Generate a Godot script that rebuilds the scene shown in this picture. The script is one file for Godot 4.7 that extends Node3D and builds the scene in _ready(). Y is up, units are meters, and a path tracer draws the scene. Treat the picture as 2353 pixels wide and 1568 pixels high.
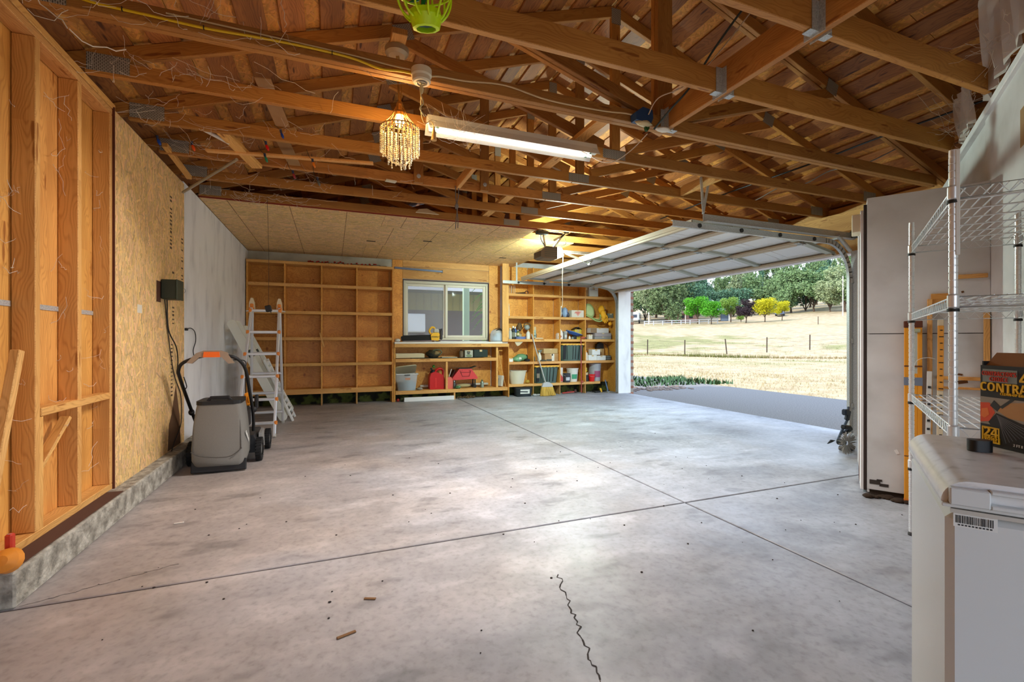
extends Node3D
# A timber garage with open trusses. World: x to the door side, y up, z = -depth (depth runs from the camera to the shelves).

var M := {}
var rng := RandomNumberGenerator.new()
var taken := {}
const RT := deg_to_rad(-57.0)      # the house-side walls, wire rack and freezer stand turned to the rest

class Mb:
	var v := PackedVector3Array()
	var n := PackedVector3Array()
	var uv := PackedVector2Array()
	var cl := PackedColorArray()
	var col := Color.WHITE
	var uo := Vector2.ZERO
	var T := Transform3D.IDENTITY
	func tri(a: Vector3, b: Vector3, c: Vector3, na: Vector3, nb: Vector3, nc: Vector3, ua: Vector2, ub: Vector2, uc: Vector2) -> void:
		a = T * a; b = T * b; c = T * c
		na = (T.basis * na).normalized(); nb = (T.basis * nb).normalized(); nc = (T.basis * nc).normalized()
		if (b - a).cross(c - a).dot(na + nb + nc) > 0:
			v.append_array([a, c, b]); n.append_array([na, nc, nb]); uv.append_array([ua, uc, ub])
		else:
			v.append_array([a, b, c]); n.append_array([na, nb, nc]); uv.append_array([ua, ub, uc])
		cl.append_array([col, col, col])
	func quad(a: Vector3, b: Vector3, c: Vector3, d: Vector3, nn := Vector3.ZERO, us := []) -> void:
		if nn == Vector3.ZERO:
			nn = (c - a).cross(b - d).normalized()
		if us.is_empty():
			var l := (b - a).length(); var w := (d - a).length()
			us = [uo, uo + Vector2(l, 0), uo + Vector2(l, w), uo + Vector2(0, w)]
		tri(a, b, c, nn, nn, nn, us[0], us[1], us[2])
		tri(a, c, d, nn, nn, nn, us[0], us[2], us[3])
	func box(ctr: Vector3, size: Vector3, bas := Basis.IDENTITY, bev := 0.0) -> void:
		# grain (u) runs along the longest side
		var h := size * 0.5
		var g := 0
		if size.y >= size.x and size.y >= size.z: g = 1
		elif size.z >= size.x and size.z >= size.y: g = 2
		var b: float = minf(bev, minf(h.x, minf(h.y, h.z)) * 0.45)
		var keep := T
		T = T * Transform3D(bas, ctr)
		var ax := [Vector3.RIGHT, Vector3.UP, Vector3.BACK]
		for k in 3:
			var i := (k + 1) % 3; var j := (k + 2) % 3
			if j == g: var t := i; i = j; j = t
			for s in [-1.0, 1.0]:
				var o: Vector3 = ax[k] * h[k] * s
				var p: Vector3 = ax[i] * (h[i] - b); var q: Vector3 = ax[j] * (h[j] - b)
				var c0 := uo + Vector2(0, 0.37 * k + 0.11 * s)
				quad(o - p - q, o + p - q, o + p + q, o - p + q, ax[k] * s, [c0, c0 + Vector2(h[i] * 2, 0), c0 + Vector2(h[i] * 2, h[j] * 2), c0 + Vector2(0, h[j] * 2)])
		if b > 0:
			for k in 3:
				var i := (k + 1) % 3; var j := (k + 2) % 3
				for si in [-1.0, 1.0]:
					for sj in [-1.0, 1.0]:
						var e0: Vector3 = ax[i] * h[i] * si + ax[j] * (h[j] - b) * sj
						var e1: Vector3 = ax[i] * (h[i] - b) * si + ax[j] * h[j] * sj
						var l: Vector3 = ax[k] * (h[k] - b)
						quad(e0 - l, e1 - l, e1 + l, e0 + l, (ax[i] * si + ax[j] * sj).normalized())
			for sx in [-1.0, 1.0]:
				for sy in [-1.0, 1.0]:
					for sz in [-1.0, 1.0]:
						var nn := Vector3(sx, sy, sz).normalized()
						tri(Vector3(h.x * sx, (h.y - b) * sy, (h.z - b) * sz), Vector3((h.x - b) * sx, h.y * sy, (h.z - b) * sz), Vector3((h.x - b) * sx, (h.y - b) * sy, h.z * sz), nn, nn, nn, uo, uo, uo)
		T = keep
	func span(a: Vector3, b: Vector3, bev := 0.0) -> void:        # box from corner to corner
		box((a + b) * 0.5, (b - a).abs(), Basis.IDENTITY, bev)
	func bar(a: Vector3, b: Vector3, w: float, h: float, up := Vector3.UP, bev := 0.003) -> void:   # board: w across, h along up
		var x := (b - a).normalized()
		var z := x.cross(up).normalized()
		if z.length() < 0.5: z = x.cross(Vector3.RIGHT).normalized()
		var y := z.cross(x)
		box((a + b) * 0.5, Vector3((b - a).length(), h, w), Basis(x, y, z), bev)
	func tube(pts: Array, r: float, sides := 8, r2 := -1.0, closed := false) -> void:
		var k := pts.size()
		if r2 < 0: r2 = r
		var rings := []
		var nrm := []
		var side := Vector3.ZERO
		for i in k:
			var d: Vector3 = ((pts[(i + 1) % k] - pts[(i + k - 1) % k]) if closed else (pts[mini(i + 1, k - 1)] - pts[maxi(i - 1, 0)])).normalized()
			if side == Vector3.ZERO:
				side = d.cross(Vector3.UP if absf(d.y) < 0.9 else Vector3.RIGHT).normalized()
			side = (side - d * side.dot(d)).normalized()
			var up := side.cross(d)
			var rr := lerpf(r, r2, float(i) / maxi(1, k - 1))
			var ring := []; var rn := []
			for s in sides:
				var an := TAU * s / sides
				var q := side * cos(an) + up * sin(an)
				ring.append(pts[i] + q * rr); rn.append(q)
			rings.append(ring); nrm.append(rn)
		for i in (k if closed else k - 1):
			var i2 := (i + 1) % k
			for s in sides:
				var s2 := (s + 1) % sides
				var u0 := Vector2(i * 0.1, float(s) / sides); var u1 := Vector2(i * 0.1 + 0.1, float(s + 1) / sides)
				tri(rings[i][s], rings[i2][s], rings[i2][s2], nrm[i][s], nrm[i2][s], nrm[i2][s2], u0, Vector2(u1.x, u0.y), u1)
				tri(rings[i][s], rings[i2][s2], rings[i][s2], nrm[i][s], nrm[i2][s2], nrm[i][s2], u0, u1, Vector2(u0.x, u1.y))
		if not closed:
			for e in [0, k - 1]:
				var d: Vector3 = (pts[0] - pts[1]).normalized() if e == 0 else (pts[k - 1] - pts[k - 2]).normalized()
				for s in range(1, sides - 1):
					tri(rings[e][0], rings[e][s], rings[e][s + 1], d, d, d, uo, uo, uo)
	func lathe(prof: Array, segs := 20, xf := Transform3D.IDENTITY, squash := Vector2.ONE) -> void:   # profile of (radius, height), turned about y
		var keep := T
		T = T * xf
		for i in prof.size() - 1:
			var a: Vector2 = prof[i]; var b: Vector2 = prof[i + 1]
			var e := b - a
			if e.length() < 1e-6: continue
			var m := Vector2(e.y, -e.x).normalized()
			for s in segs:
				var a0 := TAU * s / segs; var a1 := TAU * (s + 1) / segs
				var c0 := Vector3(cos(a0) * squash.x, 0, sin(a0) * squash.y); var c1 := Vector3(cos(a1) * squash.x, 0, sin(a1) * squash.y)
				var n0 := Vector3(cos(a0) * m.x, m.y, sin(a0) * m.x); var n1 := Vector3(cos(a1) * m.x, m.y, sin(a1) * m.x)
				var p := [c0 * a.x + Vector3.UP * a.y, c1 * a.x + Vector3.UP * a.y, c1 * b.x + Vector3.UP * b.y, c0 * b.x + Vector3.UP * b.y]
				var us := [Vector2(float(s) / segs, a.y), Vector2(float(s + 1) / segs, a.y), Vector2(float(s + 1) / segs, b.y), Vector2(float(s) / segs, b.y)]
				if a.x > 1e-6: tri(p[0], p[1], p[2], n0, n1, n1, us[0], us[1], us[2])
				if b.x > 1e-6: tri(p[0], p[2], p[3], n0, n1, n0, us[0], us[2], us[3])
		T = keep
	func prism(poly: PackedVector2Array, depth: float, xf := Transform3D.IDENTITY, smooth := false) -> void:   # outline in xy, thick along z about 0
		var keep := T
		T = T * xf
		var ix := Geometry2D.triangulate_polygon(poly)
		var hz := Vector3(0, 0, depth * 0.5)
		for i in range(0, ix.size(), 3):
			var p := []; var q := []
			for k in 3:
				var w := poly[ix[i + k]]
				p.append(Vector3(w.x, w.y, 0)); q.append(w)
			tri(p[0] + hz, p[1] + hz, p[2] + hz, Vector3.BACK, Vector3.BACK, Vector3.BACK, q[0], q[1], q[2])
			tri(p[0] - hz, p[1] - hz, p[2] - hz, Vector3.FORWARD, Vector3.FORWARD, Vector3.FORWARD, q[0], q[1], q[2])
		var k := poly.size()
		var turn := -1.0 if Geometry2D.is_polygon_clockwise(poly) else 1.0
		var en := []
		for i in k:
			var e := poly[(i + 1) % k] - poly[i]
			en.append(Vector3(e.y, -e.x, 0).normalized() * turn)
		for i in k:
			var a := poly[i]; var b := poly[(i + 1) % k]
			var A := Vector3(a.x, a.y, 0); var B := Vector3(b.x, b.y, 0)
			var na: Vector3 = en[i]; var nb: Vector3 = en[i]
			if smooth:
				na = (en[i] + en[(i + k - 1) % k]).normalized(); nb = (en[i] + en[(i + 1) % k]).normalized()
			var l := (b - a).length()
			tri(A - hz, B - hz, B + hz, na, nb, nb, Vector2(0, 0), Vector2(l, 0), Vector2(l, depth))
			tri(A - hz, B + hz, A + hz, na, nb, na, Vector2(0, 0), Vector2(l, depth), Vector2(0, depth))
		T = keep
	func ball(ctr: Vector3, rad: Vector3, segs := 14, rings := 8, bas := Basis.IDENTITY, lump := 0.0) -> void:
		var keep := T
		T = T * Transform3D(bas, ctr)
		var f := func(i: int, s: int) -> Vector3:
			var t := PI * i / rings; var p := TAU * (s % segs) / segs
			var w := Vector3(sin(t) * cos(p), cos(t), sin(t) * sin(p))
			return w * (1.0 + lump * sin(3.1 * w.x * 2.0 + 1.3) * cos(4.7 * w.z + 2.1 * w.y * 2.0))
		for i in rings:
			for s in segs:
				var a: Vector3 = f.call(i, s); var b: Vector3 = f.call(i, s + 1); var c: Vector3 = f.call(i + 1, s + 1); var d: Vector3 = f.call(i + 1, s)
				var na := (a / rad).normalized(); var nb := (b / rad).normalized(); var nc := (c / rad).normalized(); var nd := (d / rad).normalized()
				var u0 := Vector2(float(s) / segs, float(i) / rings); var u2 := Vector2(float(s + 1) / segs, float(i + 1) / rings)
				if i > 0: tri(a * rad, b * rad, c * rad, na, nb, nc, u0, Vector2(u2.x, u0.y), u2)
				if i < rings - 1: tri(a * rad, c * rad, d * rad, na, nc, nd, u0, u2, Vector2(u0.x, u2.y))
		T = keep
	func done() -> ArrayMesh:
		var a := []
		a.resize(Mesh.ARRAY_MAX)
		a[Mesh.ARRAY_VERTEX] = v; a[Mesh.ARRAY_NORMAL] = n; a[Mesh.ARRAY_TEX_UV] = uv; a[Mesh.ARRAY_COLOR] = cl
		var m := ArrayMesh.new()
		m.add_surface_from_arrays(Mesh.PRIMITIVE_TRIANGLES, a)
		return m

func W(x: float, d: float, y := 0.0) -> Vector3:
	return Vector3(x, y, -d)
func R(p: float, q: float, y := 0.0) -> Vector3:      # a point of the turned corner, in the world
	return Basis(Vector3.UP, RT) * Vector3(p, y, -q)
func numbered(s: String) -> String:
	if not taken.has(s):
		taken[s] = 0
		return s
	taken[s] += 1
	return "%s_%03d" % [s, taken[s]]
func tag(o: Node3D, label: String, category: String, group := "") -> Node3D:
	o.set_meta("label", label); o.set_meta("category", category)
	if group: o.set_meta("group", group)
	return o
func thing(called: String, label: String, category: String, at := Vector3.ZERO, turn := 0.0, group := "") -> Node3D:
	var o := Node3D.new()
	o.name = numbered(called); add_child(o)
	o.position = at; o.rotation.y = turn
	return tag(o, label, category, group)
func part(called: String, mb: Mb, m: Material, parent: Node3D) -> MeshInstance3D:
	var o := MeshInstance3D.new()
	o.mesh = mb.done(); o.material_override = m
	o.name = called if parent != self else numbered(called)
	parent.add_child(o, true)
	return o
func lone(called: String, mb: Mb, m: Material, label: String, category: String, at := Vector3.ZERO, turn := 0.0, group := "") -> MeshInstance3D:
	var o := part(called, mb, m, self)
	o.position = at; o.rotation.y = turn
	tag(o, label, category, group)
	return o
func setting(called: String, label: String, at := Vector3.ZERO, turn := 0.0) -> Node3D:
	var o := Node3D.new()
	o.name = called; add_child(o)
	o.position = at; o.rotation.y = turn
	o.set_meta("kind", "structure"); o.set_meta("label", label)
	return o
func dup(o: Node3D, at: Vector3, turn: float, label: String) -> Node3D:
	var r: Node3D = o.duplicate()
	r.name = numbered(String(o.name)); add_child(r)
	r.position = at; r.rotation.y = turn
	r.set_meta("label", label)
	return r
func mb() -> Mb:
	var b := Mb.new()
	return b
func tone(b: Mb, lo := 0.75, hi := 1.0) -> Mb:          # each board has its own tone and its own stretch of grain
	var t := rng.randf_range(lo, hi)
	b.col = Color(t, t * rng.randf_range(0.93, 1.0), t * rng.randf_range(0.85, 1.0))
	b.uo = Vector2(rng.randf() * 3, rng.randf() * 3)
	return b
func arc(c: Vector3, a: Vector3, b: Vector3, t0: float, t1: float, k: int) -> Array:   # points c + a cos t + b sin t
	var r := []
	for i in k + 1:
		var t := lerpf(t0, t1, float(i) / k)
		r.append(c + a * cos(t) + b * sin(t))
	return r
func curve(pts: Array, k := 8) -> Array:                # smooth line through points
	var r := []
	for i in pts.size() - 1:
		var p0: Vector3 = pts[maxi(i - 1, 0)]; var p1: Vector3 = pts[i]; var p2: Vector3 = pts[i + 1]; var p3: Vector3 = pts[mini(i + 2, pts.size() - 1)]
		for j in k:
			r.append(p1.cubic_interpolate(p2, p0, p3, float(j) / k))
	r.append(pts[-1])
	return r
func rrect(w: float, h: float, r: float, k := 4) -> PackedVector2Array:
	var p := PackedVector2Array()
	for c in [[1, 1, 0], [-1, 1, 1], [-1, -1, 2], [1, -1, 3]]:
		for i in k + 1:
			var a: float = PI / 2 * (c[2] + float(i) / k)
			p.append(Vector2(c[0] * (w / 2 - r) + cos(a) * r, c[1] * (h / 2 - r) + sin(a) * r))
	return p
func text_mesh(s: String, size: float, depth := 0.002, font := "Droid Sans", bold := true) -> TextMesh:
	var f := SystemFont.new()
	f.font_names = [font]
	if bold: f.font_weight = 700
	var t := TextMesh.new()
	t.text = s; t.font = f; t.font_size = 64; t.pixel_size = size / 64.0 * 1.37; t.depth = depth
	return t
func lettering(called: String, s: String, size: float, m: Material, parent: Node3D, at: Vector3, turn := Basis.IDENTITY, sx := 1.0) -> void:
	var o := MeshInstance3D.new()
	o.mesh = text_mesh(s, size); o.material_override = m; o.name = called
	parent.add_child(o, true)
	o.transform = Transform3D(turn * Basis.from_scale(Vector3(sx, 1, 1)), at)

func _ready() -> void:
	rng.seed = 11
	var cam := Camera3D.new()
	cam.name = "camera"; add_child(cam)
	cam.position = Vector3(0, 1.1, 0); cam.rotation.y = deg_to_rad(-21.3)
	cam.fov = 72.96; cam.near = 0.05; cam.far = 800.0; cam.current = true
	var env := Environment.new()
	var sky := Sky.new()
	var ps := ProceduralSkyMaterial.new()
	ps.sky_top_color = Color(0.68, 0.75, 0.86); ps.sky_horizon_color = Color(0.92, 0.95, 0.98); ps.sky_curve = 0.12
	ps.ground_bottom_color = Color(0.55, 0.52, 0.46); ps.ground_horizon_color = Color(0.80, 0.82, 0.82)
	ps.energy_multiplier = 1.0; ps.sun_angle_max = 1.0
	sky.sky_material = ps
	env.background_mode = Environment.BG_SKY; env.sky = sky
	env.background_energy_multiplier = SKY
	env.tonemap_mode = Environment.TONE_MAPPER_LINEAR
	env.tonemap_exposure = EXPO
	env.sdfgi_enabled = true; env.ssao_enabled = true; env.ssil_enabled = true
	var we := WorldEnvironment.new()
	we.name = "world"; we.environment = env; add_child(we)
	var sun := DirectionalLight3D.new()
	sun.name = "sun"; add_child(sun)
	sun.light_color = Color(1.0, 0.95, 0.87); sun.light_energy = SUN; sun.shadow_enabled = true; sun.light_angular_distance = 0.6
	sun.look_at_from_position(Vector3.ZERO, Vector3(1.0, -0.93, 0.10))
	make_materials(); more_materials(); lamp_materials()
	build_floor(); build_left_wall(); build_back_wall(); build_door_wall(); build_house_wall()
	build_roof(); build_trusses(); build_garage_door()
	build_left_things(); build_units(); build_bench_things(); build_shelf_things()
	build_right_things(); build_overhead(); build_yard()

const SKY := 2.0
const SUN := 0.7
const EXPO := 2.25
const BULB := 0.09
const TUBE := 8.8
const OPENER := 3.4

# ---------------------------------------------------------------- materials
func pm(r: float, g: float, b: float, rough := 0.6, metal := 0.0) -> StandardMaterial3D:
	var key := "%.3f %.3f %.3f %.2f %.2f" % [r, g, b, rough, metal]
	if not M.has(key):
		var m := StandardMaterial3D.new()
		m.albedo_color = Color(r, g, b); m.roughness = rough; m.metallic = metal
		M[key] = m
	return M[key]
func noise(freq: float, seed_: int, oct := 4) -> FastNoiseLite:
	var f := FastNoiseLite.new()
	f.seed = seed_; f.frequency = freq; f.fractal_octaves = oct; f.noise_type = FastNoiseLite.TYPE_SIMPLEX_SMOOTH
	return f
func image_tex(w: int, h: int, fn: Callable) -> ImageTexture:
	var d := PackedByteArray()
	d.resize(w * h * 3)
	var k := 0
	for y in h:
		for x in w:
			var c: Color = fn.call(x, y)
			d[k] = clampi(int(c.r * 255), 0, 255); d[k + 1] = clampi(int(c.g * 255), 0, 255); d[k + 2] = clampi(int(c.b * 255), 0, 255)
			k += 3
	return ImageTexture.create_from_image(Image.create_from_data(w, h, false, Image.FORMAT_RGB8, d))
func noise_tex(freq: float, seed_: int, ramp: Array, size := 512, as_normal := false, bump := 4.0) -> NoiseTexture2D:
	var t := NoiseTexture2D.new()
	t.noise = noise(freq, seed_, 5)
	t.width = size; t.height = size; t.seamless = true
	t.as_normal_map = as_normal; t.bump_strength = bump
	if ramp.size():
		var g := Gradient.new()
		g.offsets = PackedFloat32Array(ramp.map(func(e): return e[0]))
		g.colors = PackedColorArray(ramp.map(func(e): return e[1]))
		t.color_ramp = g
	return t
func wood_tex(seed_: int, base: Color, dark: Color, knots: int, flat: float) -> ImageTexture:
	# 2 m along (512 px), 0.4 m across (256 px)
	var nw := noise(0.006, seed_, 3); var nf := noise(0.02, seed_ + 1, 3); var nt := noise(0.01, seed_ + 2, 2)
	var kr := RandomNumberGenerator.new(); kr.seed = seed_
	var ks := []
	for i in knots: ks.append(Vector3(kr.randf() * 512, kr.randf() * 256, kr.randf_range(5, 11)))
	return image_tex(512, 256, func(x: int, y: int) -> Color:
		var bl := smoothstep(448.0, 512.0, float(x))
		var warp := lerpf(nw.get_noise_2d(x, y * 1.2), nw.get_noise_2d(x - 512, y * 1.2), bl)
		var r := y * flat + warp * 46.0
		var kd := 0.0
		for k in ks:
			var dx: float = (x - k.x) * 0.42; var dy: float = y - k.y
			var q: float = sqrt(dx * dx + dy * dy) / k.z
			if q < 5.0:
				r += 16.0 * exp(-q * q * 0.5) * signf(dy + 0.01)
				kd = maxf(kd, 1.0 - smoothstep(0.35, 0.85, q))
		var s := 0.5 + 0.5 * sin(r * 0.62)
		s = s * s * s
		var fib := lerpf(nf.get_noise_2d(x * 0.6, y * 22.0), nf.get_noise_2d((x - 512) * 0.6, y * 22.0), bl)
		var t := clampf(0.16 + 0.28 * s + 0.22 * fib + 0.25 * nt.get_noise_2d(x * 0.5, y), 0, 1)
		t = lerpf(t, 1.25, kd * 0.8)
		return base.lerp(dark, t))
func osb_tex() -> ImageTexture:
	var S := 1024
	var d := PackedByteArray()
	d.resize(S * S * 3)
	for i in S * S:
		d[i * 3] = 205; d[i * 3 + 1] = 164; d[i * 3 + 2] = 108
	var r := RandomNumberGenerator.new(); r.seed = 5
	for k in 4200:
		var cx := r.randf() * S; var cy := r.randf() * S
		var an := r.randfn(0.0, 0.6)
		var l := r.randf_range(36, 96); var w := r.randf_range(6, 17)
		var t := r.randf_range(0.88, 1.06)
		if r.randf() < 0.10: t *= 0.86
		var cr := int(240 * t); var cg := int(203 * t * r.randf_range(0.95, 1.02)); var cb := int(148 * t * r.randf_range(0.86, 1.05))
		var ca := cos(an); var sa := sin(an)
		for a in int(l):
			for b in int(w):
				var fx := (a - l / 2) ; var fy := b - w / 2
				var px := posmod(int(cx + fx * ca - fy * sa), S); var py := posmod(int(cy + fx * sa + fy * ca), S)
				var o := (py * S + px) * 3
				var e := -10 if b == 0 or a == 0 else 0
				d[o] = clampi(cr + e, 0, 255); d[o + 1] = clampi(cg + e, 0, 255); d[o + 2] = clampi(cb + e, 0, 255)
	return ImageTexture.create_from_image(Image.create_from_data(S, S, false, Image.FORMAT_RGB8, d))
func floor_tex() -> ImageTexture:
	# x -1.5 .. 6.5 across, depth -1 .. 9 up; dust, rust-brown tint by the wood wall, pale patches, dark tyre smudges
	var n1 := noise(0.004, 21, 4); var n2 := noise(0.016, 22, 4); var n3 := noise(0.09, 23, 3); var n4 := noise(0.006, 24, 3); var n5 := noise(0.012, 25, 4)
	var pale := [Vector4(2.1, 3.6, 0.7, 0.7), Vector4(1.3, 2.35, 0.5, 0.35), Vector4(3.2, 3.4, 0.9, 0.5), Vector4(1.5, 4.6, 0.8, 0.6), Vector4(4.4, 5.6, 1.0, 1.2), Vector4(2.6, 2.9, 0.5, 0.3), Vector4(0.75, 3.1, 0.5, 0.6)]
	var dark := [Vector4(3.1, 2.9, 0.55, 0.25), Vector4(3.9, 3.4, 0.8, 0.2), Vector4(1.25, 1.2, 0.2, 0.15), Vector4(2.5, 1.75, 0.25, 0.13), Vector4(3.3, 4.4, 0.9, 0.2), Vector4(0.9, 1.55, 0.9, 0.25), Vector4(2.0, 1.7, 0.5, 0.2), Vector4(4.6, 4.3, 0.5, 0.4), Vector4(2.9, 2.2, 0.5, 0.2)]
	return image_tex(1024, 1280, func(px: int, py: int) -> Color:
		var x := -1.5 + px / 128.0; var d := -1.0 + py / 128.0
		var a := n1.get_noise_2d(px, py); var b := n2.get_noise_2d(px, py); var c := n3.get_noise_2d(px, py); var e := n5.get_noise_2d(px, py * 2.2)
		var L := 0.655 + 0.05 * a + 0.04 * b + 0.035 * c
		var wx := x + 0.35 * b; var wd := d + 0.35 * a
		var pl := 0.0
		for q in pale: pl = maxf(pl, exp(-pow((wx - q.x) / q.z, 2) - pow((wd - q.y) / q.w, 2)))
		L += 0.06 * smoothstep(0.35, 0.8, pl + 0.35 * e) + 0.05 * smoothstep(0.1, 0.5, e)
		var dk := 0.0
		for q in dark: dk = maxf(dk, exp(-pow((wx - q.x) / q.z, 2) - pow((wd - q.y) / q.w, 2)))
		L -= 0.15 * dk * (0.65 + 0.8 * e) + 0.10 * smoothstep(0.25, 0.6, -e)
		var sw := Vector2(wx - 3.5, wd - 4.0).length()
		L += 0.05 * sin(sw * 46.0 + 6.0 * a) * exp(-pow((sw - 0.55) / 0.3, 2)) * smoothstep(-0.2, 0.5, e)
		var br := clampf(smoothstep(2.4, -1.0, x + 0.9 * n4.get_noise_2d(px, py)) + 0.25 * smoothstep(0.1, 0.6, n4.get_noise_2d(px + 500, py)), 0, 1)
		return Color(L * lerpf(0.955, 0.985, br), L * lerpf(0.975, 0.935, br), L * lerpf(1.03, 0.91, br)))
func tex_mat(key: String, t: Texture2D, sx: float, sy: float, rough: float, tri := false) -> StandardMaterial3D:
	var m := StandardMaterial3D.new()
	m.albedo_texture = t; m.roughness = rough
	m.uv1_scale = Vector3(sx, sy, sx)
	m.vertex_color_use_as_albedo = true
	if tri:
		m.uv1_triplanar = true; m.uv1_world_triplanar = true
	M[key] = m
	return m
func make_materials() -> void:
	var fir := wood_tex(3, Color(0.94, 0.735, 0.44), Color(0.68, 0.44, 0.18), 5, 1.0)
	tex_mat("wood", fir, 0.5, 2.5, 0.62)
	tex_mat("board", wood_tex(9, Color(0.74, 0.48, 0.24), Color(0.38, 0.21, 0.09), 9, 0.7), 0.5, 2.5, 0.6)
	tex_mat("ply", wood_tex(14, Color(0.95, 0.70, 0.33), Color(0.70, 0.42, 0.14), 2, 0.22), 0.9, 1.1, 0.5)
	tex_mat("osb", osb_tex(), 0.8, 0.8, 0.7)
	var m := tex_mat("floor", floor_tex(), 1.0, 1.0, 0.42)
	m.normal_enabled = true; m.normal_texture = noise_tex(0.03, 4, [], 512, true, 2.0); m.normal_scale = 0.25
	m.detail_enabled = true; m.detail_blend_mode = BaseMaterial3D.BLEND_MODE_MUL
	m.detail_uv_layer = BaseMaterial3D.DETAIL_UV_2; m.uv2_triplanar = true; m.uv2_world_triplanar = true; m.uv2_scale = Vector3(1.1, 1.1, 1.1)
	m.detail_albedo = noise_tex(0.02, 91, [[0.0, Color(0.84, 0.835, 0.83)], [0.25, Color(0.94, 0.94, 0.935)], [0.5, Color(0.99, 0.99, 0.99)], [0.7, Color(1, 1, 1)], [1.0, Color(0.94, 0.94, 0.94)]], 1024)
	m.roughness_texture = noise_tex(0.01, 31, [[0.0, Color(0.32, 0.32, 0.32)], [0.5, Color(0.52, 0.52, 0.52)], [1.0, Color(0.8, 0.8, 0.8)]])
	m.roughness = 1.0
	m = tex_mat("concrete", noise_tex(0.02, 6, [[0.0, Color(0.42, 0.40, 0.36)], [0.5, Color(0.62, 0.60, 0.55)], [1.0, Color(0.80, 0.78, 0.73)]]), 1.1, 1.1, 0.9, true)
	m.heightmap_enabled = false
	m.normal_enabled = true; m.normal_texture = noise_tex(0.05, 7, [], 512, true, 6.0); m.normal_scale = 0.6
	tex_mat("drywall", noise_tex(0.008, 8, [[0.0, Color(0.72, 0.71, 0.70)], [0.45, Color(0.82, 0.82, 0.82)], [1.0, Color(0.88, 0.88, 0.88)]]), 0.5, 0.5, 0.8, true)
	tex_mat("white_wall", noise_tex(0.01, 18, [[0.0, Color(0.82, 0.82, 0.83)], [0.3, Color(0.92, 0.92, 0.92)], [0.6, Color(0.95, 0.95, 0.95)], [1.0, Color(0.95, 0.95, 0.95)]]), 0.7, 0.25, 0.8, true)
	m = tex_mat("galv", noise_tex(0.05, 12, [[0.0, Color(0.62, 0.64, 0.64)], [0.5, Color(0.74, 0.75, 0.75)], [1.0, Color(0.85, 0.86, 0.85)]]), 3.0, 3.0, 0.42, true)
	m.metallic = 0.35
	m = tex_mat("nail_plate", image_tex(128, 64, func(x: int, y: int) -> Color:
		var slot := (posmod(x, 8) < 3) and (posmod(y + (8 if posmod(x / 8, 2) else 0), 16) < 11)
		var g := 0.26 if slot else 0.66
		return Color(g, g * 0.96, g * 0.88)), 7.0, 14.0, 0.6)
	m.metallic = 0.15
	m = StandardMaterial3D.new(); m.albedo_color = Color(0.90, 0.91, 0.92); m.metallic = 0.55; m.roughness = 0.3; M["chrome"] = m
	m = StandardMaterial3D.new(); m.albedo_color = Color(0.88, 0.89, 0.90); m.metallic = 0.5; m.roughness = 0.4; M["alu"] = m
	m = StandardMaterial3D.new(); m.albedo_color = Color(0.9, 0.95, 0.95, 0.06); m.transparency = BaseMaterial3D.TRANSPARENCY_ALPHA; m.roughness = 0.02; m.metallic_specular = 0.05; M["glass"] = m
	m = StandardMaterial3D.new(); m.albedo_color = Color(0.86, 0.90, 0.92, 0.42); m.transparency = BaseMaterial3D.TRANSPARENCY_ALPHA; m.roughness = 0.3; M["clear"] = m
	m = StandardMaterial3D.new(); m.albedo_color = Color(0.93, 0.92, 0.90, 0.7); m.transparency = BaseMaterial3D.TRANSPARENCY_ALPHA; m.roughness = 0.6; m.backlight_enabled = true; m.backlight = Color(0.3, 0.3, 0.28); M["sheet"] = m
	m = StandardMaterial3D.new(); m.albedo_color = Color(0.88, 0.84, 0.78); m.roughness = 1.0; M["web"] = m
	tex_mat("asphalt", noise_tex(0.15, 41, [[0.0, Color(0.34, 0.33, 0.32)], [0.5, Color(0.45, 0.44, 0.43)], [1.0, Color(0.56, 0.55, 0.53)]]), 0.5, 0.5, 0.9, true)
	m = tex_mat("ground", noise_tex(0.012, 42, [[0.0, Color(0.56, 0.49, 0.37)], [0.5, Color(0.635, 0.57, 0.45)], [1.0, Color(0.70, 0.64, 0.53)]]), 0.12, 0.12, 0.95, true)
	tex_mat("fabric", noise_tex(0.2, 51, [[0.0, Color(0.42, 0.41, 0.39)], [1.0, Color(0.54, 0.53, 0.50)]], 256), 4.0, 4.0, 0.9, true)
	tex_mat("carton", noise_tex(0.02, 52, [[0.0, Color(0.66, 0.50, 0.32)], [1.0, Color(0.76, 0.60, 0.41)]], 256), 1.0, 1.0, 0.85, true)
	tex_mat("brick", noise_tex(0.06, 53, [[0.0, Color(0.50, 0.30, 0.24)], [0.5, Color(0.66, 0.46, 0.38)], [1.0, Color(0.78, 0.66, 0.56)]], 256), 3.0, 3.0, 0.9, true)
	tex_mat("bark", noise_tex(0.05, 54, [[0.0, Color(0.22, 0.17, 0.13)], [1.0, Color(0.42, 0.35, 0.28)]], 256), 0.6, 0.2, 0.95, true)
	m = tex_mat("lid", noise_tex(0.02, 55, [[0.0, Color(0.62, 0.61, 0.59)], [0.3, Color(0.86, 0.86, 0.86)], [1.0, Color(0.92, 0.92, 0.92)]], 512), 1.5, 4.0, 0.3, true)
func leaf_mat(key: String, c: Color) -> StandardMaterial3D:
	var m := StandardMaterial3D.new()
	m.albedo_color = c; m.roughness = 0.75; m.vertex_color_use_as_albedo = true
	m.backlight_enabled = true; m.backlight = c * 0.45; m.cull_mode = BaseMaterial3D.CULL_DISABLED
	M[key] = m
	return m
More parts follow.
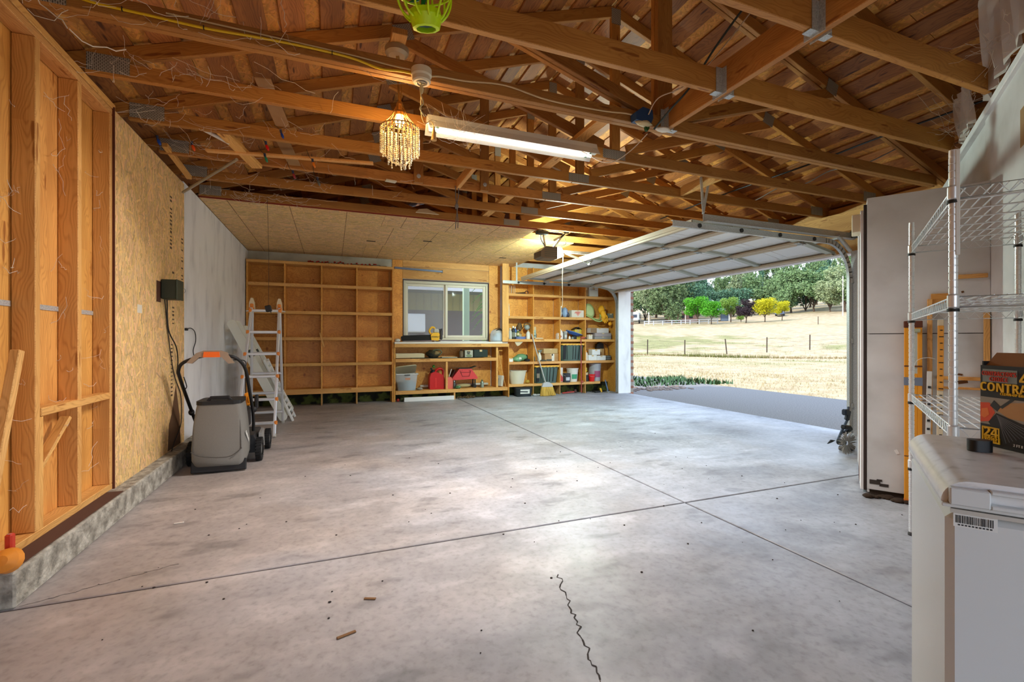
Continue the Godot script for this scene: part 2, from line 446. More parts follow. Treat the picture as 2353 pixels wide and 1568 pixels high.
func more_materials() -> void:
	M["ply_v"] = M.ply
	var m: StandardMaterial3D = M.wood.duplicate(); m.albedo_color = Color(1.0, 0.96, 0.86); M["wood_light"] = m
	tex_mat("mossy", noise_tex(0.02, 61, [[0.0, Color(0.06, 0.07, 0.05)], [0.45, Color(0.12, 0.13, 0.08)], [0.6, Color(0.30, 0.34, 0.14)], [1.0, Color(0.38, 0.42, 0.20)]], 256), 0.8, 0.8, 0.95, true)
	m = StandardMaterial3D.new(); m.albedo_color = Color(0.62, 0.62, 0.66, 0.28); m.transparency = BaseMaterial3D.TRANSPARENCY_ALPHA; m.roughness = 0.9; M["screen"] = m
	m = StandardMaterial3D.new(); m.albedo_color = Color(1, 0.93, 0.75); m.emission_enabled = true; m.emission = Color(1.0, 0.86, 0.58); m.emission_energy_multiplier = 6.0; M["bulb"] = m
	m = StandardMaterial3D.new(); m.albedo_color = Color(0.95, 1.0, 0.97); m.emission_enabled = true; m.emission = Color(0.85, 1.0, 0.92); m.emission_energy_multiplier = 2.2; M["lens"] = m
	m = StandardMaterial3D.new(); m.albedo_color = Color(0.88, 0.83, 0.70); m.metallic_specular = 0.9; m.roughness = 0.12; M["bead"] = m
	m = StandardMaterial3D.new(); m.albedo_color = Color(0.84, 0.98, 0.05); m.roughness = 0.35; m.backlight_enabled = true; m.backlight = Color(0.25, 0.35, 0.0); m.emission_enabled = false; M["lime"] = m
func lamp_materials() -> void:
	var o: StandardMaterial3D = M.wood.duplicate(); o.albedo_color = Color(0.87, 0.79, 0.66); M["wood_old"] = o
	o = M.osb.duplicate(); o.albedo_color = Color(0.90, 0.76, 0.54); M["osb_old"] = o
	var m := StandardMaterial3D.new(); m.albedo_color = Color(0.95, 0.95, 0.93); m.roughness = 0.3; m.emission_enabled = true; m.emission = Color(1.0, 0.98, 0.95); m.emission_energy_multiplier = 0.3; M["tube"] = m  # faint glow added to tubes that look unlit

# ---------------------------------------------------------------- the shell
func sheet(s: Node3D, called: String, m: String, a: Vector3, b: Vector3, lo := 0.9, hi := 1.0, bev := 0.001) -> MeshInstance3D:
	var q := tone(mb(), lo, hi)
	q.span(a, b, bev)
	return part(called, q, M[m], s)
func build_floor() -> void:
	var f := setting("floor", "grey smooth-trowelled concrete garage floor with sawn joints")
	var base := mb(); base.span(W(-1.5, -2.7, -0.25), W(5.83, 8.95, -0.075))
	part("gravel_bed", base, pm(0.12, 0.10, 0.09, 0.95), f)
	var xs := [-1.5, 2.233, 2.247, 5.83]; var ds := [-2.7, 2.493, 2.507, 6.054, 6.066, 8.95]
	for i in [0, 2]:
		for j in [0, 2, 4]:
			var q := mb()
			var x0: float = xs[i]; var x1: float = xs[i + 1]; var d0: float = ds[j]; var d1: float = ds[j + 1]
			var u := func(x: float, d: float) -> Vector2: return Vector2((x + 1.5) / 8.0, (d + 1.0) / 10.0)
			var e := 0.004
			q.quad(W(x0 + e, d0 + e), W(x1 - e, d0 + e), W(x1 - e, d1 - e), W(x0 + e, d1 - e), Vector3.UP, [u.call(x0, d0), u.call(x1, d0), u.call(x1, d1), u.call(x0, d1)])
			var c := [Vector2(x0, d0), Vector2(x1, d0), Vector2(x1, d1), Vector2(x0, d1)]
			var inn := [Vector2(x0 + e, d0 + e), Vector2(x1 - e, d0 + e), Vector2(x1 - e, d1 - e), Vector2(x0 + e, d1 - e)]
			for k in 4:
				var a: Vector2 = c[k]; var b: Vector2 = c[(k + 1) % 4]; var a2: Vector2 = inn[k]; var b2: Vector2 = inn[(k + 1) % 4]
				var nn := Vector3((b - a).y, 0, (b - a).x).normalized()
				if nn.dot(W((a.x + b.x) / 2 - (x0 + x1) / 2, (a.y + b.y) / 2 - (d0 + d1) / 2)) < 0: nn = -nn
				var us := [u.call(a.x, a.y), u.call(b.x, b.y), u.call(b.x, b.y), u.call(a.x, a.y)]
				q.quad(W(a2.x, a2.y, 0), W(b2.x, b2.y, 0), W(b.x, b.y, -e), W(a.x, a.y, -e), (nn + Vector3.UP).normalized(), us)
				q.quad(W(a.x, a.y, -e), W(b.x, b.y, -e), W(b.x, b.y, -0.075), W(a.x, a.y, -0.075), nn, us)
			part("slab", q, M.floor, f)
	# hairline cracks that wander through the near slabs
	for cr in [[Vector2(0.80, 1.25), Vector2(0.86, 1.5), Vector2(0.99, 1.95), 0.004], [Vector2(-1.2, 2.52), Vector2(-0.95, 2.62), Vector2(-0.7, 2.72), 0.0018]]:
		var q := mb()
		var pts := []
		for t in 40:
			var f2 := t / 39.0
			var p: Vector2 = cr[0].lerp(cr[1], f2).lerp(cr[1].lerp(cr[2], f2), f2)
			pts.append(p + Vector2(rng.randfn(0, 0.008), rng.randfn(0, 0.004)))
		for t in 39:
			var a: Vector2 = pts[t]; var b: Vector2 = pts[t + 1]
			var w: Vector2 = (b - a).orthogonal().normalized() * float(cr[3]) * rng.randf_range(0.3, 0.9)
			q.quad(W(a.x - w.x, a.y - w.y, 0.0012), W(b.x - w.x, b.y - w.y, 0.0012), W(b.x + w.x, b.y + w.y, 0.0012), W(a.x + w.x, a.y + w.y, 0.0012), Vector3.UP)
		part("crack", q, pm(0.20, 0.18, 0.17, 0.95), f)

func build_left_wall() -> void:
	var s := setting("wall_left", "open stud wall on the left, part sheeted with OSB, the far end painted white")
	sheet(s, "outer_siding", "drywall", W(-1.58, -2.7, -0.2), W(-1.42, 9.0, 2.72))
	# the concrete stem wall
	var c := mb(); c.span(W(-1.42, 2.5, 0), W(-1.21, 5.5, 0.152), 0.008); part("stem_wall", c, M.concrete, s)
	# bay sheathing: one sheet per bay
	var ed := [-2.7, -0.3, 0.9, 2.1, 2.48, 2.88, 3.28, 3.68]
	for i in ed.size() - 1:
		sheet(s, "sheathing", "wood_light", W(-1.42, ed[i], 0.15), W(-1.402, ed[i + 1] - 0.003, 2.62), 0.93, 1.0)
	sheet(s, "sheathing", "wood", W(-1.42, 3.68, 0.0), W(-1.402, 8.9, 2.62), 0.8, 0.9)
	sheet(s, "sill_plate", "wood", W(-1.40, -2.6, 0.152), W(-1.312, 3.69, 0.19), 0.85, 0.95, 0.003)
	for k in 2:
		sheet(s, "top_plate", "wood", W(-1.40, -2.6, 2.548 + k * 0.041), W(-1.312 + 0.004 * k, 3.70 + k * 0.02, 2.586 + k * 0.041), 0.88, 1.0, 0.003)
	for d in [-2.3, -1.6, -0.9, -0.2, 0.45, 0.86, 1.26, 1.66, 2.06, 2.46, 2.862, 3.258, 3.652]:
		sheet(s, "stud", "wood", W(-1.40, d, 0.191), W(-1.312, d + 0.04, 2.547), 0.82, 1.0, 0.003)
	for d in [4.06, 4.46, 4.86]:
		sheet(s, "stud", "wood", W(-1.40, d, 0.153), W(-1.328, d + 0.04, 2.6), 0.8, 1.0, 0.003)
	sheet(s, "blocking", "wood", W(-1.375, 2.904, 0.735), W(-1.308, 3.65, 0.775), 0.95, 1.0, 0.003)
	sheet(s, "cleat", "wood", W(-1.345, 2.904, 0.19), W(-1.315, 2.935, 0.733), 0.9, 1.0, 0.002)
	sheet(s, "cleat", "wood", W(-1.395, 3.30, 1.75), W(-1.35, 3.34, 2.1), 0.95, 1.0, 0.002)
	for d in [2.10, 2.50, 2.904, 3.30]:
		var b := mb(); b.span(W(-1.401, d, 1.262), W(-1.397, d + 0.356, 1.288)); part("metal_strap", b, M.galv, s)
	var o := tone(mb(), 0.98, 1.0); o.span(W(-1.327, 3.69, 0.135), W(-1.303, 5.19, 2.585), 0.001)
	part("osb_sheet", o, M.osb, s)
	var ed2 := mb(); ed2.span(W(-1.327, 3.683, 0.135), W(-1.300, 3.692, 2.60)); part("sheet_edge", ed2, pm(0.36, 0.17, 0.08, 0.8), s)
	var q := mb(); q.span(W(-1.40, 5.192, 0.0), W(-1.31, 8.82, 2.61)); part("plaster", q, M.white_wall, s)
	# gap dirt and ledge on the stem wall
	var g := mb(); g.span(W(-1.311, 2.52, 0.1525), W(-1.225, 3.6, 0.156)); part("ledge_dirt", g, pm(0.33, 0.21, 0.15, 0.95), s)
	# faded print along the OSB sheet
	for l in [[4.78, 1.9, 0.020], [4.84, 1.25, 0.020], [5.1, 1.6, 0.015], [4.80, 0.62, 0.018]]:
		var t := mb()
		for k in 14:
			var y: float = l[1] + k * 0.034
			if rng.randf() < 0.2: continue
			t.span(W(-1.3035, l[0], y), W(-1.3022, l[0] + 0.05, y + l[2] * rng.randf_range(0.4, 1.0)))
		part("stamp", t, pm(0.36, 0.27, 0.18, 0.9), s)

func build_back_wall() -> void:
	var s := setting("wall_back", "far end wall of amber plywood with a sliding window in the middle")
	var hx0 := 1.235; var hx1 := 2.935; var hy0 := 1.105; var hy1 := 2.262
	for r in [[-1.58, -0.25, hx0, 2.72], [hx1, -0.25, 5.95, 2.72], [hx0, -0.25, hx1, hy0], [hx0, hy1, hx1, 2.72]]:
		sheet(s, "outer_wall", "drywall", W(r[0], 8.822, r[1]), W(r[2], 8.97, r[3]))
	for r in [[-1.30, -0.735], [-0.73, -0.17], [-0.165, 0.405], [0.41, 1.0]]:
		sheet(s, "plywood_sheet", "ply_v", W(r[0], 8.803, 0.2), W(r[1], 8.821, 2.45), 0.82, 1.0)
	sheet(s, "plywood_sheet", "ply_v", W(1.045, 8.803, 1.0), W(hx0 - 0.003, 8.821, 2.62), 0.92, 1.0)
	sheet(s, "plywood_sheet", "ply_v", W(hx1 + 0.003, 8.803, 1.0), W(3.17, 8.821, 2.62), 0.86, 1.0)
	sheet(s, "header_board", "wood", W(hx0, 8.803, hy1 + 0.012), W(hx1, 8.821, 2.50), 0.72, 0.8)
	sheet(s, "header_board", "wood", W(hx0, 8.803, 2.505), W(hx1, 8.821, 2.62), 0.9, 1.0)
	sheet(s, "plywood_sheet", "ply_v", W(1.045, 8.803, 0.2), W(2.97, 8.821, 0.99), 0.80, 0.9)
	for r in [[2.99, 3.24], [3.26, 3.77], [3.785, 4.37], [4.385, 4.97], [4.985, 5.72]]:
		sheet(s, "plywood_sheet", "ply_v", W(r[0], 8.803, 0.2), W(r[1], 8.821, 2.62 if r[0] > 3.2 else 0.99), 0.82, 1.0)
	# green-stained footing that shows under the lowest shelves
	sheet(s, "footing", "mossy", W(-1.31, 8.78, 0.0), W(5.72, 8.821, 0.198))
	# gable above the plates
	var g := mb()
	g.prism(PackedVector2Array([Vector2(-1.5, 2.62), Vector2(5.98, 2.62), Vector2(5.98, 2.66), Vector2(2.24, 3.93), Vector2(-1.5, 2.66)]), 0.1, Transform3D(Basis.IDENTITY, W(0, 8.92, 0)))
	g.col = Color(0.5, 0.42, 0.35)
	part("gable", g, M.board, s)
	# window
	var w := setting("window_1", "sliding window with beige vinyl frames over the workbench")
	var f := mb()
	var x0 := 1.25; var x1 := 2.92; var y0 := 1.12; var y1 := 2.247
	for r in [[x0 - 0.015, y0 - 0.02, x0, y1 + 0.015], [x1, y0 - 0.02, x1 + 0.015, y1 + 0.015], [x0, y1, x1, y1 + 0.015]]:
		f.span(W(r[0], 8.795, r[1]), W(r[2], 8.96, r[3]))
	part("trim", f, pm(0.30, 0.22, 0.24, 0.7), w)
	f = mb()
	for r in [[x0, y0, x0 + 0.045, y1], [x1 - 0.045, y0, x1, y1], [x0 + 0.045, y1 - 0.05, x1 - 0.045, y1], [x0 + 0.045, y0, x1 - 0.045, y0 + 0.04]]:
		f.span(W(r[0], 8.83, r[1]), W(r[2], 8.95, r[3]), 0.004)
	part("window_frame", f, pm(0.80, 0.77, 0.69, 0.45), w)
	for k in 2:
		var a := x0 + 0.047 if k == 0 else 2.055
		var b := 2.085 if k == 0 else x1 - 0.047
		var dd := 8.90 if k == 0 else 8.855
		var sa := mb()
		for r in [[a, y0 + 0.042, a + 0.045, y1 - 0.052], [b - 0.055, y0 + 0.042, b, y1 - 0.052], [a + 0.045, y1 - 0.1, b - 0.055, y1 - 0.052], [a + 0.045, y0 + 0.042, b - 0.055, y0 + 0.09]]:
			sa.span(W(r[0], dd - 0.014, r[1]), W(r[2], dd + 0.014, r[3]), 0.004)
		var sash := part("sash", sa, pm(0.84, 0.81, 0.74, 0.45), w)
		var p := mb(); p.span(W(a + 0.04, dd - 0.002, y0 + 0.085), W(b - 0.05, dd + 0.002, y1 - 0.095)); part("pane", p, M.glass, sash)
	var sc := mb(); sc.span(W(x0 + 0.05, 8.932, y0 + 0.045), W(2.05, 8.934, y1 - 0.055)); part("insect_screen", sc, M.screen, w)

func build_door_wall() -> void:
	var s := setting("wall_right", "wall on the driveway side with the wide garage door opening")
	for r in [[-2.7, 3.598, -0.25, 2.72], [8.227, 8.95, -0.25, 2.72], [3.598, 8.227, 2.16, 2.72]]:
		sheet(s, "framing", "wood", W(5.76, r[0], r[2]), W(5.885, r[1], r[3]), 0.75, 0.85)
	sheet(s, "header_beam", "wood", W(5.66, 3.2, 2.40), W(5.758, 8.3, 2.628), 0.8, 0.9, 0.004)
	var q := mb()
	q.span(W(5.60, 8.205, 0.0), W(5.90, 8.225, 2.155)); q.col = Color.WHITE
	part("jamb_board", q, M.white_wall, s)
	sheet(s, "jamb_board", "white_wall", W(5.745, 3.60, 0.0), W(5.90, 3.62, 2.155))
	sheet(s, "jamb_board", "white_wall", W(5.76, 3.622, 2.14), W(5.90, 8.2, 2.158))
	# brick veneer outside: the courses beside the opening, brick by brick
	var bm := []
	for v in 3:
		var b := mb(); var t := 0.7 + 0.15 * v
		b.col = Color(t, t * 0.97, t * 0.94)
		b.box(Vector3.ZERO, Vector3(0.095, 0.057, 0.19), Basis.IDENTITY, 0.006); bm.append(b.done())
	var mo := mb(); mo.span(W(5.886, 8.215, -0.2), W(5.972, 9.3, 2.62)); part("mortar", mo, pm(0.62, 0.58, 0.54, 0.95), s)
	for row in 38:
		for k in 3:
			var o := MeshInstance3D.new()
			o.mesh = bm[(row * 2 + k) % 3]; o.material_override = M.brick; o.name = "brick"
			s.add_child(o, true)
			o.position = W(5.935, 8.305 + k * 0.2 - (0.0 if row % 2 else 0.005), -0.08 + row * 0.0675) + Vector3(rng.randf_range(-0.003, 0.003), 0, 0.0 if row % 2 else -0.1)

func build_house_wall() -> void:
	var s := setting("wall_house", "turned drywall partition behind the wire rack, meeting a short boxed-in wing", Vector3.ZERO, RT)
	# in the turned frame: x = p, z = -q
	for r in [[1.9, 3.0], [3.003, 4.3]]:
		var b := mb(); b.span(Vector3(0.76, 0, -r[1]), Vector3(0.772, 2.56, -r[0]), 0.001); part("drywall_sheet", b, M.drywall, s)
	var b := mb(); b.span(Vector3(0.773, 0, -6.62), Vector3(0.85, 2.58, -1.9)); part("framing", b, M.drywall, s)
	b = mb(); b.span(Vector3(0.735, 2.555, -5.4), Vector3(0.85, 2.60, -1.9), 0.004); part("top_plate", b, M.white_wall, s)
	# the wing: two sheets with an open joint, end trims, no top
	b = mb(); b.span(Vector3(0.137, 0.045, -4.17), Vector3(0.758, 1.148, -4.157), 0.001); part("drywall_sheet", b, M.drywall, s)
	b = mb(); b.span(Vector3(0.137, 1.153, -4.17), Vector3(0.758, 2.12, -4.157), 0.001); part("drywall_sheet", b, M.drywall, s)
	b = mb(); b.span(Vector3(0.137, 0.02, -5.3), Vector3(0.15, 2.12, -4.171)); part("drywall_sheet", b, M.drywall, s)
	b = mb(); b.span(Vector3(0.152, 0.0, -4.26), Vector3(0.758, 2.10, -4.172)); part("framing", b, pm(0.25, 0.2, 0.16, 0.9), s)
	b = mb(); b.span(Vector3(0.117, 0.03, -4.21), Vector3(0.136, 2.08, -4.172), 0.002); part("end_trim", b, pm(0.18, 0.12, 0.10, 0.8), s)
	b = mb(); b.span(Vector3(0.100, 0.02, -4.42), Vector3(0.136, 2.05, -4.215), 0.002); part("end_trim", b, M.white_wall, s)
	b = mb(); b.span(Vector3(0.098, 0.02, -4.60), Vector3(0.136, 2.05, -4.43), 0.002); part("end_trim", b, pm(0.36, 0.22, 0.18, 0.8), s)
	b = mb(); b.span(Vector3(0.105, 0.02, -5.24), Vector3(0.136, 2.05, -4.62), 0.002); part("end_trim", b, M.white_wall, s)
	b = mb(); b.span(Vector3(0.05, 1.90, -4.40), Vector3(0.125, 2.03, -4.23), 0.004); part("junction_box", b, pm(0.84, 0.78, 0.66, 0.6), s)
	# bare edges, torn paper and spilt soil along the foot of the wing
	b = mb()
	for k in 26:
		var t := k / 25.0
		b.ball(Vector3(lerpf(0.14, 0.72, t), 0.008, -4.15 + rng.randf_range(-0.01, 0.05) + 0.10 * t), Vector3(0.03, 0.016, 0.035) * rng.randf_range(0.6, 1.3), 6, 4)
	var so := part("spilt_soil", b, pm(0.20, 0.14, 0.09, 1.0), s); so.set_meta("kind", "stuff")
	b = mb()
	for e in [[0.18, 0.10, 0.06, 0.03], [0.23, 0.085, 0.05, 0.02], [0.205, 0.115, 0.03, 0.015]]:
		b.box(Vector3(e[0], e[1], -4.1555), Vector3(e[2], e[3], 0.002))
	part("torn_paper", b, pm(0.22, 0.19, 0.17, 0.9), s)
	b = mb(); b.box(Vector3(0.30, 0.33, -4.1555), Vector3(0.02, 0.03, 0.002), Basis(Vector3.BACK, 0.5)); part("tape_scrap", b, pm(0.9, 0.9, 0.89, 0.6), s)
	b = mb()
	for e in [[0.62, 0.83, 0.07, 0.02, 0.2], [0.60, 0.885, 0.06, 0.012, -0.2], [0.665, 1.34, 0.02, 0.012, 0.0], [0.63, 1.42, 0.012, 0.012, 0.4]]:
		b.box(Vector3(e[0], e[1], -4.1555), Vector3(e[2], e[3], 0.002), Basis(Vector3.BACK, e[4]))
	part("torn_paper", b, pm(0.42, 0.27, 0.14, 0.9), s)
	b = mb(); b.span(Vector3(0.7585, 2.12, -3.55), Vector3(0.7598, 2.32, -3.40)); b.span(Vector3(0.7585, 2.1, -3.36), Vector3(0.7598, 2.2, -3.26))
	part("water_stain", b, pm(0.66, 0.53, 0.36, 0.9), s)

func roof_y(x: float) -> float:                          # underside of the boards
	return 2.757 + 0.335 * (minf(x, 4.48 - x) + 1.31)
func build_roof() -> void:
	for sd in 2:
		var s := setting("ceiling_%d" % (sd + 1), ["left", "right"][sd] + " slope of the open roof: spaced brown boards with OSB decking showing between")
		var k := 0
		var x := -1.93
		while x < 2.14:
			var x1: float = minf(x + 0.152 * rng.randf_range(0.9, 1.04), 2.22)
			var mid: float = (x + x1) / 2
			var y := roof_y(mid) + 0.011
			var xm := mid if sd == 0 else 4.48 - mid
			var up := Vector3(-0.335 if sd == 0 else 0.335, 1, 0).normalized()
			var b := tone(mb(), 0.62, 1.0)
			b.bar(W(xm, -2.7, y), W(xm, 9.05, y), (x1 - x) / 0.948, 0.02, up, 0.002)
			part("roof_board", b, M.board, s)
			x += 0.235 * rng.randf_range(0.97, 1.03)
			k += 1
		# decking sheets over the boards
		var xs := [-1.97, -0.85, 0.30, 1.45, 2.24]
		for i in 4:
			for j in 5:
				var d0 := -2.7 + j * 2.37; var d1 := minf(d0 + 2.366, 9.05)
				var a := Vector2(xs[i], roof_y(xs[i]) + 0.0225); var c := Vector2(xs[i + 1] - 0.003, roof_y(xs[i + 1] - 0.003) + 0.0225)
				var b := tone(mb(), 0.86, 1.0)
				var mir := func(v: Vector2, d: float, h: float) -> Vector3: return W(v.x if sd == 0 else 4.48 - v.x, d, v.y + h)
				var uo := Vector2(rng.randf(), rng.randf())
				var L := (c - a).length()
				b.quad(mir.call(a, d0, 0.0), mir.call(c, d0, 0.0), mir.call(c, d1, 0.0), mir.call(a, d1, 0.0), Vector3(0.3 if sd == 0 else -0.3, -1, 0).normalized(), [uo, uo + Vector2(0, L), uo + Vector2(d1 - d0, L), uo + Vector2(d1 - d0, 0)])
				b.quad(mir.call(a, d0, 0.02), mir.call(c, d0, 0.02), mir.call(c, d1, 0.02), mir.call(a, d1, 0.02), Vector3(-0.3 if sd == 0 else 0.3, 1, 0).normalized())
				b.quad(mir.call(a, d0, 0.0), mir.call(c, d0, 0.0), mir.call(c, d0, 0.02), mir.call(a, d0, 0.02))
				b.quad(mir.call(a, d1, 0.0), mir.call(c, d1, 0.0), mir.call(c, d1, 0.02), mir.call(a, d1, 0.02))
				part("osb_deck", b, M.osb_old, s)
		var r := mb()
		var e0 := -1.99; var e1 := 2.24
		var p := [Vector2(e0, roof_y(e0) + 0.046), Vector2(e1, roof_y(e1) + 0.046)]
		for h in [0.0, 0.02]:
			r.quad(W(p[0].x if sd == 0 else 4.48 - p[0].x, -2.72, p[0].y + h), W(p[1].x if sd == 0 else 4.48 - p[1].x, -2.72, p[1].y + h), W(p[1].x if sd == 0 else 4.48 - p[1].x, 9.07, p[1].y + h), W(p[0].x if sd == 0 else 4.48 - p[0].x, 9.07, p[0].y + h))
		part("roofing", r, pm(0.30, 0.29, 0.28, 0.95), s)
	# sheeted ceiling over the far bays
	var c := setting("ceiling_3", "flat OSB ceiling under the last trusses")
	var cuts := [[-1.31, 0.60, 5.73, 6.34], [0.603, 2.60, 5.73, 6.34], [-1.31, 1.128, 6.343, 7.56], [1.131, 3.50, 6.343, 7.56], [-1.31, 0.5, 7.563, 8.80], [0.503, 2.0, 7.563, 8.80], [2.003, 3.46, 7.563, 8.80]]
	for r in cuts:
		var b := tone(mb(), 0.95, 1.0); b.span(W(r[0], r[2], 2.617), W(r[1], r[3], 2.628)); part("osb_sheet", b, M.osb, c)
	var e := mb(); e.span(W(-1.31, 5.72, 2.615), W(2.6, 5.729, 2.631)); part("painted_edge", e, pm(0.52, 0.16, 0.07, 0.7), c)
	var nl := mb()
	for r in cuts:
		var x: float = r[0] + 0.25
		while x < r[1] - 0.05:
			nl.span(W(x, r[2] + 0.02, 2.6161), W(x + 0.006, r[3] - 0.02, 2.6172)); x += 0.61
	part("nailing_line", nl, pm(0.45, 0.30, 0.18, 0.9), c)
	for sl in [[1.35, 7.0], [0.55, 7.3], [2.9, 7.9]]:
		var v := mb(); v.box(W(sl[0], sl[1], 2.6158), Vector3(0.13, 0.002, 0.05)); part("slot", v, pm(0.12, 0.08, 0.05, 0.9), c)
	# unseen wall behind the photographer: its open doorway is added to let daylight in
	var f := setting("wall_front", "wall behind the photographer with an open vehicle door added to let daylight in")
	for r in [[-1.58, -1.2, -0.25, 2.72], [2.9, 5.95, -0.25, 2.72], [-1.2, 2.9, 2.1, 2.72]]:
		sheet(f, "framing", "drywall", W(r[0], -2.02, r[2]), W(r[1], -1.9, r[3]))
	var g := mb()
	g.prism(PackedVector2Array([Vector2(-1.5, 2.7), Vector2(5.98, 2.7), Vector2(2.24, 3.93)]), 0.1, Transform3D(Basis.IDENTITY, W(0, -1.96, 0)))
	part("gable", g, M.board, f)

# ---------------------------------------------------------------- roof carpentry
var plate_mesh := {}
func nail_plate(par: Node3D, x: float, y: float, z: float, w: float, h: float, ang := 0.0) -> void:
	var key := "%.2f %.2f" % [w, h]
	if not plate_mesh.has(key):
		var b := mb(); b.box(Vector3.ZERO, Vector3(w, h, 0.003)); plate_mesh[key] = b.done()
	var o := MeshInstance3D.new()
	o.mesh = plate_mesh[key]; o.material_override = M.nail_plate; o.name = "nail_plate"
	par.add_child(o, true)
	o.position = Vector3(x, y, z); o.rotation.z = ang
func timber(par: Node3D, called: String, a: Vector3, b: Vector3, w: float, h: float, up := Vector3.UP, lo := 0.62, hi := 0.9) -> void:
	var q := tone(mb(), lo, hi)
	q.bar(a, b, w, h, up, 0.003)
	part(called, q, M.wood_old, par)
func top_y(x: float) -> float:
	return roof_y(x) - 0.049
func truss(d: float, label: String, group: String) -> Node3D:
	var t := thing("roof_truss", label, "roof truss", W(2.24, d, 2.63), 0.0, group)
	# local: x from the middle, y from the bottom of the lower chord
	var Y := func(x: float) -> float: return top_y(x) - 2.63
	timber(t, "bottom_chord", Vector3(-3.55, 0.0445, 0), Vector3(-0.09, 0.0445, 0), 0.038, 0.089)
	timber(t, "bottom_chord", Vector3(-0.088, 0.0445, 0), Vector3(3.50, 0.0445, 0), 0.038, 0.089)
	timber(t, "top_chord", Vector3(-4.1, Y.call(2.24 - 4.1), 0.0), Vector3(0, Y.call(2.24), 0), 0.036, 0.089)
	timber(t, "top_chord", Vector3(0, Y.call(2.24), 0.0), Vector3(4.0, Y.call(2.24 + 4.0), 0), 0.036, 0.089)
	timber(t, "king_post", Vector3(0, 0.09, 0), Vector3(0, Y.call(2.24) - 0.03, 0), 0.037, 0.085, Vector3.RIGHT)
	for s: int in [-1, 1]:
		timber(t, "web", Vector3(1.79 * s, Y.call(2.24 - 1.79) - 0.05, 0), Vector3(0.12 * s, 0.11, 0), 0.035, 0.085)
		nail_plate(t, -3.44 * s if s > 0 else 3.3, 0.066, 0.0215, 0.2, 0.10)
		nail_plate(t, 1.77 * s, Y.call(0.47) - 0.02, 0.021, 0.13, 0.11, 0.32 * -s)
	nail_plate(t, 0, Y.call(2.24) - 0.05, 0.021, 0.09, 0.13)
	nail_plate(t, -0.02, 0.045, 0.0215, 0.22, 0.075)
	return t
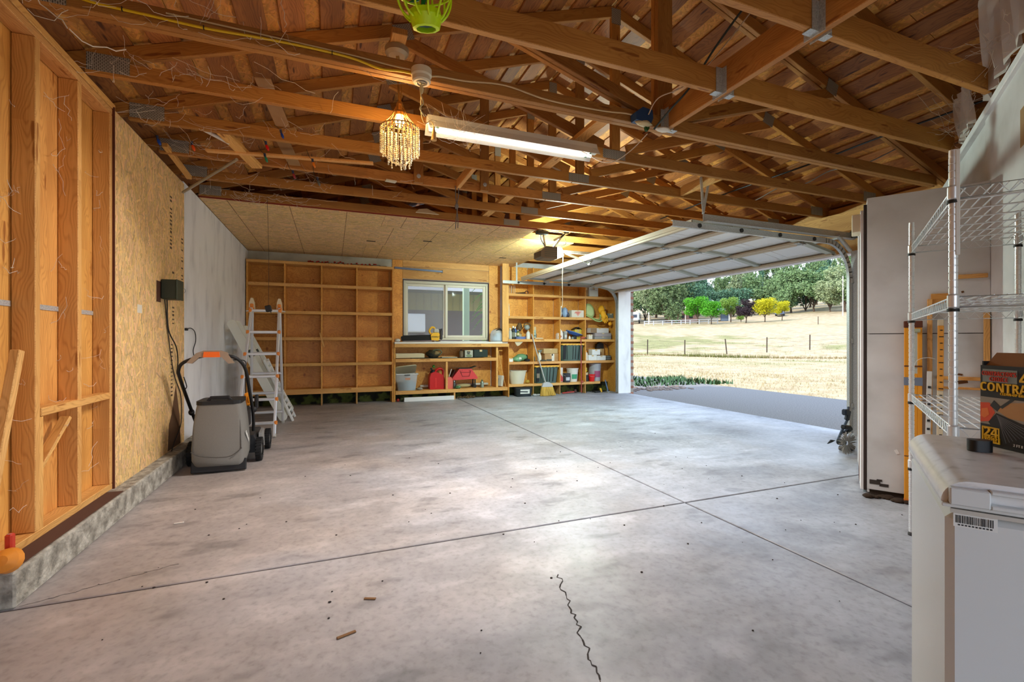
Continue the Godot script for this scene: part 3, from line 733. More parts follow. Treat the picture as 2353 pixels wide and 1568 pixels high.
func build_trusses() -> void:
	# doubled girder
	var g := thing("girder_truss", "doubled girder truss with the yellow cable stapled along it", "roof truss", W(2.24, 2.74, 2.63))
	for k in 2:
		var z := 0.0205 - 0.041 * k
		var Y := func(x: float) -> float: return top_y(x) - 2.63
		timber(g, "bottom_chord", Vector3(-3.55, 0.0445, z), Vector3(3.28 + 0.05 * k, 0.0445, z), 0.038, 0.089)
		timber(g, "top_chord", Vector3(-4.1, Y.call(-1.86), z), Vector3(0, Y.call(2.24), z), 0.036, 0.089)
		timber(g, "top_chord", Vector3(0, Y.call(2.24), z), Vector3(4.0, Y.call(6.24), z), 0.036, 0.089)
		timber(g, "king_post", Vector3(0, 0.09, z), Vector3(0, Y.call(2.24) - 0.03, z), 0.037, 0.13, Vector3.RIGHT)
		for s: int in [-1, 1]:
			timber(g, "web", Vector3(1.79 * s, Y.call(0.45) - 0.05, z), Vector3(0.12 * s, 0.11, z), 0.035, 0.085)
	nail_plate(g, -3.47, 0.05, 0.0425, 0.2, 0.10)
	nail_plate(g, 0, top_y(2.24) - 2.68, 0.0425, 0.09, 0.13)
	for s in [-1, 1]: nail_plate(g, 1.77 * s, top_y(0.47) - 2.65, 0.0425, 0.13, 0.11, 0.32 * -s)
	var names := ["first single roof truss behind the doubled girder, the long tube light hangs before it", "second single roof truss behind the girder, holding scrap boards on the left", "third single roof truss behind the girder, with two bolted hanger posts", "fourth single roof truss behind the girder, loose white scraps lie behind it", "fifth single roof truss, at the red-edged start of the OSB ceiling", "roof truss just behind the red edge of the OSB ceiling", "second roof truss resting over the OSB ceiling", "third roof truss resting over the OSB ceiling", "last roof truss, close to the far gable"]
	for k in 9:
		truss(3.338 + 0.598 * k, names[k], "single trusses in a row behind the girder")
	# joists and rafters hung in front of the girder
	var bm := thing("center_beam", "deep beam running from the girder over the photographer, with metal hangers along both sides", "beam", W(2.24, 2.70, 2.615))
	timber(bm, "beam", Vector3(0, 0.095, 0.002), Vector3(0, 0.095, 5.35), 0.04, 0.19, Vector3.UP, 0.85, 0.95)
	for d in [2.69, 2.18, 1.58, 0.98]:
		for s: int in [-1, 1]:
			var h := mb()
			var z: float = 2.70 - d
			if d > 2.6:
				h.box(Vector3(0.035 * s, 0.07, 0.012), Vector3(0.03, 0.15, 0.004))
				h.box(Vector3(0.022 * s, 0.07, 0.035), Vector3(0.003, 0.15, 0.05))
			else:
				for e in [-1, 1]: h.box(Vector3(0.045 * s, 0.075, z + 0.0225 * e), Vector3(0.05, 0.15, 0.003))
				h.box(Vector3(0.0215 * s, 0.07, z), Vector3(0.002, 0.16, 0.11))
			h.box(Vector3(0.05 * s, 0.001, z), Vector3(0.06, 0.003, 0.045))
			part("joist_hanger", h, M.galv, bm)
	var jl := {2.18: "nearest full-width joist with knots, in front of the girder", 1.58: "joist hung on the beam, second in front of the girder"}
	var qx := {2.18: 4.66, 1.58: 3.76, 0.98: 2.86}
	for d in [2.18, 1.58, 0.98]:
		for s: int in [-1, 1]:
			if d < 1.0 and s < 0: continue
			var b := tone(mb(), 0.86, 1.0)
			if s < 0: b.bar(W(-1.31, d, 2.692), W(2.217, d, 2.692), 0.038, 0.14)
			else: b.bar(W(2.264, d, 2.692), W(qx[d], d, 2.692), 0.038, 0.14)
			lone("hung_joist", b, M.wood_old, ["long knotty joist left of the hanger beam, nearer than the girder", "knotty joist right of the hanger beam, ending at the house wall nearest the girder", "left joist overhead nearest the photographer", "joist on the right with pale underside, second in front of the girder", "", "joist at the very top right corner over the house wall"][(0 if s < 0 else 1) + (0 if d > 2 else 2 if d > 1.2 else 4)], "joist", Vector3.ZERO, 0.0)
	for d in [2.18, 1.58, 0.98, 0.38]:
		for s: int in [-1, 1]:
			var b := tone(mb(), 0.62, 0.85)
			var xe: float = 2.24 + s * 4.0
			b.bar(W(2.24 + s * 0.02, d, top_y(2.24 + s * 0.02) - 0.02), W(xe, d, top_y(xe) - 0.02), 0.038, 0.13)
			var nm: String = ["left", "right"][(s + 1) / 2]
			lone("rafter", b, M.wood_old, nm + "-slope rafter " + ["nearest in front of the girder", "second in front of the girder", "third in front of the girder", "fourth in front of the girder, overhead"][[2.18, 1.58, 0.98, 0.38].find(d)], "rafter")
	# lateral brace laid on the lower chords, nailers and scraps
	var b2 := tone(mb(), 0.95, 1.0)
	b2.bar(W(1.87, 2.77, 2.741), W(1.86, 6.2, 2.741), 0.095, 0.038)
	lone("lateral_brace", b2, M.wood, "pale board lying across the tops of the lower chords beside the king posts", "brace")
	b2 = tone(mb(), 0.9, 1.0)
	b2.bar(W(1.18, 3.955, 2.675), W(1.18, 4.51, 2.675), 0.038, 0.089)
	lone("blocking", b2, M.wood, "short pale block between two lower chords with grey ropes hanging from it", "block")
	for x in [0.778, 1.448]:
		var h := thing("hanger_post", ["bolted hanger post behind the crystal pendant, nearer the left", "bolted hanger post standing under the far end of the tube light"][0 if x < 1 else 1], "post", W(x, 4.49, 2.63))
		timber(h, "post", Vector3(0, 0.0, 0), Vector3(0, top_y(x) - 2.70, 0), 0.036, 0.089, Vector3.RIGHT, 0.6, 0.75)
		var w := mb(); w.lathe([Vector2(0, 0.006), Vector2(0.02, 0.006), Vector2(0.02, 0)], 14, Transform3D(Basis(Vector3.RIGHT, PI / 2), Vector3(0, 0.06, 0.018)))
		w.lathe([Vector2(0, 0.014), Vector2(0.01, 0.014), Vector2(0.01, 0.006)], 6, Transform3D(Basis(Vector3.RIGHT, PI / 2), Vector3(0, 0.06, 0.018)))
		part("bolt", w, M.galv, h)

# ---------------------------------------------------------------- garage door and its hardware
func build_garage_door() -> void:
	var g := setting("door_1", "wide overhead garage door rolled up under the ceiling, four white steel sections with tan rails")
	var white := pm(0.92, 0.91, 0.90, 0.5); var tan_ := pm(0.76, 0.68, 0.57, 0.55); var stile := pm(0.70, 0.71, 0.66, 0.5)
	var d0 := 3.66; var d1 := 8.15
	# sections run from the far inner edge outwards; the last one dips into the bend of the track
	var sec := [[3.36, 2.275, 3.885, 2.262], [3.89, 2.262, 4.415, 2.249], [4.42, 2.248, 4.945, 2.205], [4.95, 2.203, 5.475, 2.10]]
	for i in 4:
		var a := Vector2(sec[i][0], sec[i][1]); var b := Vector2(sec[i][2], sec[i][3])
		var dir := (b - a).normalized()
		var nn := Vector2(-dir.y, dir.x)             # upwards
		var P := func(t: float, h: float, d: float) -> Vector3:
			var q: Vector2 = a + dir * t + nn * h
			return W(q.x, d, q.y)
		var L := (b - a).length()
		var bas := Basis(Vector3(dir.x, dir.y, 0), Vector3(nn.x, nn.y, 0), Vector3.BACK)
		var s := mb()
		s.box(P.call(L / 2, 0.045, (d0 + d1) / 2), Vector3(L, 0.004, d1 - d0), bas)
		var skin := part("door_section", s, white, g)
		var r := mb()
		for e in [0.0, L]:
			r.box(P.call(e if e == 0.0 else e - 0.003, 0.022, (d0 + d1) / 2), Vector3(0.003, 0.046, d1 - d0), bas)
			r.box(P.call(0.022 if e == 0.0 else e - 0.022, 0.0, (d0 + d1) / 2), Vector3(0.044, 0.003, d1 - d0), bas)
			r.box(P.call(0.044 if e == 0.0 else e - 0.044, 0.010, (d0 + d1) / 2), Vector3(0.003, 0.02, d1 - d0), bas)
		part("rail", r, tan_, skin)
		# pressed panel outlines
		var em := mb()
		for k in 8:
			var c0 := d0 + 0.09 + k * 0.555; var c1 := c0 + 0.44
			for e in [[0.10, c0, L - 0.20, 0.012, true], [L - 0.10, c0, L - 0.2, 0.012, true]]:
				em.box(P.call(e[0], 0.041, (c0 + c1) / 2), Vector3(0.012, 0.006, c1 - c0), bas)
			for c in [c0, c1]:
				em.box(P.call(L / 2, 0.041, c), Vector3(L - 0.2, 0.006, 0.012), bas)
		part("pressed_panel", em, white, skin)
		for c in [d0 + 0.03, 4.68, 5.80, 6.92, d1 - 0.03]:
			var st := mb()
			st.box(P.call(L / 2, 0.014, c), Vector3(L - 0.01, 0.003, 0.075), bas)
			for e in [-0.036, 0.036]: st.box(P.call(L / 2, 0.028, c + e), Vector3(L - 0.01, 0.03, 0.003), bas)
			part("stile", st, stile, skin)
			if i < 3:
				var h := mb()
				h.box(P.call(L + 0.003, -0.006, c), Vector3(0.13, 0.005, 0.06), bas)
				h.tube([P.call(L + 0.003, -0.012, c - 0.035), P.call(L + 0.003, -0.012, c + 0.035)], 0.009, 8)
				for e in [-0.045, 0.045]: h.ball(P.call(L + e, -0.011, c), Vector3(0.008, 0.006, 0.008), 6, 4)
				part("hinge", h, M.galv, skin)
		if i == 3:
			var sw := mb(); sw.tube([P.call(L + 0.015, 0.02, d0), P.call(L + 0.015, 0.02, d1)], 0.016, 8); part("bottom_seal", sw, pm(0.8, 0.79, 0.77, 0.6), skin)
	var st2 := mb(); st2.span(W(3.37, d0, 2.25), W(3.41, d1, 2.29)); part("strut", st2, tan_, g)
	# tracks: a flat run, a quarter bend, and a drop
	for k in 2:
		var d := 8.30 if k == 0 else 3.565
		var t := thing("door_track", ["galvanised door track in front of the right-hand shelves", "galvanised door track on the near side of the opening"][k], "track", W(5.62, d, 0.0), 0.0)
		var m := mb()
		var pts := [Vector3(3.05 - 5.62, 2.235, 0), Vector3(-0.42, 2.235, 0)]
		pts.append_array(arc(Vector3(-0.40, 1.84, 0), Vector3(0, 0.395, 0), Vector3(0.395, 0, 0), 0.05, PI / 2, 10))
		pts.append(Vector3(0, 0.03, 0))
		for i in pts.size() - 1:
			var dir: Vector3 = (pts[i + 1] - pts[i]).normalized()
			var nn := Vector3(-dir.y, dir.x, 0)
			var bas := Basis(dir, nn, Vector3.BACK)
			var c: Vector3 = (pts[i] + pts[i + 1]) / 2
			var l: float = (pts[i + 1] - pts[i]).length() + 0.01
			m.box(c, Vector3(l, 0.055, 0.003), bas)
			for e in [-0.027, 0.027]: m.box(c + nn * e + Vector3(0, 0, 0.014 * (1 if k == 0 else -1)), Vector3(l, 0.004, 0.03), bas)
		part("channel", m, M.galv, t)
		var an := mb()
		an.span(Vector3(0.03, 0.0, -0.02), Vector3(0.034, 2.15, 0.05)); an.span(Vector3(0.034, 0.0, -0.02), Vector3(0.10, 2.15, -0.016))
		for y in [0.35, 1.1, 1.8]: an.box(Vector3(0.02, y, 0.01), Vector3(0.05, 0.05, 0.012))
		part("wall_angle", an, M.galv, t)
		if k == 1:
			var big := mb(); big.span(Vector3(3.42 - 5.62, 2.275, -0.005), Vector3(0.0, 2.279, 0.06)); big.span(Vector3(3.42 - 5.62, 2.279, -0.005), Vector3(0.0, 2.36, -0.001))
			part("support_angle", big, M.galv, t)
			var sh := mb(); sh.tube([Vector3(-0.28, 2.30, 0.03), Vector3(-0.06, 2.14, 0.03)], 0.022, 10); part("roller_arm", sh, M.galv, t)
		for x in [-2.25, -1.7, -1.15, -0.62]:
			var ro := mb(); ro.lathe([Vector2(0, -0.012), Vector2(0.022, -0.012), Vector2(0.022, 0.012), Vector2(0, 0.012)], 12, Transform3D(Basis(Vector3.RIGHT, PI / 2), Vector3(x, 2.236, 0.0)))
			ro.tube([Vector3(x, 2.236, 0.0), Vector3(x, 2.236, 0.10 * (1 if k == 0 else -1))], 0.006, 6)
			part("roller", ro, pm(0.15, 0.15, 0.15, 0.6), t)
	# perforated hangers
	for k in 3:
		var e: Array = [[[3.40, 2.72], [3.432, 2.37], 3.575], [[3.533, 2.74], [3.45, 2.37], 3.60], [[3.34, 2.80], [3.34, 2.26], 8.30]][k]
		var b := mb()
		var p: Vector3 = W(e[0][0], e[2], e[0][1]); var q: Vector3 = W(e[1][0], e[2], e[1][1])
		b.bar(p, q, 0.03, 0.003, Vector3.RIGHT, 0.0); b.bar(p + Vector3(-0.012, 0, 0.014), q + Vector3(-0.012, 0, 0.014), 0.003, 0.03, Vector3.RIGHT, 0.0)
		var dots := mb()
		lone("track_hanger", b, M.galv, ["upright perforated angle iron hanging from a truss to the near door track", "slanted perforated angle iron beside the upright one over the near door track", "perforated angle iron holding the far door track above the shelves"][k], "hanger")
	var cl := tone(mb(), 0.8, 0.9); cl.bar(W(3.46, 3.362, 2.69), W(3.46, 3.912, 2.69), 0.038, 0.10)
	lone("nailer_block", cl, M.wood, "reddish block between two chords that the angle irons hang from", "block")
	# torsion shaft by the near jamb
	var ts := thing("torsion_spring", "greasy torsion spring drum above the near side of the door opening", "spring", W(5.665, 3.51, 2.335))
	var m2 := mb(); m2.lathe([Vector2(0, 0), Vector2(0.05, 0), Vector2(0.055, 0.02), Vector2(0.04, 0.03), Vector2(0.04, 0.07), Vector2(0.055, 0.08), Vector2(0.05, 0.1), Vector2(0, 0.1)], 16, Transform3D(Basis(Vector3.RIGHT, -PI / 2), Vector3(0, 0, 0.02)))
	part("drum", m2, pm(0.36, 0.38, 0.34, 0.5, 0.6), ts)
	m2 = mb(); m2.tube([Vector3(0, 0, 0.15), Vector3(0, 0, -4.9)], 0.0125, 10); part("shaft", m2, M.galv, ts)
	m2 = mb(); m2.box(Vector3(0.05, 0, 0.03), Vector3(0.10, 0.12, 0.005)); part("bearing_plate", m2, M.galv, ts)
	# opener
	var o := thing("door_opener", "ceiling-hung garage door opener with a lit white lens", "door opener", W(2.86, 5.85, 2.24))
	var b3 := mb(); b3.prism(PackedVector2Array([Vector2(-0.20, 0.02), Vector2(-0.15, 0.0), Vector2(0.05, 0.0), Vector2(0.05, 0.165), Vector2(-0.12, 0.165), Vector2(-0.20, 0.10)]), 0.24)
	part("body", b3, pm(0.42, 0.36, 0.30, 0.5), o)
	b3 = mb()
	for y in 5: b3.box(Vector3(-0.05, 0.03 + y * 0.028, 0.1215), Vector3(0.19, 0.012, 0.003))
	part("vent_ribs", b3, pm(0.30, 0.31, 0.29, 0.5), o)
	b3 = mb(); b3.prism(PackedVector2Array([Vector2(0.052, 0.005), Vector2(0.13, 0.03), Vector2(0.15, 0.10), Vector2(0.12, 0.16), Vector2(0.052, 0.165)]), 0.235); part("lens", b3, M.lens, o)
	b3 = mb(); b3.span(Vector3(0.12, 0.115, -0.018), Vector3(2.72, 0.15, 0.018)); part("rail", b3, M.galv, o)
	b3 = mb()
	for e in [[Vector3(-0.12, 0.165, 0.08), Vector3(-0.16, 0.40, 0.08)], [Vector3(0.02, 0.165, 0.08), Vector3(0.20, 0.40, 0.08)], [Vector3(-0.14, 0.40, -0.08), Vector3(-0.04, 0.165, -0.08)], [Vector3(0.06, 0.165, -0.08), Vector3(0.21, 0.36, -0.1)]]:
		b3.bar(e[0], e[1], 0.028, 0.003, Vector3.BACK, 0.0)
	b3.box(Vector3(0.02, 0.39, 0.08), Vector3(0.46, 0.03, 0.003)); b3.box(Vector3(0.14, 0.33, 0.08), Vector3(0.30, 0.03, 0.003), Basis(Vector3.BACK, 0.5))
	part("hanger_strap", b3, M.galv, o)
	b3 = mb(); b3.box(Vector3(-0.16, 0.355, 0.06), Vector3(0.17, 0.05, 0.07), Basis.IDENTITY, 0.006); part("outlet_box", b3, pm(0.10, 0.12, 0.13, 0.5), o)
	b3 = mb(); b3.tube(curve([Vector3(-0.18, 0.33, 0.08), Vector3(-0.19, 0.25, 0.1), Vector3(-0.13, 0.17, 0.1)]), 0.005, 6); b3.tube(curve([Vector3(0.18, 0.33, 0.06), Vector3(0.19, 0.22, 0.1), Vector3(0.08, 0.18, 0.1)]), 0.004, 6)
	part("cord", b3, pm(0.2, 0.19, 0.17, 0.6), o)
	b3 = mb(); b3.bar(Vector3(0.22, 0.11, 0.03), Vector3(0.62, -0.02, 0.03), 0.004, 0.03, Vector3.UP, 0.0); b3.bar(Vector3(0.60, -0.03, 0.03), Vector3(0.66, 0.03, 0.03), 0.05, 0.02)
	part("door_arm", b3, pm(0.72, 0.72, 0.68, 0.5), o)
	b3 = mb(); b3.tube(curve([Vector3(0.20, 0.08, 0.04), Vector3(0.18, 0.03, 0.04), Vector3(0.17, -0.3, 0.04), Vector3(0.17, -0.62, 0.04), Vector3(0.15, -0.66, 0.04)]), 0.004, 6); part("release_cord", b3, pm(0.85, 0.78, 0.68, 0.7), o)
	var l := OmniLight3D.new()
	l.name = "opener_light"; o.add_child(l)
	l.light_color = Color(0.90, 1.0, 0.95); l.light_energy = OPENER; l.omni_range = 14.0; l.omni_attenuation = 2.0; l.light_size = 0.06; l.shadow_enabled = true
	l.position = Vector3(0.10, 0.085, 0.0)

# ---------------------------------------------------------------- things along the left wall
func frustum(b: Mb, base: Vector3, w0: float, d0: float, w1: float, d1: float, h: float, open_top := false, bev := 0.15) -> void:
	# tapered tub standing on base: rounded corners, w0 x d0 at the foot, w1 x d1 at the rim
	var lo := rrect(w0, d0, minf(w0, d0) * bev, 3); var hi := rrect(w1, d1, minf(w1, d1) * bev, 3)
	var k := lo.size()
	for i in k:
		var j := (i + 1) % k
		var a := base + Vector3(lo[i].x, 0, lo[i].y); var c := base + Vector3(lo[j].x, 0, lo[j].y)
		var e := base + Vector3(hi[j].x, h, hi[j].y); var f := base + Vector3(hi[i].x, h, hi[i].y)
		var na := Vector3(lo[i].x / w0, 0, lo[i].y / d0).normalized(); var nc := Vector3(lo[j].x / w0, 0, lo[j].y / d0).normalized()
		b.tri(a, c, e, na, nc, nc, Vector2(a.x, 0), Vector2(c.x, 0), Vector2(c.x, h)); b.tri(a, e, f, na, nc, na, Vector2(a.x, 0), Vector2(c.x, h), Vector2(a.x, h))
		b.tri(base, a, c, Vector3.DOWN, Vector3.DOWN, Vector3.DOWN, Vector2.ZERO, Vector2.ZERO, Vector2.ZERO)
		if not open_top:
			b.tri(base + Vector3(0, h, 0), f, e, Vector3.UP, Vector3.UP, Vector3.UP, Vector2.ZERO, Vector2.ZERO, Vector2.ZERO)
func build_left_things() -> void:
	# ---- mower, seen from behind its grass bag
	var t := thing("lawn_mower", "battery lawn mower with grey grass bag facing out, parked by the left wall", "lawn mower", W(-0.88, 4.55, 0))
	var black := pm(0.055, 0.055, 0.06, 0.55); var dark := pm(0.13, 0.13, 0.135, 0.5)
	var b := mb()
	# bag: tall box that narrows upwards, belly sagging at the bottom
	var rows := [[0.055, 0.172, 0.12], [0.12, 0.188, 0.18], [0.22, 0.187, 0.195], [0.40, 0.174, 0.185], [0.53, 0.161, 0.165], [0.575, 0.155, 0.15]]
	var seg := 20
	for i in rows.size() - 1:
		for s in seg:
			var P := func(r: Array, q: int) -> Vector3:
				var o := rrect(r[1] * 2, r[2] * 2, 0.03, 4)
				var v: Vector2 = o[q % o.size()]
				var sag := 0.02 * sin(v.x * 17.0 + r[0] * 9.0) * (1.0 - absf(r[0] - 0.3) * 2.0)
				return Vector3(v.x, r[0] - (0.02 * cos(v.x * 9.0) if r[0] < 0.2 else 0.0), v.y * (1.0 + sag * 3.0) - 0.05)
			var a: Vector3 = P.call(rows[i], s); var c: Vector3 = P.call(rows[i], s + 1); var e: Vector3 = P.call(rows[i + 1], s + 1); var f: Vector3 = P.call(rows[i + 1], s)
			var N := func(v: Vector3) -> Vector3: return Vector3(pow(v.x / 0.17, 7), 0.05 + 0.25 * float(v.y < 0.1) * -1.0, pow((v.z + 0.05) / 0.17, 7)).normalized()
			b.tri(a, c, e, N.call(a), N.call(c), N.call(e), Vector2.ZERO, Vector2.RIGHT, Vector2.ONE)
			b.tri(a, e, f, N.call(a), N.call(e), N.call(f), Vector2.ZERO, Vector2.ONE, Vector2.DOWN)
	b.box(Vector3(0, 0.574, -0.05), Vector3(0.29, 0.004, 0.28))
	var bag := part("grass_bag", b, M.fabric, t)
	b = mb()
	b.tube(curve([Vector3(-0.182, 0.20, 0.142), Vector3(-0.12, 0.165, 0.148), Vector3(0.0, 0.145, 0.15), Vector3(0.10, 0.15, 0.148), Vector3(0.178, 0.21, 0.142)]), 0.004, 6)
	b.tube(curve([Vector3(-0.172, 0.20, 0.137), Vector3(-0.165, 0.40, 0.126), Vector3(-0.146, 0.56, 0.092)]), 0.004, 6)
	b.tube(curve([Vector3(0.172, 0.20, 0.137), Vector3(0.163, 0.40, 0.126), Vector3(0.142, 0.56, 0.092)]), 0.004, 6)
	part("piping", b, pm(0.34, 0.33, 0.31, 0.8), bag)
	b = mb(); b.prism(rrect(0.325, 0.32, 0.05), 0.03, Transform3D(Basis(Vector3.RIGHT, PI / 2), Vector3(0, 0.588, -0.05)))
	b.bar(Vector3(-0.07, 0.625, 0.04), Vector3(0.07, 0.625, 0.04), 0.03, 0.025); b.bar(Vector3(-0.085, 0.60, 0.04), Vector3(-0.065, 0.625, 0.04), 0.03, 0.02); b.bar(Vector3(0.085, 0.60, 0.04), Vector3(0.065, 0.625, 0.04), 0.03, 0.02)
	part("bag_lid", b, black, t)
	b = mb()
	for k in 5: b.box(Vector3(0.192, 0.31 - 0.02 * k, 0.02 - 0.03 * k), Vector3(0.003, 0.035, 0.022), Basis(Vector3.RIGHT, 0.5))
	part("bag_print", b, pm(0.85, 0.85, 0.83, 0.7), bag)
	b = mb(); b.box(Vector3(0.0, 0.055, 0.06), Vector3(0.40, 0.095, 0.03), Basis(Vector3.RIGHT, -0.25), 0.006)
	part("trailing_flap", b, black, t)
	b = mb(); b.prism(PackedVector2Array([Vector2(-0.25, 0.07), Vector2(0.23, 0.07), Vector2(0.25, 0.13), Vector2(0.2, 0.23), Vector2(-0.2, 0.25), Vector2(-0.26, 0.15)]), 0.46, Transform3D(Basis.IDENTITY, Vector3(0.0, 0.0, -0.52)))
	part("deck", b, dark, t)
	b = mb(); b.box(Vector3(0.0, 0.36, -0.55), Vector3(0.26, 0.26, 0.30), Basis.IDENTITY, 0.05); part("motor_housing", b, black, t)
	b = mb(); b.box(Vector3(0.14, 0.55, -0.45), Vector3(0.05, 0.12, 0.09), Basis(Vector3.BACK, 0.15), 0.012); b.tube(arc(Vector3(0.15, 0.55, -0.45), Vector3(0, 0.045, 0), Vector3(0.0, 0, 0.05), 0, TAU, 12), 0.012, 6)
	part("battery", b, pm(0.93, 0.58, 0.05, 0.45), t)
	b = mb(); b.box(Vector3(0.205, 0.52, -0.46), Vector3(0.03, 0.13, 0.06), Basis.IDENTITY, 0.01); part("switch_box", b, black, t)
	for w in [[0.255, -0.27, 0.105], [0.265, -0.78, 0.10], [-0.27, -0.27, 0.105], [-0.275, -0.78, 0.10]]:
		var r: float = w[2]
		var wh := mb(); wh.lathe([Vector2(0.055, -0.022), Vector2(r - 0.01, -0.024), Vector2(r, -0.014), Vector2(r, 0.014), Vector2(r - 0.01, 0.024), Vector2(0.055, 0.022)], 24, Transform3D(Basis(Vector3.BACK, PI / 2), Vector3(w[0], r, w[1])))
		for k in 24:
			wh.box(Vector3(w[0], r + cos(TAU * k / 24) * (r - 0.001), w[1] + sin(TAU * k / 24) * (r - 0.001)), Vector3(0.046, 0.008, 0.012), Basis(Vector3.RIGHT, TAU * k / 24 ))
		var wm := part("wheel", wh, pm(0.05, 0.05, 0.05, 0.8), t)
		var hb := mb(); hb.lathe([Vector2(0, -0.018), Vector2(0.056, -0.016), Vector2(0.056, 0.016), Vector2(0, 0.018)], 18, Transform3D(Basis(Vector3.BACK, PI / 2), Vector3(w[0], r, w[1])))
		part("hub", hb, pm(0.45, 0.45, 0.44, 0.5), wm)
	b = mb(); b.prism(PackedVector2Array([Vector2(-0.06, 0), Vector2(0.2, 0.02), Vector2(0.15, 0.16), Vector2(0.0, 0.18)]), 0.025, Transform3D(Basis(Vector3.UP, -PI / 2), Vector3(0.245, 0.07, -0.55)))
	part("side_guard", b, pm(0.55, 0.55, 0.54, 0.5), t)
	var hp := [Vector3(-0.265, 0.32, -0.42), Vector3(-0.29, 0.45, -0.36), Vector3(-0.305, 0.78, -0.06), Vector3(-0.30, 0.865, 0.0), Vector3(-0.255, 0.925, 0.03), Vector3(-0.12, 0.975, 0.05), Vector3(0.0, 0.98, 0.055), Vector3(0.10, 0.965, 0.05), Vector3(0.16, 0.91, 0.02), Vector3(0.185, 0.83, -0.03), Vector3(0.19, 0.70, -0.12), Vector3(0.19, 0.42, -0.36), Vector3(0.185, 0.25, -0.42)]
	b = mb(); b.tube(curve(hp, 5), 0.0135, 10); part("handle", b, black, t)
	b = mb(); b.prism(PackedVector2Array([Vector2(-0.21, -0.045), Vector2(-0.17, -0.05), Vector2(-0.12, 0.0), Vector2(0.04, 0.0), Vector2(0.09, -0.055), Vector2(0.13, -0.05), Vector2(0.075, 0.04), Vector2(0.03, 0.055), Vector2(-0.09, 0.055), Vector2(-0.14, 0.035)]), 0.04, Transform3D(Basis.IDENTITY, Vector3(-0.02, 0.965, 0.06)))
	var grip := part("grip_panel", b, pm(0.60, 0.52, 0.44, 0.5), t)
	b = mb(); b.prism(PackedVector2Array([Vector2(-0.06, -0.025), Vector2(0.06, -0.025), Vector2(0.055, 0.02), Vector2(-0.055, 0.02)]), 0.012, Transform3D(Basis.IDENTITY, Vector3(-0.05, 0.99, 0.085)))
	part("start_lever", b, pm(0.95, 0.42, 0.05, 0.45), grip)
	b = mb(); b.tube(curve([Vector3(0.10, 0.94, 0.04), Vector3(0.175, 0.92, -0.05), Vector3(0.165, 0.80, -0.10), Vector3(0.19, 0.62, -0.2)]), 0.004, 6)
	b.tube(curve([Vector3(-0.27, 0.80, -0.02), Vector3(-0.26, 0.72, -0.06), Vector3(-0.285, 0.69, -0.12)]), 0.004, 6)
	part("control_cable", b, black, t)
	for s: int in [-1, 1]:
		var k := mb(); k.ball(Vector3(-0.295 if s < 0 else 0.2, 0.46, -0.35), Vector3(0.025, 0.03, 0.02), 8, 6); part("clamp_knob", k, black, t)
	# ---- ladder
	t = thing("step_ladder", "silver aluminium folding ladder with orange rung collars, standing before the shelves", "ladder", W(-0.76, 6.4, 0))
	var alu: Material = M.alu; var orange := pm(0.93, 0.55, 0.18, 0.5)
	for side: int in [-1, 1]:
		for fr: int in [-1, 1]:
			var top := Vector3(0.15 * side, 1.50, 0.03 * fr); var bot := Vector3(0.145 * side if side > 0 else -0.235, 0.0, 0.5 * fr)
			var r := mb(); r.bar(bot + Vector3(0, 0.012, 0), top, 0.05, 0.028, Vector3.RIGHT * side, 0.004)
			var rail := part("rail", r, alu, t)
			r = mb(); r.bar(bot + Vector3(0, 0.0, 0), bot.lerp(top, 0.025), 0.055, 0.034, Vector3.RIGHT * side, 0.003); part("foot", r, pm(0.75, 0.74, 0.70, 0.7), rail)
		var h := mb()
		h.prism(PackedVector2Array([Vector2(-0.035, 1.46), Vector2(0.035, 1.46), Vector2(0.028, 1.57), Vector2(0.012, 1.625), Vector2(-0.012, 1.625), Vector2(-0.028, 1.57)]), 0.05, Transform3D(Basis.IDENTITY, Vector3(0.15 * side, 0, 0)), true)
		var hm := part("hinge", h, pm(0.90, 0.84, 0.70, 0.5), t)
		h = mb(); h.box(Vector3(0.152 * side, 1.49, 0.02), Vector3(0.055, 0.045, 0.05), Basis.IDENTITY, 0.008); h.box(Vector3(0.15 * side, 1.535, 0.02), Vector3(0.04, 0.04, 0.045), Basis.IDENTITY, 0.01); part("lock_collar", h, orange, hm)
		h = mb(); h.tube([Vector3(0.165 * side, 1.475, 0.0), Vector3(0.215 * side, 1.465, 0.0)], 0.007, 8); part("lock_pin", h, alu, hm)
	for fr: int in [-1, 1]:
		for k in 6:
			var f := (1.47 - k * 0.262) / 1.5
			if fr < 0 and k == 0: continue
			var zc := lerpf(0.5, 0.03, f) * fr
			var xl := lerpf(-0.235, -0.15, f); var xr := lerpf(0.145, 0.15, f)
			var r := mb(); r.bar(Vector3(xl, f * 1.5, zc), Vector3(xr, f * 1.5, zc), 0.05, 0.032, Vector3.UP, 0.006)
			var rm := part("rung", r, alu, t)
			if fr > 0:
				for e in [xl - 0.01, xr + 0.01]:
					r = mb(); r.box(Vector3(e, f * 1.5, zc + 0.012), Vector3(0.034, 0.045, 0.045), Basis.IDENTITY, 0.012); part("rung_collar", r, orange, rm)
	# ---- white folded chairs leaning behind it
	for k in 2:
		var pt := thing("folded_chair", ["white folded plastic lounge chair leaning on the white wall, nearer and taller of two", "white folded plastic lounge chair leaning on the white wall, behind the taller one"][k], "chair", W(-0.60 + 0.02 * k, 7.15 + 0.46 * k, 0.0))
		var ln := Basis(Vector3.BACK, 0.445 + 0.01 * k)
		var len := 1.50 - 0.05 * k
		for e: int in [-1, 1]:
			b = mb(); b.prism(rrect(0.105, len, 0.05, 6), 0.04, Transform3D(ln, ln * Vector3(0, len / 2, 0.18 * e) + Vector3(0, 0.02, 0)), true)
			part("rail", b, pm(0.93, 0.93, 0.88, 0.5), pt)
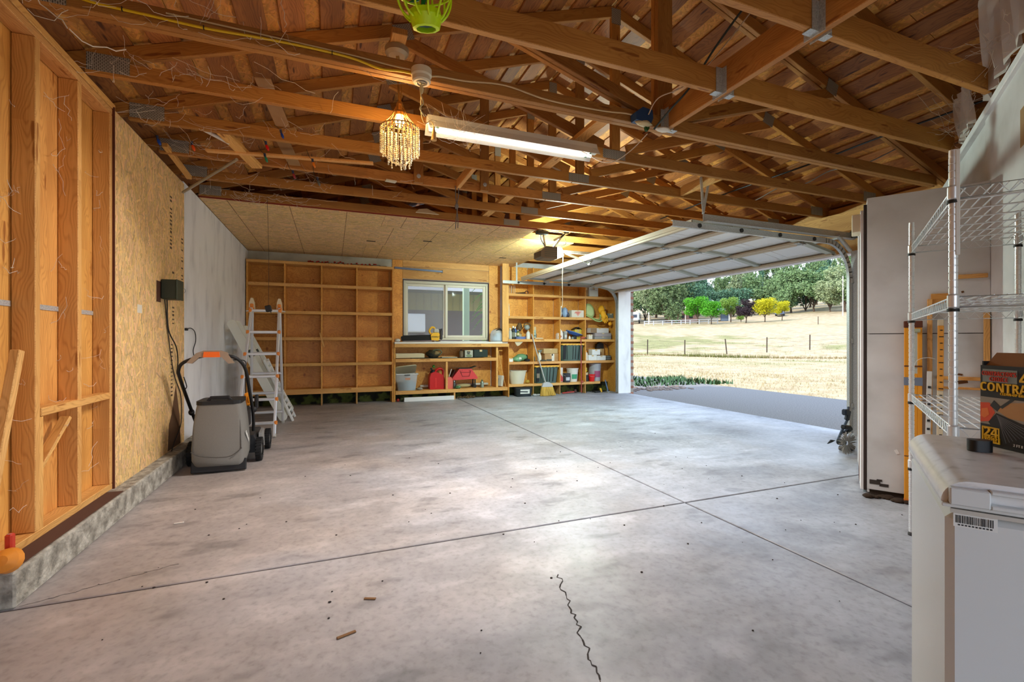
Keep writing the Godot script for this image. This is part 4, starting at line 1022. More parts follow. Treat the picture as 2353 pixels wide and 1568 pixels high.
		b = mb(); b.box(ln * Vector3(0.03, 1.0, 0.203) + Vector3(0, 0.02, 0), Vector3(0.07, 0.10, 0.008), ln, 0.003); part("latch", b, pm(0.30, 0.32, 0.28, 0.5), pt)
		for q in 10:
			b = mb(); b.box(ln * Vector3(0.0, 0.12 + q * 0.135, 0) + Vector3(0, 0.02, 0), Vector3(0.014, 0.085, 0.318), ln, 0.003); part("slat", b, pm(0.93, 0.93, 0.90, 0.5), pt)
	t = thing("louver_shutter", "white louvered shutter leaning low behind the ladder foot", "shutter", W(-0.50, 7.2, 0.0))
	var l2 := Basis(Vector3.BACK, 0.40)
	for e: int in [-1, 1]:
		b = mb(); b.box(l2 * Vector3(0, 0.46, 0.19 * e), Vector3(0.028, 0.92, 0.05), l2, 0.004); part("stile", b, pm(0.90, 0.90, 0.88, 0.5), t)
	for k in 11:
		b = mb(); b.box(l2 * Vector3(0, 0.06 + k * 0.08, 0), Vector3(0.010, 0.06, 0.33), l2 * Basis(Vector3.BACK, -0.6), 0.002); part("slat", b, pm(0.92, 0.92, 0.90, 0.5), t)
	# ---- electrical things on the OSB
	t = thing("disconnect_box", "small dark green electrical box with a latch on the OSB sheet", "electrical box", W(-1.302, 4.62, 1.445))
	b = mb(); b.box(Vector3(0.055, 0.08, 0), Vector3(0.105, 0.16, 0.17), Basis.IDENTITY, 0.006); part("enclosure", b, pm(0.14, 0.17, 0.11, 0.55), t)
	b = mb(); b.box(Vector3(0.11, 0.08, 0), Vector3(0.012, 0.165, 0.175), Basis.IDENTITY, 0.004); var dr := part("cover", b, pm(0.18, 0.22, 0.15, 0.5), t)
	b = mb(); b.tube(arc(Vector3(0.118, 0.085, -0.088), Vector3(0.012, 0, 0), Vector3(0, 0.018, 0), 0, TAU, 10), 0.0025, 6); part("latch_ring", b, M.galv, dr)
	b = mb()
	b.tube(curve([W(-1.285, 4.64, 1.445), W(-1.292, 4.70, 1.2), W(-1.28, 4.86, 1.05), W(-1.29, 4.95, 0.92), W(-1.285, 4.90, 0.82), W(-1.288, 4.96, 0.79)], 6), 0.005, 6)
	lone("thin_cable", b, pm(0.14, 0.11, 0.08, 0.7), "dark cable looping down the OSB from the green box", "cable")
	b = mb()
	b.tube(curve([W(-1.29, 4.60, 1.445), W(-1.294, 4.72, 1.1), W(-1.294, 4.86, 0.8), W(-1.294, 5.05, 0.6), W(-1.292, 5.05, 0.35), W(-1.29, 4.86, 0.22), W(-1.27, 4.7, 0.165)], 6), 0.004, 6)
	lone("thin_cable", b, pm(0.14, 0.11, 0.08, 0.7), "second dark cable hanging from the green box to the stem wall", "cable")
	b = mb()
	b.tube(curve([W(-1.3, 5.24, 1.212), W(-1.29, 5.36, 1.225), W(-1.29, 5.5, 1.19), W(-1.295, 5.55, 1.1), W(-1.295, 5.46, 1.0), W(-1.295, 5.55, 0.9)], 6), 0.004, 6); b.box(W(-1.3, 5.25, 1.212), Vector3(0.02, 0.025, 0.05), Basis.IDENTITY, 0.003)
	lone("power_cord", b, pm(0.08, 0.08, 0.08, 0.6), "thin black cord curling on the white wall", "cord")
	b = mb(); b.box(W(-1.3025, 4.106, 1.334), Vector3(0.002, 0.06, 0.085)); lone("paper_sticker", b, pm(0.88, 0.85, 0.78, 0.8), "small white sticker in the middle of the OSB sheet", "sticker")
	b = mb(); b.box(W(-1.3026, 4.50, 1.5), Vector3(0.001, 0.17, 0.10)); lone("scorch_patch", b, pm(0.32, 0.17, 0.08, 0.9), "dark brown scorched patch on OSB beside the green box", "stain")
	b = mb(); b.prism(PackedVector2Array([Vector2(0, 0), Vector2(0.35, 0), Vector2(0.33, 0.25), Vector2(0.22, 0.55), Vector2(0.10, 0.30), Vector2(0.03, 0.22)]), 0.001, Transform3D(Basis(Vector3.UP, PI / 2), W(-1.3026, 4.72, 0.16)))
	lone("dark_patch", b, pm(0.40, 0.27, 0.15, 0.9), "dark brown patch low on the far edge of the OSB sheet", "stain")  # dark brown patch laid over the sheet
	# ---- loose sticks
	b = tone(mb(), 0.95, 1.0); b.bar(W(-1.285, 2.42, 0.20), W(-1.265, 2.63, 1.06), 0.035, 0.035); lone("loose_stick", b, M.wood, "pale stick leaning in the stud bay at the left edge", "stick")
	b = tone(mb(), 0.9, 1.0); b.bar(W(-1.385, 2.955, 0.40), W(-1.34, 3.20, 0.69), 0.05, 0.02); lone("loose_scrap", b, M.wood, "short board scrap lying slantwise under the blocking between two studs", "scrap wood")
	b = tone(mb(), 0.95, 1.0); b.bar(W(-0.196, 8.46, 1.24), W(-0.128, 8.46, 1.0), 0.008, 0.022); lone("loose_stick", b, M.wood, "thin bare stick hung on a divider of the empty shelves", "stick")
	t = thing("hand_tool", "hand tool with a round amber wooden knob on the stem wall end", "tool", W(-1.25, 2.54, 0.157))
	b = mb(); b.lathe([Vector2(0, 0), Vector2(0.03, 0), Vector2(0.05, 0.03), Vector2(0.045, 0.06), Vector2(0.02, 0.08), Vector2(0, 0.082)], 16, Transform3D(Basis(Vector3.RIGHT, 1.2), Vector3(0.02, 0.035, 0.01))); part("knob", b, pm(0.88, 0.55, 0.18, 0.4), t)
	b = mb(); b.box(Vector3(0, 0.10, -0.01), Vector3(0.025, 0.08, 0.03), Basis.IDENTITY, 0.006); part("jaw", b, pm(0.75, 0.20, 0.10, 0.5), t)
	b = mb(); b.tube([Vector3(0.0, 0.0, 0), Vector3(0, 0.14, -0.01)], 0.008, 8); part("shank", b, M.galv, t)
	# ---- plug hanging from the trusses
	t = thing("hanging_plug", "black transformer plug dangling on a thin cord in front of the ladder", "plug", W(-0.641, 5.6, 1.42))
	b = mb(); b.tube(curve([Vector3(0, 0.06, 0), Vector3(0.003, 0.6, 0), Vector3(0, 1.21, 0.10)]), 0.002, 5); part("cord", b, pm(0.25, 0.2, 0.16, 0.7), t)
	b = mb(); b.box(Vector3(0, 0.03, 0), Vector3(0.06, 0.07, 0.045), Basis(Vector3.BACK, 0.25), 0.008); b.box(Vector3(0.025, -0.005, 0.02), Vector3(0.008, 0.03, 0.004), Basis(Vector3.BACK, 0.25)); part("transformer", b, pm(0.10, 0.09, 0.09, 0.5), t)

# ---------------------------------------------------------------- built-in shelves and bench
func plank(par: Node3D, called: String, x0: float, x1: float, y0: float, y1: float, d0: float, d1: float, m := "wood", lo := 0.9, hi := 1.0) -> void:
	# local to a unit whose root stands at depth 8.5, x 0
	var b := tone(mb(), lo, hi)
	b.span(Vector3(x0, y0, 8.5 - d0), Vector3(x1, y1, 8.5 - d1), 0.003)
	part(called, b, M[m], par)
const TOPS := [0.24, 0.685, 1.137, 1.595, 2.045]
func build_units() -> void:
	var u := thing("shelving_unit", "empty built-in plywood shelving with four columns, behind the ladder", "shelves", W(0, 8.5, 0))
	var ys := [0.20, 0.675, 1.112, 1.553, 2.012]
	for y: float in ys: plank(u, "shelf", -1.27, 1.0, y, y + 0.052 + (0.035 if y < 0.3 else 0.0), 8.5, 8.80)
	plank(u, "top_board", -1.295, 1.03, 2.385, 2.43, 8.49, 8.80)
	plank(u, "side_panel", -1.295, -1.271, 0.0, 2.384, 8.5, 8.80, "ply", 0.85, 0.9)
	plank(u, "side_panel", 1.003, 1.033, 0.0, 2.384, 8.5, 8.80, "ply", 0.85, 0.9)
	for x: float in [-0.745, -0.178, 0.392]:
		for k in 5:
			var y0: float = ys[k] + (0.088 if k == 0 else 0.053)
			var y1: float = ys[k + 1] - 0.001 if k < 4 else 2.384
			plank(u, "divider", x, x + 0.024, y0, y1, 8.502, 8.80, "ply", 0.88, 1.0)
		plank(u, "foot_block", x, x + 0.024, 0.0, 0.199, 8.502, 8.76, "wood", 0.6, 0.7)
	for x: float in [0.975]:
		for k in 5: plank(u, "cleat", x, x + 0.024, ys[k] + 0.09, ys[k] + 0.44 if k < 4 else 2.38, 8.78, 8.80, "wood", 0.7, 0.8)
	# red and dark string of lights left on top
	var t := thing("string_lights", "tangle of red and dark string lights lying on top of the empty shelves", "string lights", W(0.3, 8.62, 2.43))
	var b := mb(); var pts := []
	for k in 30: pts.append(Vector3(-0.68 + k * 0.045 + rng.randf_range(-0.03, 0.03), rng.randf_range(0.008, 0.035), rng.randf_range(-0.05, 0.06)))
	b.tube(curve(pts, 3), 0.005, 5); part("wire", b, pm(0.16, 0.10, 0.08, 0.6), t)
	b = mb()
	for k in 26: b.ball(pts[k] + Vector3(0, 0.012, 0), Vector3(0.02, 0.012, 0.014), 6, 4)
	var bu := part("bulbs", b, pm(0.72, 0.14, 0.10, 0.4), t); bu.set_meta("kind", "stuff")
	# bench
	u = thing("workbench", "built-in plywood workbench with open shelves below the window", "workbench", W(0, 8.5, 0))
	b = mb(); b.span(Vector3(1.04, 1.05, 0.05), Vector3(3.095, 1.085, -0.295), 0.003); part("bench_top", b, pm(0.90, 0.88, 0.84, 0.45), u)
	b = mb(); b.span(Vector3(3.10, 1.05, -0.02), Vector3(3.235, 1.085, -0.295), 0.003); part("bench_top", b, pm(0.90, 0.88, 0.84, 0.45), u)
	plank(u, "apron", 1.04, 3.235, 0.985, 1.049, 8.455, 8.49, "wood", 0.85, 0.9)
	plank(u, "shelf", 1.062, 2.978, 0.715, 0.775, 8.48, 8.80)
	plank(u, "shelf", 1.062, 3.22, 0.13, 0.195, 8.48, 8.80)
	plank(u, "side_panel", 1.036, 1.06, 0.0, 1.049, 8.49, 8.80, "ply", 0.85, 0.9)
	plank(u, "side_panel", 3.222, 3.24, 0.0, 1.049, 8.46, 8.80, "ply", 0.8, 0.85)
	plank(u, "post", 2.98, 3.02, 0.196, 1.049, 8.492, 8.56, "wood", 0.9, 1.0)
	plank(u, "post", 1.98, 2.02, 0.196, 0.714, 8.492, 8.55, "wood", 0.95, 1.0)
	plank(u, "partition", 2.985, 3.0, 0.196, 0.984, 8.562, 8.80, "ply", 0.8, 0.9)
	plank(u, "foot_block", 2.145, 2.165, 0.0, 0.129, 8.49, 8.6, "wood", 0.9, 1.0)
	plank(u, "foot_block", 2.13, 2.144, 0.0, 0.129, 8.49, 8.78, "wood", 0.6, 0.7)
	# full shelves on the right
	u = thing("shelving_unit", "crowded built-in plywood shelving right of the workbench, full of paint and boxes", "shelves", W(0, 8.5, 0))
	plank(u, "post", 3.105, 3.236, 1.087, 2.62, 8.47, 8.505, "wood", 0.98, 1.0)
	for k in 5: plank(u, "shelf", 3.246, 5.34 if k == 0 else 5.70, TOPS[k] - 0.052, TOPS[k], 8.5, 8.80)
	plank(u, "side_panel", 3.242, 3.258, 0.0, 0.187, 8.5, 8.80, "ply", 0.8, 0.85)
	plank(u, "end_panel", 5.703, 5.722, 0.0, 2.3, 8.5, 8.80, "ply", 0.75, 0.8)
	for x: float in [3.772, 4.372, 4.972]:
		for k in 5:
			plank(u, "divider", x, x + 0.02, TOPS[k] + 0.001, TOPS[k + 1] - 0.053 if k < 4 else 2.58, 8.503, 8.80, "ply", 0.86, 1.0)
		plank(u, "foot_block", x, x + 0.02, 0.0, 0.187, 8.51, 8.77, "wood", 0.6, 0.7)

# ---------------------------------------------------------------- what stands on the bench and shelves
func carton(label: String, x0: float, x1: float, y: float, h: float, d: float, dep: float, m: Material, category := "box", group := "", called := "carton", turn := 0.0) -> Node3D:
	var t := thing(called, label, category, W((x0 + x1) / 2, d, y + 0.001), turn, group)
	var w := x1 - x0
	var b := mb(); b.box(Vector3(0, h / 2, 0), Vector3(w, h, dep), Basis.IDENTITY, 0.004); part("body", b, m, t)
	b = mb(); b.box(Vector3(0, h + 0.0005, 0), Vector3(w * 0.98, 0.001, 0.05)); b.box(Vector3(0, h * 0.86, dep / 2 + 0.0006), Vector3(0.05, h * 0.26, 0.001)); part("tape", b, pm(0.80, 0.70, 0.52, 0.4), t)
	return t
func bottle(label: String, x: float, y: float, d: float, h: float, r: float, m: Material, cap: Material, category := "bottle", band: Material = null) -> Node3D:
	var t := thing("bottle", label, category, W(x, d, y + 0.001))
	var b := mb(); b.lathe([Vector2(0, 0), Vector2(r * 0.9, 0), Vector2(r, h * 0.04), Vector2(r, h * 0.62), Vector2(r * 0.75, h * 0.75), Vector2(r * 0.36, h * 0.83), Vector2(r * 0.36, h * 0.88)], 16); part("body", b, m, t)
	b = mb(); b.lathe([Vector2(r * 0.42, h * 0.86), Vector2(r * 0.42, h * 0.99), Vector2(r * 0.3, h), Vector2(0, h)], 14); part("cap", b, cap, t)
	if band:
		b = mb(); b.lathe([Vector2(r * 1.012, h * 0.16), Vector2(r * 1.012, h * 0.52)], 16); part("label_band", b, band, t)
	return t
func bucket(label: String, x: float, y: float, d: float, h: float, r0: float, r1: float, m: Material, band: Material = null, category := "bucket", lid: Material = null, ribs := 0) -> Node3D:
	var t := thing("bucket", label, category, W(x, d, y + 0.001))
	var b := mb()
	var pr := [Vector2(0, 0), Vector2(r0, 0), Vector2(r1, h - 0.01), Vector2(r1 + 0.006, h - 0.01), Vector2(r1 + 0.006, h), Vector2(r1 - 0.004, h), Vector2(r0 - 0.004, 0.005), Vector2(0, 0.005)]
	b.lathe(pr, 24); part("body", b, m, t)
	b = mb()
	for k in ribs:
		var y2 := h * 0.97 - 0.022 * (k + 1); var rr := lerpf(r0, r1, y2 / h)
		b.lathe([Vector2(rr, y2), Vector2(rr + 0.007, y2), Vector2(rr + 0.007, y2 + 0.006), Vector2(rr, y2 + 0.006)], 24)
	if ribs: part("rim_rib", b, m, t)
	b = mb(); b.tube(arc(Vector3(0, h * 0.9, 0), Vector3(r1 + 0.004, 0, 0), Vector3(0, -h * 0.5 * 0.4, r1 * 0.9), 0, PI, 16), 0.0025, 6); part("bail", b, M.galv, t)
	if band:
		b = mb()
		for s in 7:
			var a0 := PI / 2 - 0.6 + s * 0.17; var a1 := a0 + 0.17
			var y0 := h * 0.22; var y1 := h * 0.58
			var q0 := lerpf(r0, r1, 0.22) + 0.002; var q1 := lerpf(r0, r1, 0.58) + 0.002
			b.quad(Vector3(cos(a0) * q0, y0, sin(a0) * q0), Vector3(cos(a1) * q0, y0, sin(a1) * q0), Vector3(cos(a1) * q1, y1, sin(a1) * q1), Vector3(cos(a0) * q1, y1, sin(a0) * q1), Vector3(cos(a0), 0.1, sin(a0)).normalized())
		part("printed_label", b, band, t)
	if lid:
		b = mb(); b.lathe([Vector2(r1 + 0.010, h - 0.012), Vector2(r1 + 0.010, h + 0.006), Vector2(r1 - 0.004, h + 0.010), Vector2(0, h + 0.008)], 24); part("lid", b, lid, t)
	return t
func tote(label: String, x0: float, x1: float, y: float, d: float, h: float) -> Node3D:
	var w := x1 - x0
	var t := thing("storage_tote", label, "storage tote", W((x0 + x1) / 2, d, y + 0.001), 0.0, "green totes with yellow lids")
	var g := pm(0.30, 0.38, 0.35, 0.55); var dk := pm(0.06, 0.07, 0.07, 0.6)
	var b := mb(); frustum(b, Vector3.ZERO, w * 0.78, 0.25, w * 0.9, 0.30, h - 0.03); part("body", b, g, t)
	for e: float in [-0.27, 0.0, 0.12, 0.27]:
		b = mb(); b.bar(Vector3(w * e * 0.88, 0.03, 0.131), Vector3(w * e, h - 0.05, 0.150), 0.012, 0.012, Vector3.RIGHT, 0.002); part("rib", b, dk, t)
	b = mb(); b.box(Vector3(-w * 0.36, h * 0.5, 0.138), Vector3(w * 0.12, h * 0.8, 0.012), Basis(Vector3.RIGHT, 0.07)); part("dark_end", b, dk, t)  # dark panel over the left end of the front
	var li := mb(); li.prism(rrect(w * 0.985, 0.325, 0.03), 0.028, Transform3D(Basis(Vector3.RIGHT, PI / 2), Vector3(0, h - 0.014, 0)))
	for k in 7: li.box(Vector3(-w * 0.42 + k * w * 0.14, h - 0.02, 0.166), Vector3(w * 0.06, 0.03, 0.008), Basis.IDENTITY, 0.003)
	part("lid", li, pm(0.93, 0.70, 0.25, 0.45), t)
	return t
func pouch(called: String, label: String, category: String, x: float, y: float, d: float, r: Vector3, m: Material, detail: Material, lump := 0.12) -> Node3D:
	var t := thing(called, label, category, W(x, d, y + r.y * 0.93))
	var b := mb(); b.ball(Vector3.ZERO, r, 18, 12, Basis.IDENTITY, lump)
	for i in b.v.size(): b.v[i].y = maxf(b.v[i].y, -r.y * 0.92)
	part("body", b, m, t)
	b = mb(); b.ball(Vector3(r.x * 0.3, r.y * 0.25, r.z * 0.55), r * 0.55, 10, 7, Basis.IDENTITY, lump); part("fold", b, detail, t)
	return t

func build_bench_things() -> void:
	var black := pm(0.07, 0.07, 0.075, 0.6); var white := pm(0.90, 0.90, 0.88, 0.5); var yellow := pm(0.95, 0.72, 0.06, 0.45)
	# chainsaw
	var t := thing("chainsaw", "yellow cordless chainsaw with black bar scabbard on the bench before the window", "chainsaw", W(1.80, 8.58, 1.087))
	var b := mb(); b.prism(PackedVector2Array([Vector2(-0.08, 0.03), Vector2(0.05, 0.02), Vector2(0.07, 0.05), Vector2(0.075, 0.14), Vector2(0.06, 0.17), Vector2(-0.06, 0.165), Vector2(-0.09, 0.12)]), 0.10); part("body", b, yellow, t)
	b = mb(); b.tube(curve([Vector3(-0.08, 0.14, 0), Vector3(-0.11, 0.20, 0), Vector3(-0.07, 0.265, 0), Vector3(-0.02, 0.26, 0.0), Vector3(0.0, 0.20, 0)]), 0.018, 8); part("front_handle", b, yellow, t)
	b = mb(); b.box(Vector3(0.015, 0.205, 0), Vector3(0.10, 0.075, 0.08), Basis(Vector3.BACK, -0.1), 0.015); part("motor_cover", b, pm(0.72, 0.71, 0.66, 0.5), t)
	b = mb(); b.box(Vector3(0.11, 0.13, 0), Vector3(0.05, 0.18, 0.07), Basis.IDENTITY, 0.012); b.box(Vector3(0.09, 0.225, 0), Vector3(0.09, 0.03, 0.05), Basis(Vector3.BACK, 0.2), 0.01); part("rear_handle", b, pm(0.20, 0.17, 0.18, 0.6), t)
	b = mb(); b.prism(PackedVector2Array([Vector2(-0.62, 0.015), Vector2(-0.08, 0.03), Vector2(-0.08, 0.13), Vector2(-0.58, 0.115), Vector2(-0.63, 0.09)]), 0.05); part("scabbard", b, pm(0.045, 0.045, 0.045, 0.75), t)
	b = mb(); b.ball(Vector3(0.04, 0.012, 0.05), Vector3(0.055, 0.010, 0.03), 8, 5); b.ball(Vector3(-0.05, 0.010, 0.06), Vector3(0.03, 0.009, 0.02), 8, 5); part("chips", b, pm(0.45, 0.30, 0.15, 0.9), t)
	lettering("lettering", "DEWALT", 0.028, black, t, Vector3(-0.005, 0.09, 0.051))
	pouch("rag", "crumpled white rag on the left end of the bench", "rag", 1.10, 1.086, 8.52, Vector3(0.045, 0.028, 0.04), white, white, 0.35)
	t = thing("clear_jug", "clear plastic jug with a black strap handle on the right end of the bench", "jug", W(3.02, 8.60, 1.086))
	b = mb(); b.lathe([Vector2(0, 0), Vector2(0.115, 0), Vector2(0.125, 0.03), Vector2(0.12, 0.15), Vector2(0.09, 0.215), Vector2(0.05, 0.24), Vector2(0, 0.245)], 20); part("body", b, M.clear, t)
	b = mb(); b.box(Vector3(0.02, 0.10, 0.05), Vector3(0.09, 0.16, 0.05), Basis.IDENTITY, 0.015); b.ball(Vector3(-0.05, 0.06, 0.04), Vector3(0.05, 0.055, 0.05), 10, 6, Basis.IDENTITY, 0.2); part("contents", b, pm(0.66, 0.73, 0.82, 0.5), t)
	b = mb(); b.tube(arc(Vector3(0.03, 0.13, 0.02), Vector3(0.13, 0, 0), Vector3(0, 0.135, 0), -0.9, PI - 0.3, 18), 0.006, 8); b.tube(arc(Vector3(0.04, 0.20, 0.07), Vector3(0.07, 0, 0), Vector3(0, 0.04, 0), 0, PI, 10), 0.012, 8); part("strap", b, black, t)
	# shelf under the bench top
	t = thing("foam_slab", "long cream foam slab on the upper bench shelf", "foam", W(1.33, 8.62, 0.787))
	b = mb(); b.box(Vector3(0, 0.04, 0), Vector3(0.52, 0.08, 0.2), Basis.IDENTITY, 0.008); part("slab", b, pm(0.83, 0.78, 0.63, 0.8), t)
	b = mb(); b.box(Vector3(-0.02, 0.083, 0), Vector3(0.50, 0.004, 0.18)); part("wrapper", b, pm(0.88, 0.85, 0.74, 0.6), t)
	b = mb(); b.box(W(2.0, 8.60, 0.781), Vector3(1.30, 0.010, 0.2), Basis(Vector3.BACK, 0.0), 0.002); lone("rubber_mat", b, pm(0.13, 0.16, 0.13, 0.8), "dark green rubber mat lying along the upper bench shelf", "mat")
	t = pouch("camouflage_cap", "camouflage cap heaped on the upper bench shelf", "cap", 1.765, 0.787, 8.60, Vector3(0.125, 0.075, 0.10), pm(0.25, 0.22, 0.13, 0.9), pm(0.52, 0.44, 0.28, 0.9), 0.2)
	b = mb(); b.tube(arc(Vector3(0.06, 0.03, 0.05), Vector3(0.09, 0, 0), Vector3(0, 0.055, 0.02), 0, TAU, 16), 0.012, 6); part("brim", b, pm(0.42, 0.42, 0.30, 0.9), t)
	b = mb(); b.ball(Vector3(-0.05, -0.02, 0.07), Vector3(0.06, 0.04, 0.04), 8, 6, Basis.IDENTITY, 0.3); part("patch", b, pm(0.10, 0.11, 0.07, 0.9), t)
	b = mb(); b.box(W(2.06, 8.57, 0.793), Vector3(0.30, 0.012, 0.12), Basis(Vector3.BACK, -0.02), 0.002); lone("white_board", b, pm(0.84, 0.82, 0.74, 0.6), "thin white board on the dark mat right of the camouflage cap", "board")
	bottle("brown glass jar with dark lid on the upper bench shelf", 2.315, 0.787, 8.62, 0.15, 0.045, pm(0.46, 0.38, 0.29, 0.3), black, "jar")
	t = carton("small pale carton with black print on the upper bench shelf", 2.365, 2.525, 0.787, 0.135, 8.60, 0.12, pm(0.68, 0.68, 0.62, 0.7))
	b = mb(); b.box(Vector3(-0.01, 0.10, 0.061), Vector3(0.07, 0.022, 0.001)); b.box(Vector3(-0.01, 0.07, 0.061), Vector3(0.05, 0.02, 0.001)); part("print", b, black, t)
	b = mb(); b.ball(Vector3(0.0, 0.03, 0.0605), Vector3(0.055, 0.025, 0.001), 10, 6); part("picture", b, pm(0.5, 0.55, 0.42, 0.8), t)
	carton("dark green case at the right end of the upper bench shelf", 2.54, 2.82, 0.787, 0.145, 8.62, 0.18, pm(0.09, 0.16, 0.13, 0.7), "case", "", "case")
	# lower bench shelf
	t = thing("clear_bin", "clear plastic bin holding blue stuff, its lid tipped open, on the low bench shelf", "bin", W(1.27, 8.63, 0.196))
	b = mb(); frustum(b, Vector3(0, 0, 0), 0.31, 0.23, 0.38, 0.28, 0.30, true, 0.1); part("tub", b, M.clear, t)
	b = mb(); frustum(b, Vector3(0, 0.006, 0), 0.295, 0.22, 0.33, 0.245, 0.13); b.ball(Vector3(0.05, 0.13, 0), Vector3(0.12, 0.04, 0.10), 10, 6, Basis.IDENTITY, 0.2); part("contents", b, pm(0.36, 0.44, 0.48, 0.8), t)
	b = mb()
	for e in [[Vector3(0, 0.30, 0.14), Vector3(0.40, 0.022, 0.022)], [Vector3(0, 0.30, -0.14), Vector3(0.40, 0.022, 0.022)], [Vector3(0.19, 0.30, 0), Vector3(0.022, 0.022, 0.28)], [Vector3(-0.19, 0.30, 0), Vector3(0.022, 0.022, 0.28)]]:
		b.box(e[0], e[1], Basis.IDENTITY, 0.005)
	part("rim", b, pm(0.84, 0.85, 0.84, 0.4), t)
	b = mb(); b.box(Vector3(0.0, 0.285, 0.157), Vector3(0.10, 0.025, 0.012), Basis.IDENTITY, 0.004); part("latch", b, pm(0.35, 0.37, 0.37, 0.5), t)
	b = mb(); b.box(Vector3(0.01, 0.215, 0.1345), Vector3(0.09, 0.04, 0.001), Basis(Vector3.RIGHT, 0.08)); part("sticker", b, pm(0.80, 0.58, 0.46, 0.7), t)
	b = mb(); b.prism(rrect(0.39, 0.29, 0.05), 0.02, Transform3D(Basis(Vector3.BACK, 0.10) * Basis(Vector3.RIGHT, PI / 2 - 0.55), Vector3(-0.01, 0.375, 0.0)), true); part("lid", b, pm(0.70, 0.67, 0.55, 0.5), t)
	t = thing("gas_can", "red plastic gas can with green-tipped spout on the low bench shelf", "gas can", W(1.83, 8.645, 0.196))
	var red := pm(0.80, 0.07, 0.06, 0.4)
	b = mb(); b.prism(PackedVector2Array([Vector2(-0.135, 0.01), Vector2(-0.12, 0), Vector2(0.13, 0), Vector2(0.14, 0.01), Vector2(0.14, 0.22), Vector2(0.12, 0.26), Vector2(0.03, 0.31), Vector2(-0.05, 0.325), Vector2(-0.11, 0.30), Vector2(-0.135, 0.22)]), 0.17); part("body", b, red, t)
	b = mb(); b.tube(curve([Vector3(0.12, 0.22, 0.02), Vector3(0.13, 0.33, 0.02), Vector3(0.09, 0.38, 0.02), Vector3(0.02, 0.37, 0.02), Vector3(-0.03, 0.31, 0.02)]), 0.022, 10); part("handle", b, red, t)
	b = mb(); b.lathe([Vector2(0.05, 0), Vector2(0.05, 0.03), Vector2(0.018, 0.04), Vector2(0.014, 0.09), Vector2(0, 0.09)], 14, Transform3D(Basis(Vector3.BACK, 0.4), Vector3(-0.06, 0.315, 0.0))); var sp := part("spout", b, black, t)
	b = mb(); b.ball(Vector3(-0.045, 0.425, 0.0), Vector3(0.028, 0.03, 0.025), 10, 6); part("spout_tip", b, pm(0.25, 0.52, 0.16, 0.5), sp)
	b = mb(); b.box(Vector3(-0.02, 0.12, 0.0855), Vector3(0.02, 0.18, 0.004), Basis.IDENTITY, 0.001); part("rib", b, pm(0.88, 0.2, 0.16, 0.4), t)
	t = thing("gas_can", "right end of the red gas can, its washed-out light put into the colour", "gas can", W(2.075, 8.635, 0.196))
	b = mb(); b.prism(PackedVector2Array([Vector2(-0.05, 0), Vector2(0.06, 0), Vector2(0.065, 0.17), Vector2(0.03, 0.215), Vector2(-0.03, 0.22), Vector2(-0.055, 0.19)]), 0.14); part("body", b, pm(0.86, 0.42, 0.36, 0.5), t)  # pink stands for light washing out this face of the red can
	b = mb(); b.tube([Vector3(0, 0.215, 0), Vector3(0.01, 0.25, 0.01), Vector3(0.045, 0.37, 0.02)], 0.008, 8); part("spout", b, pm(0.8, 0.8, 0.78, 0.4), t)
	bottle("tiny grey bottle beside the pink end of the gas can", 2.16, 0.196, 8.56, 0.15, 0.02, pm(0.30, 0.31, 0.31, 0.4), white)
	t = thing("red_tool_case", "red trapezoid tool case with a dark tray on top, on the low bench shelf", "tool case", W(2.38, 8.66, 0.40))
	b = mb(); b.prism(PackedVector2Array([Vector2(-0.25, -0.045), Vector2(0.25, -0.03), Vector2(0.24, 0.005), Vector2(0.12, 0.165), Vector2(-0.12, 0.165), Vector2(-0.25, 0.0)]), 0.20); part("shell", b, pm(0.82, 0.24, 0.24, 0.4), t)
	b = mb(); b.tube([Vector3(-0.11, 0.14, 0.103), Vector3(-0.06, 0.025, 0.103), Vector3(0.075, 0.025, 0.103), Vector3(0.11, 0.14, 0.103)], 0.005, 6); b.tube([Vector3(-0.06, 0.14, 0.103), Vector3(-0.10, 0.10, 0.103), Vector3(0.10, 0.10, 0.103), Vector3(0.07, 0.14, 0.103)], 0.004, 6); part("seam", b, pm(0.42, 0.10, 0.12, 0.6), t)
	b = mb(); b.box(Vector3(-0.225, 0.08, -0.02), Vector3(0.015, 0.14, 0.16), Basis(Vector3.BACK, -0.5), 0.004); part("end_flap", b, pm(0.22, 0.08, 0.07, 0.7), t)
	for sx: int in [-1, 1]:
		for sz: int in [-1, 1]:
			b = mb(); b.lathe([Vector2(0, -0.012), Vector2(0.03, -0.012), Vector2(0.03, 0.012), Vector2(0, 0.012)], 12, Transform3D(Basis(Vector3.RIGHT, PI / 2), Vector3(0.2 * sx, -0.172, 0.07 * sz))); b.box(Vector3(0.2 * sx, -0.10, 0.07 * sz), Vector3(0.02, 0.12, 0.03)); part("caster", b, black, t)
	b = mb(); b.prism(PackedVector2Array([Vector2(-0.26, 0.03), Vector2(-0.08, 0.0), Vector2(0.14, 0.0), Vector2(0.25, 0.035), Vector2(0.255, 0.03), Vector2(0.14, -0.01), Vector2(-0.08, -0.01)]), 0.17, Transform3D(Basis.IDENTITY, W(2.36, 8.66, 0.58)))
	lone("shallow_tray", b, pm(0.15, 0.16, 0.12, 0.6), "dark shallow tray lying on the red tool case", "tray")
	pouch("garden_glove", "green garden glove under the red tool case", "glove", 2.22, 0.196, 8.52, Vector3(0.055, 0.03, 0.03), pm(0.30, 0.44, 0.28, 0.9), pm(0.45, 0.6, 0.45, 0.9), 0.3)
	b = mb(); b.ball(W(2.37, 8.69, 0.236), Vector3(0.15, 0.038, 0.07), 14, 8); lone("cream_cushion", b, pm(0.68, 0.63, 0.46, 0.9), "rolled cream cushion beneath the red tool case", "cushion")
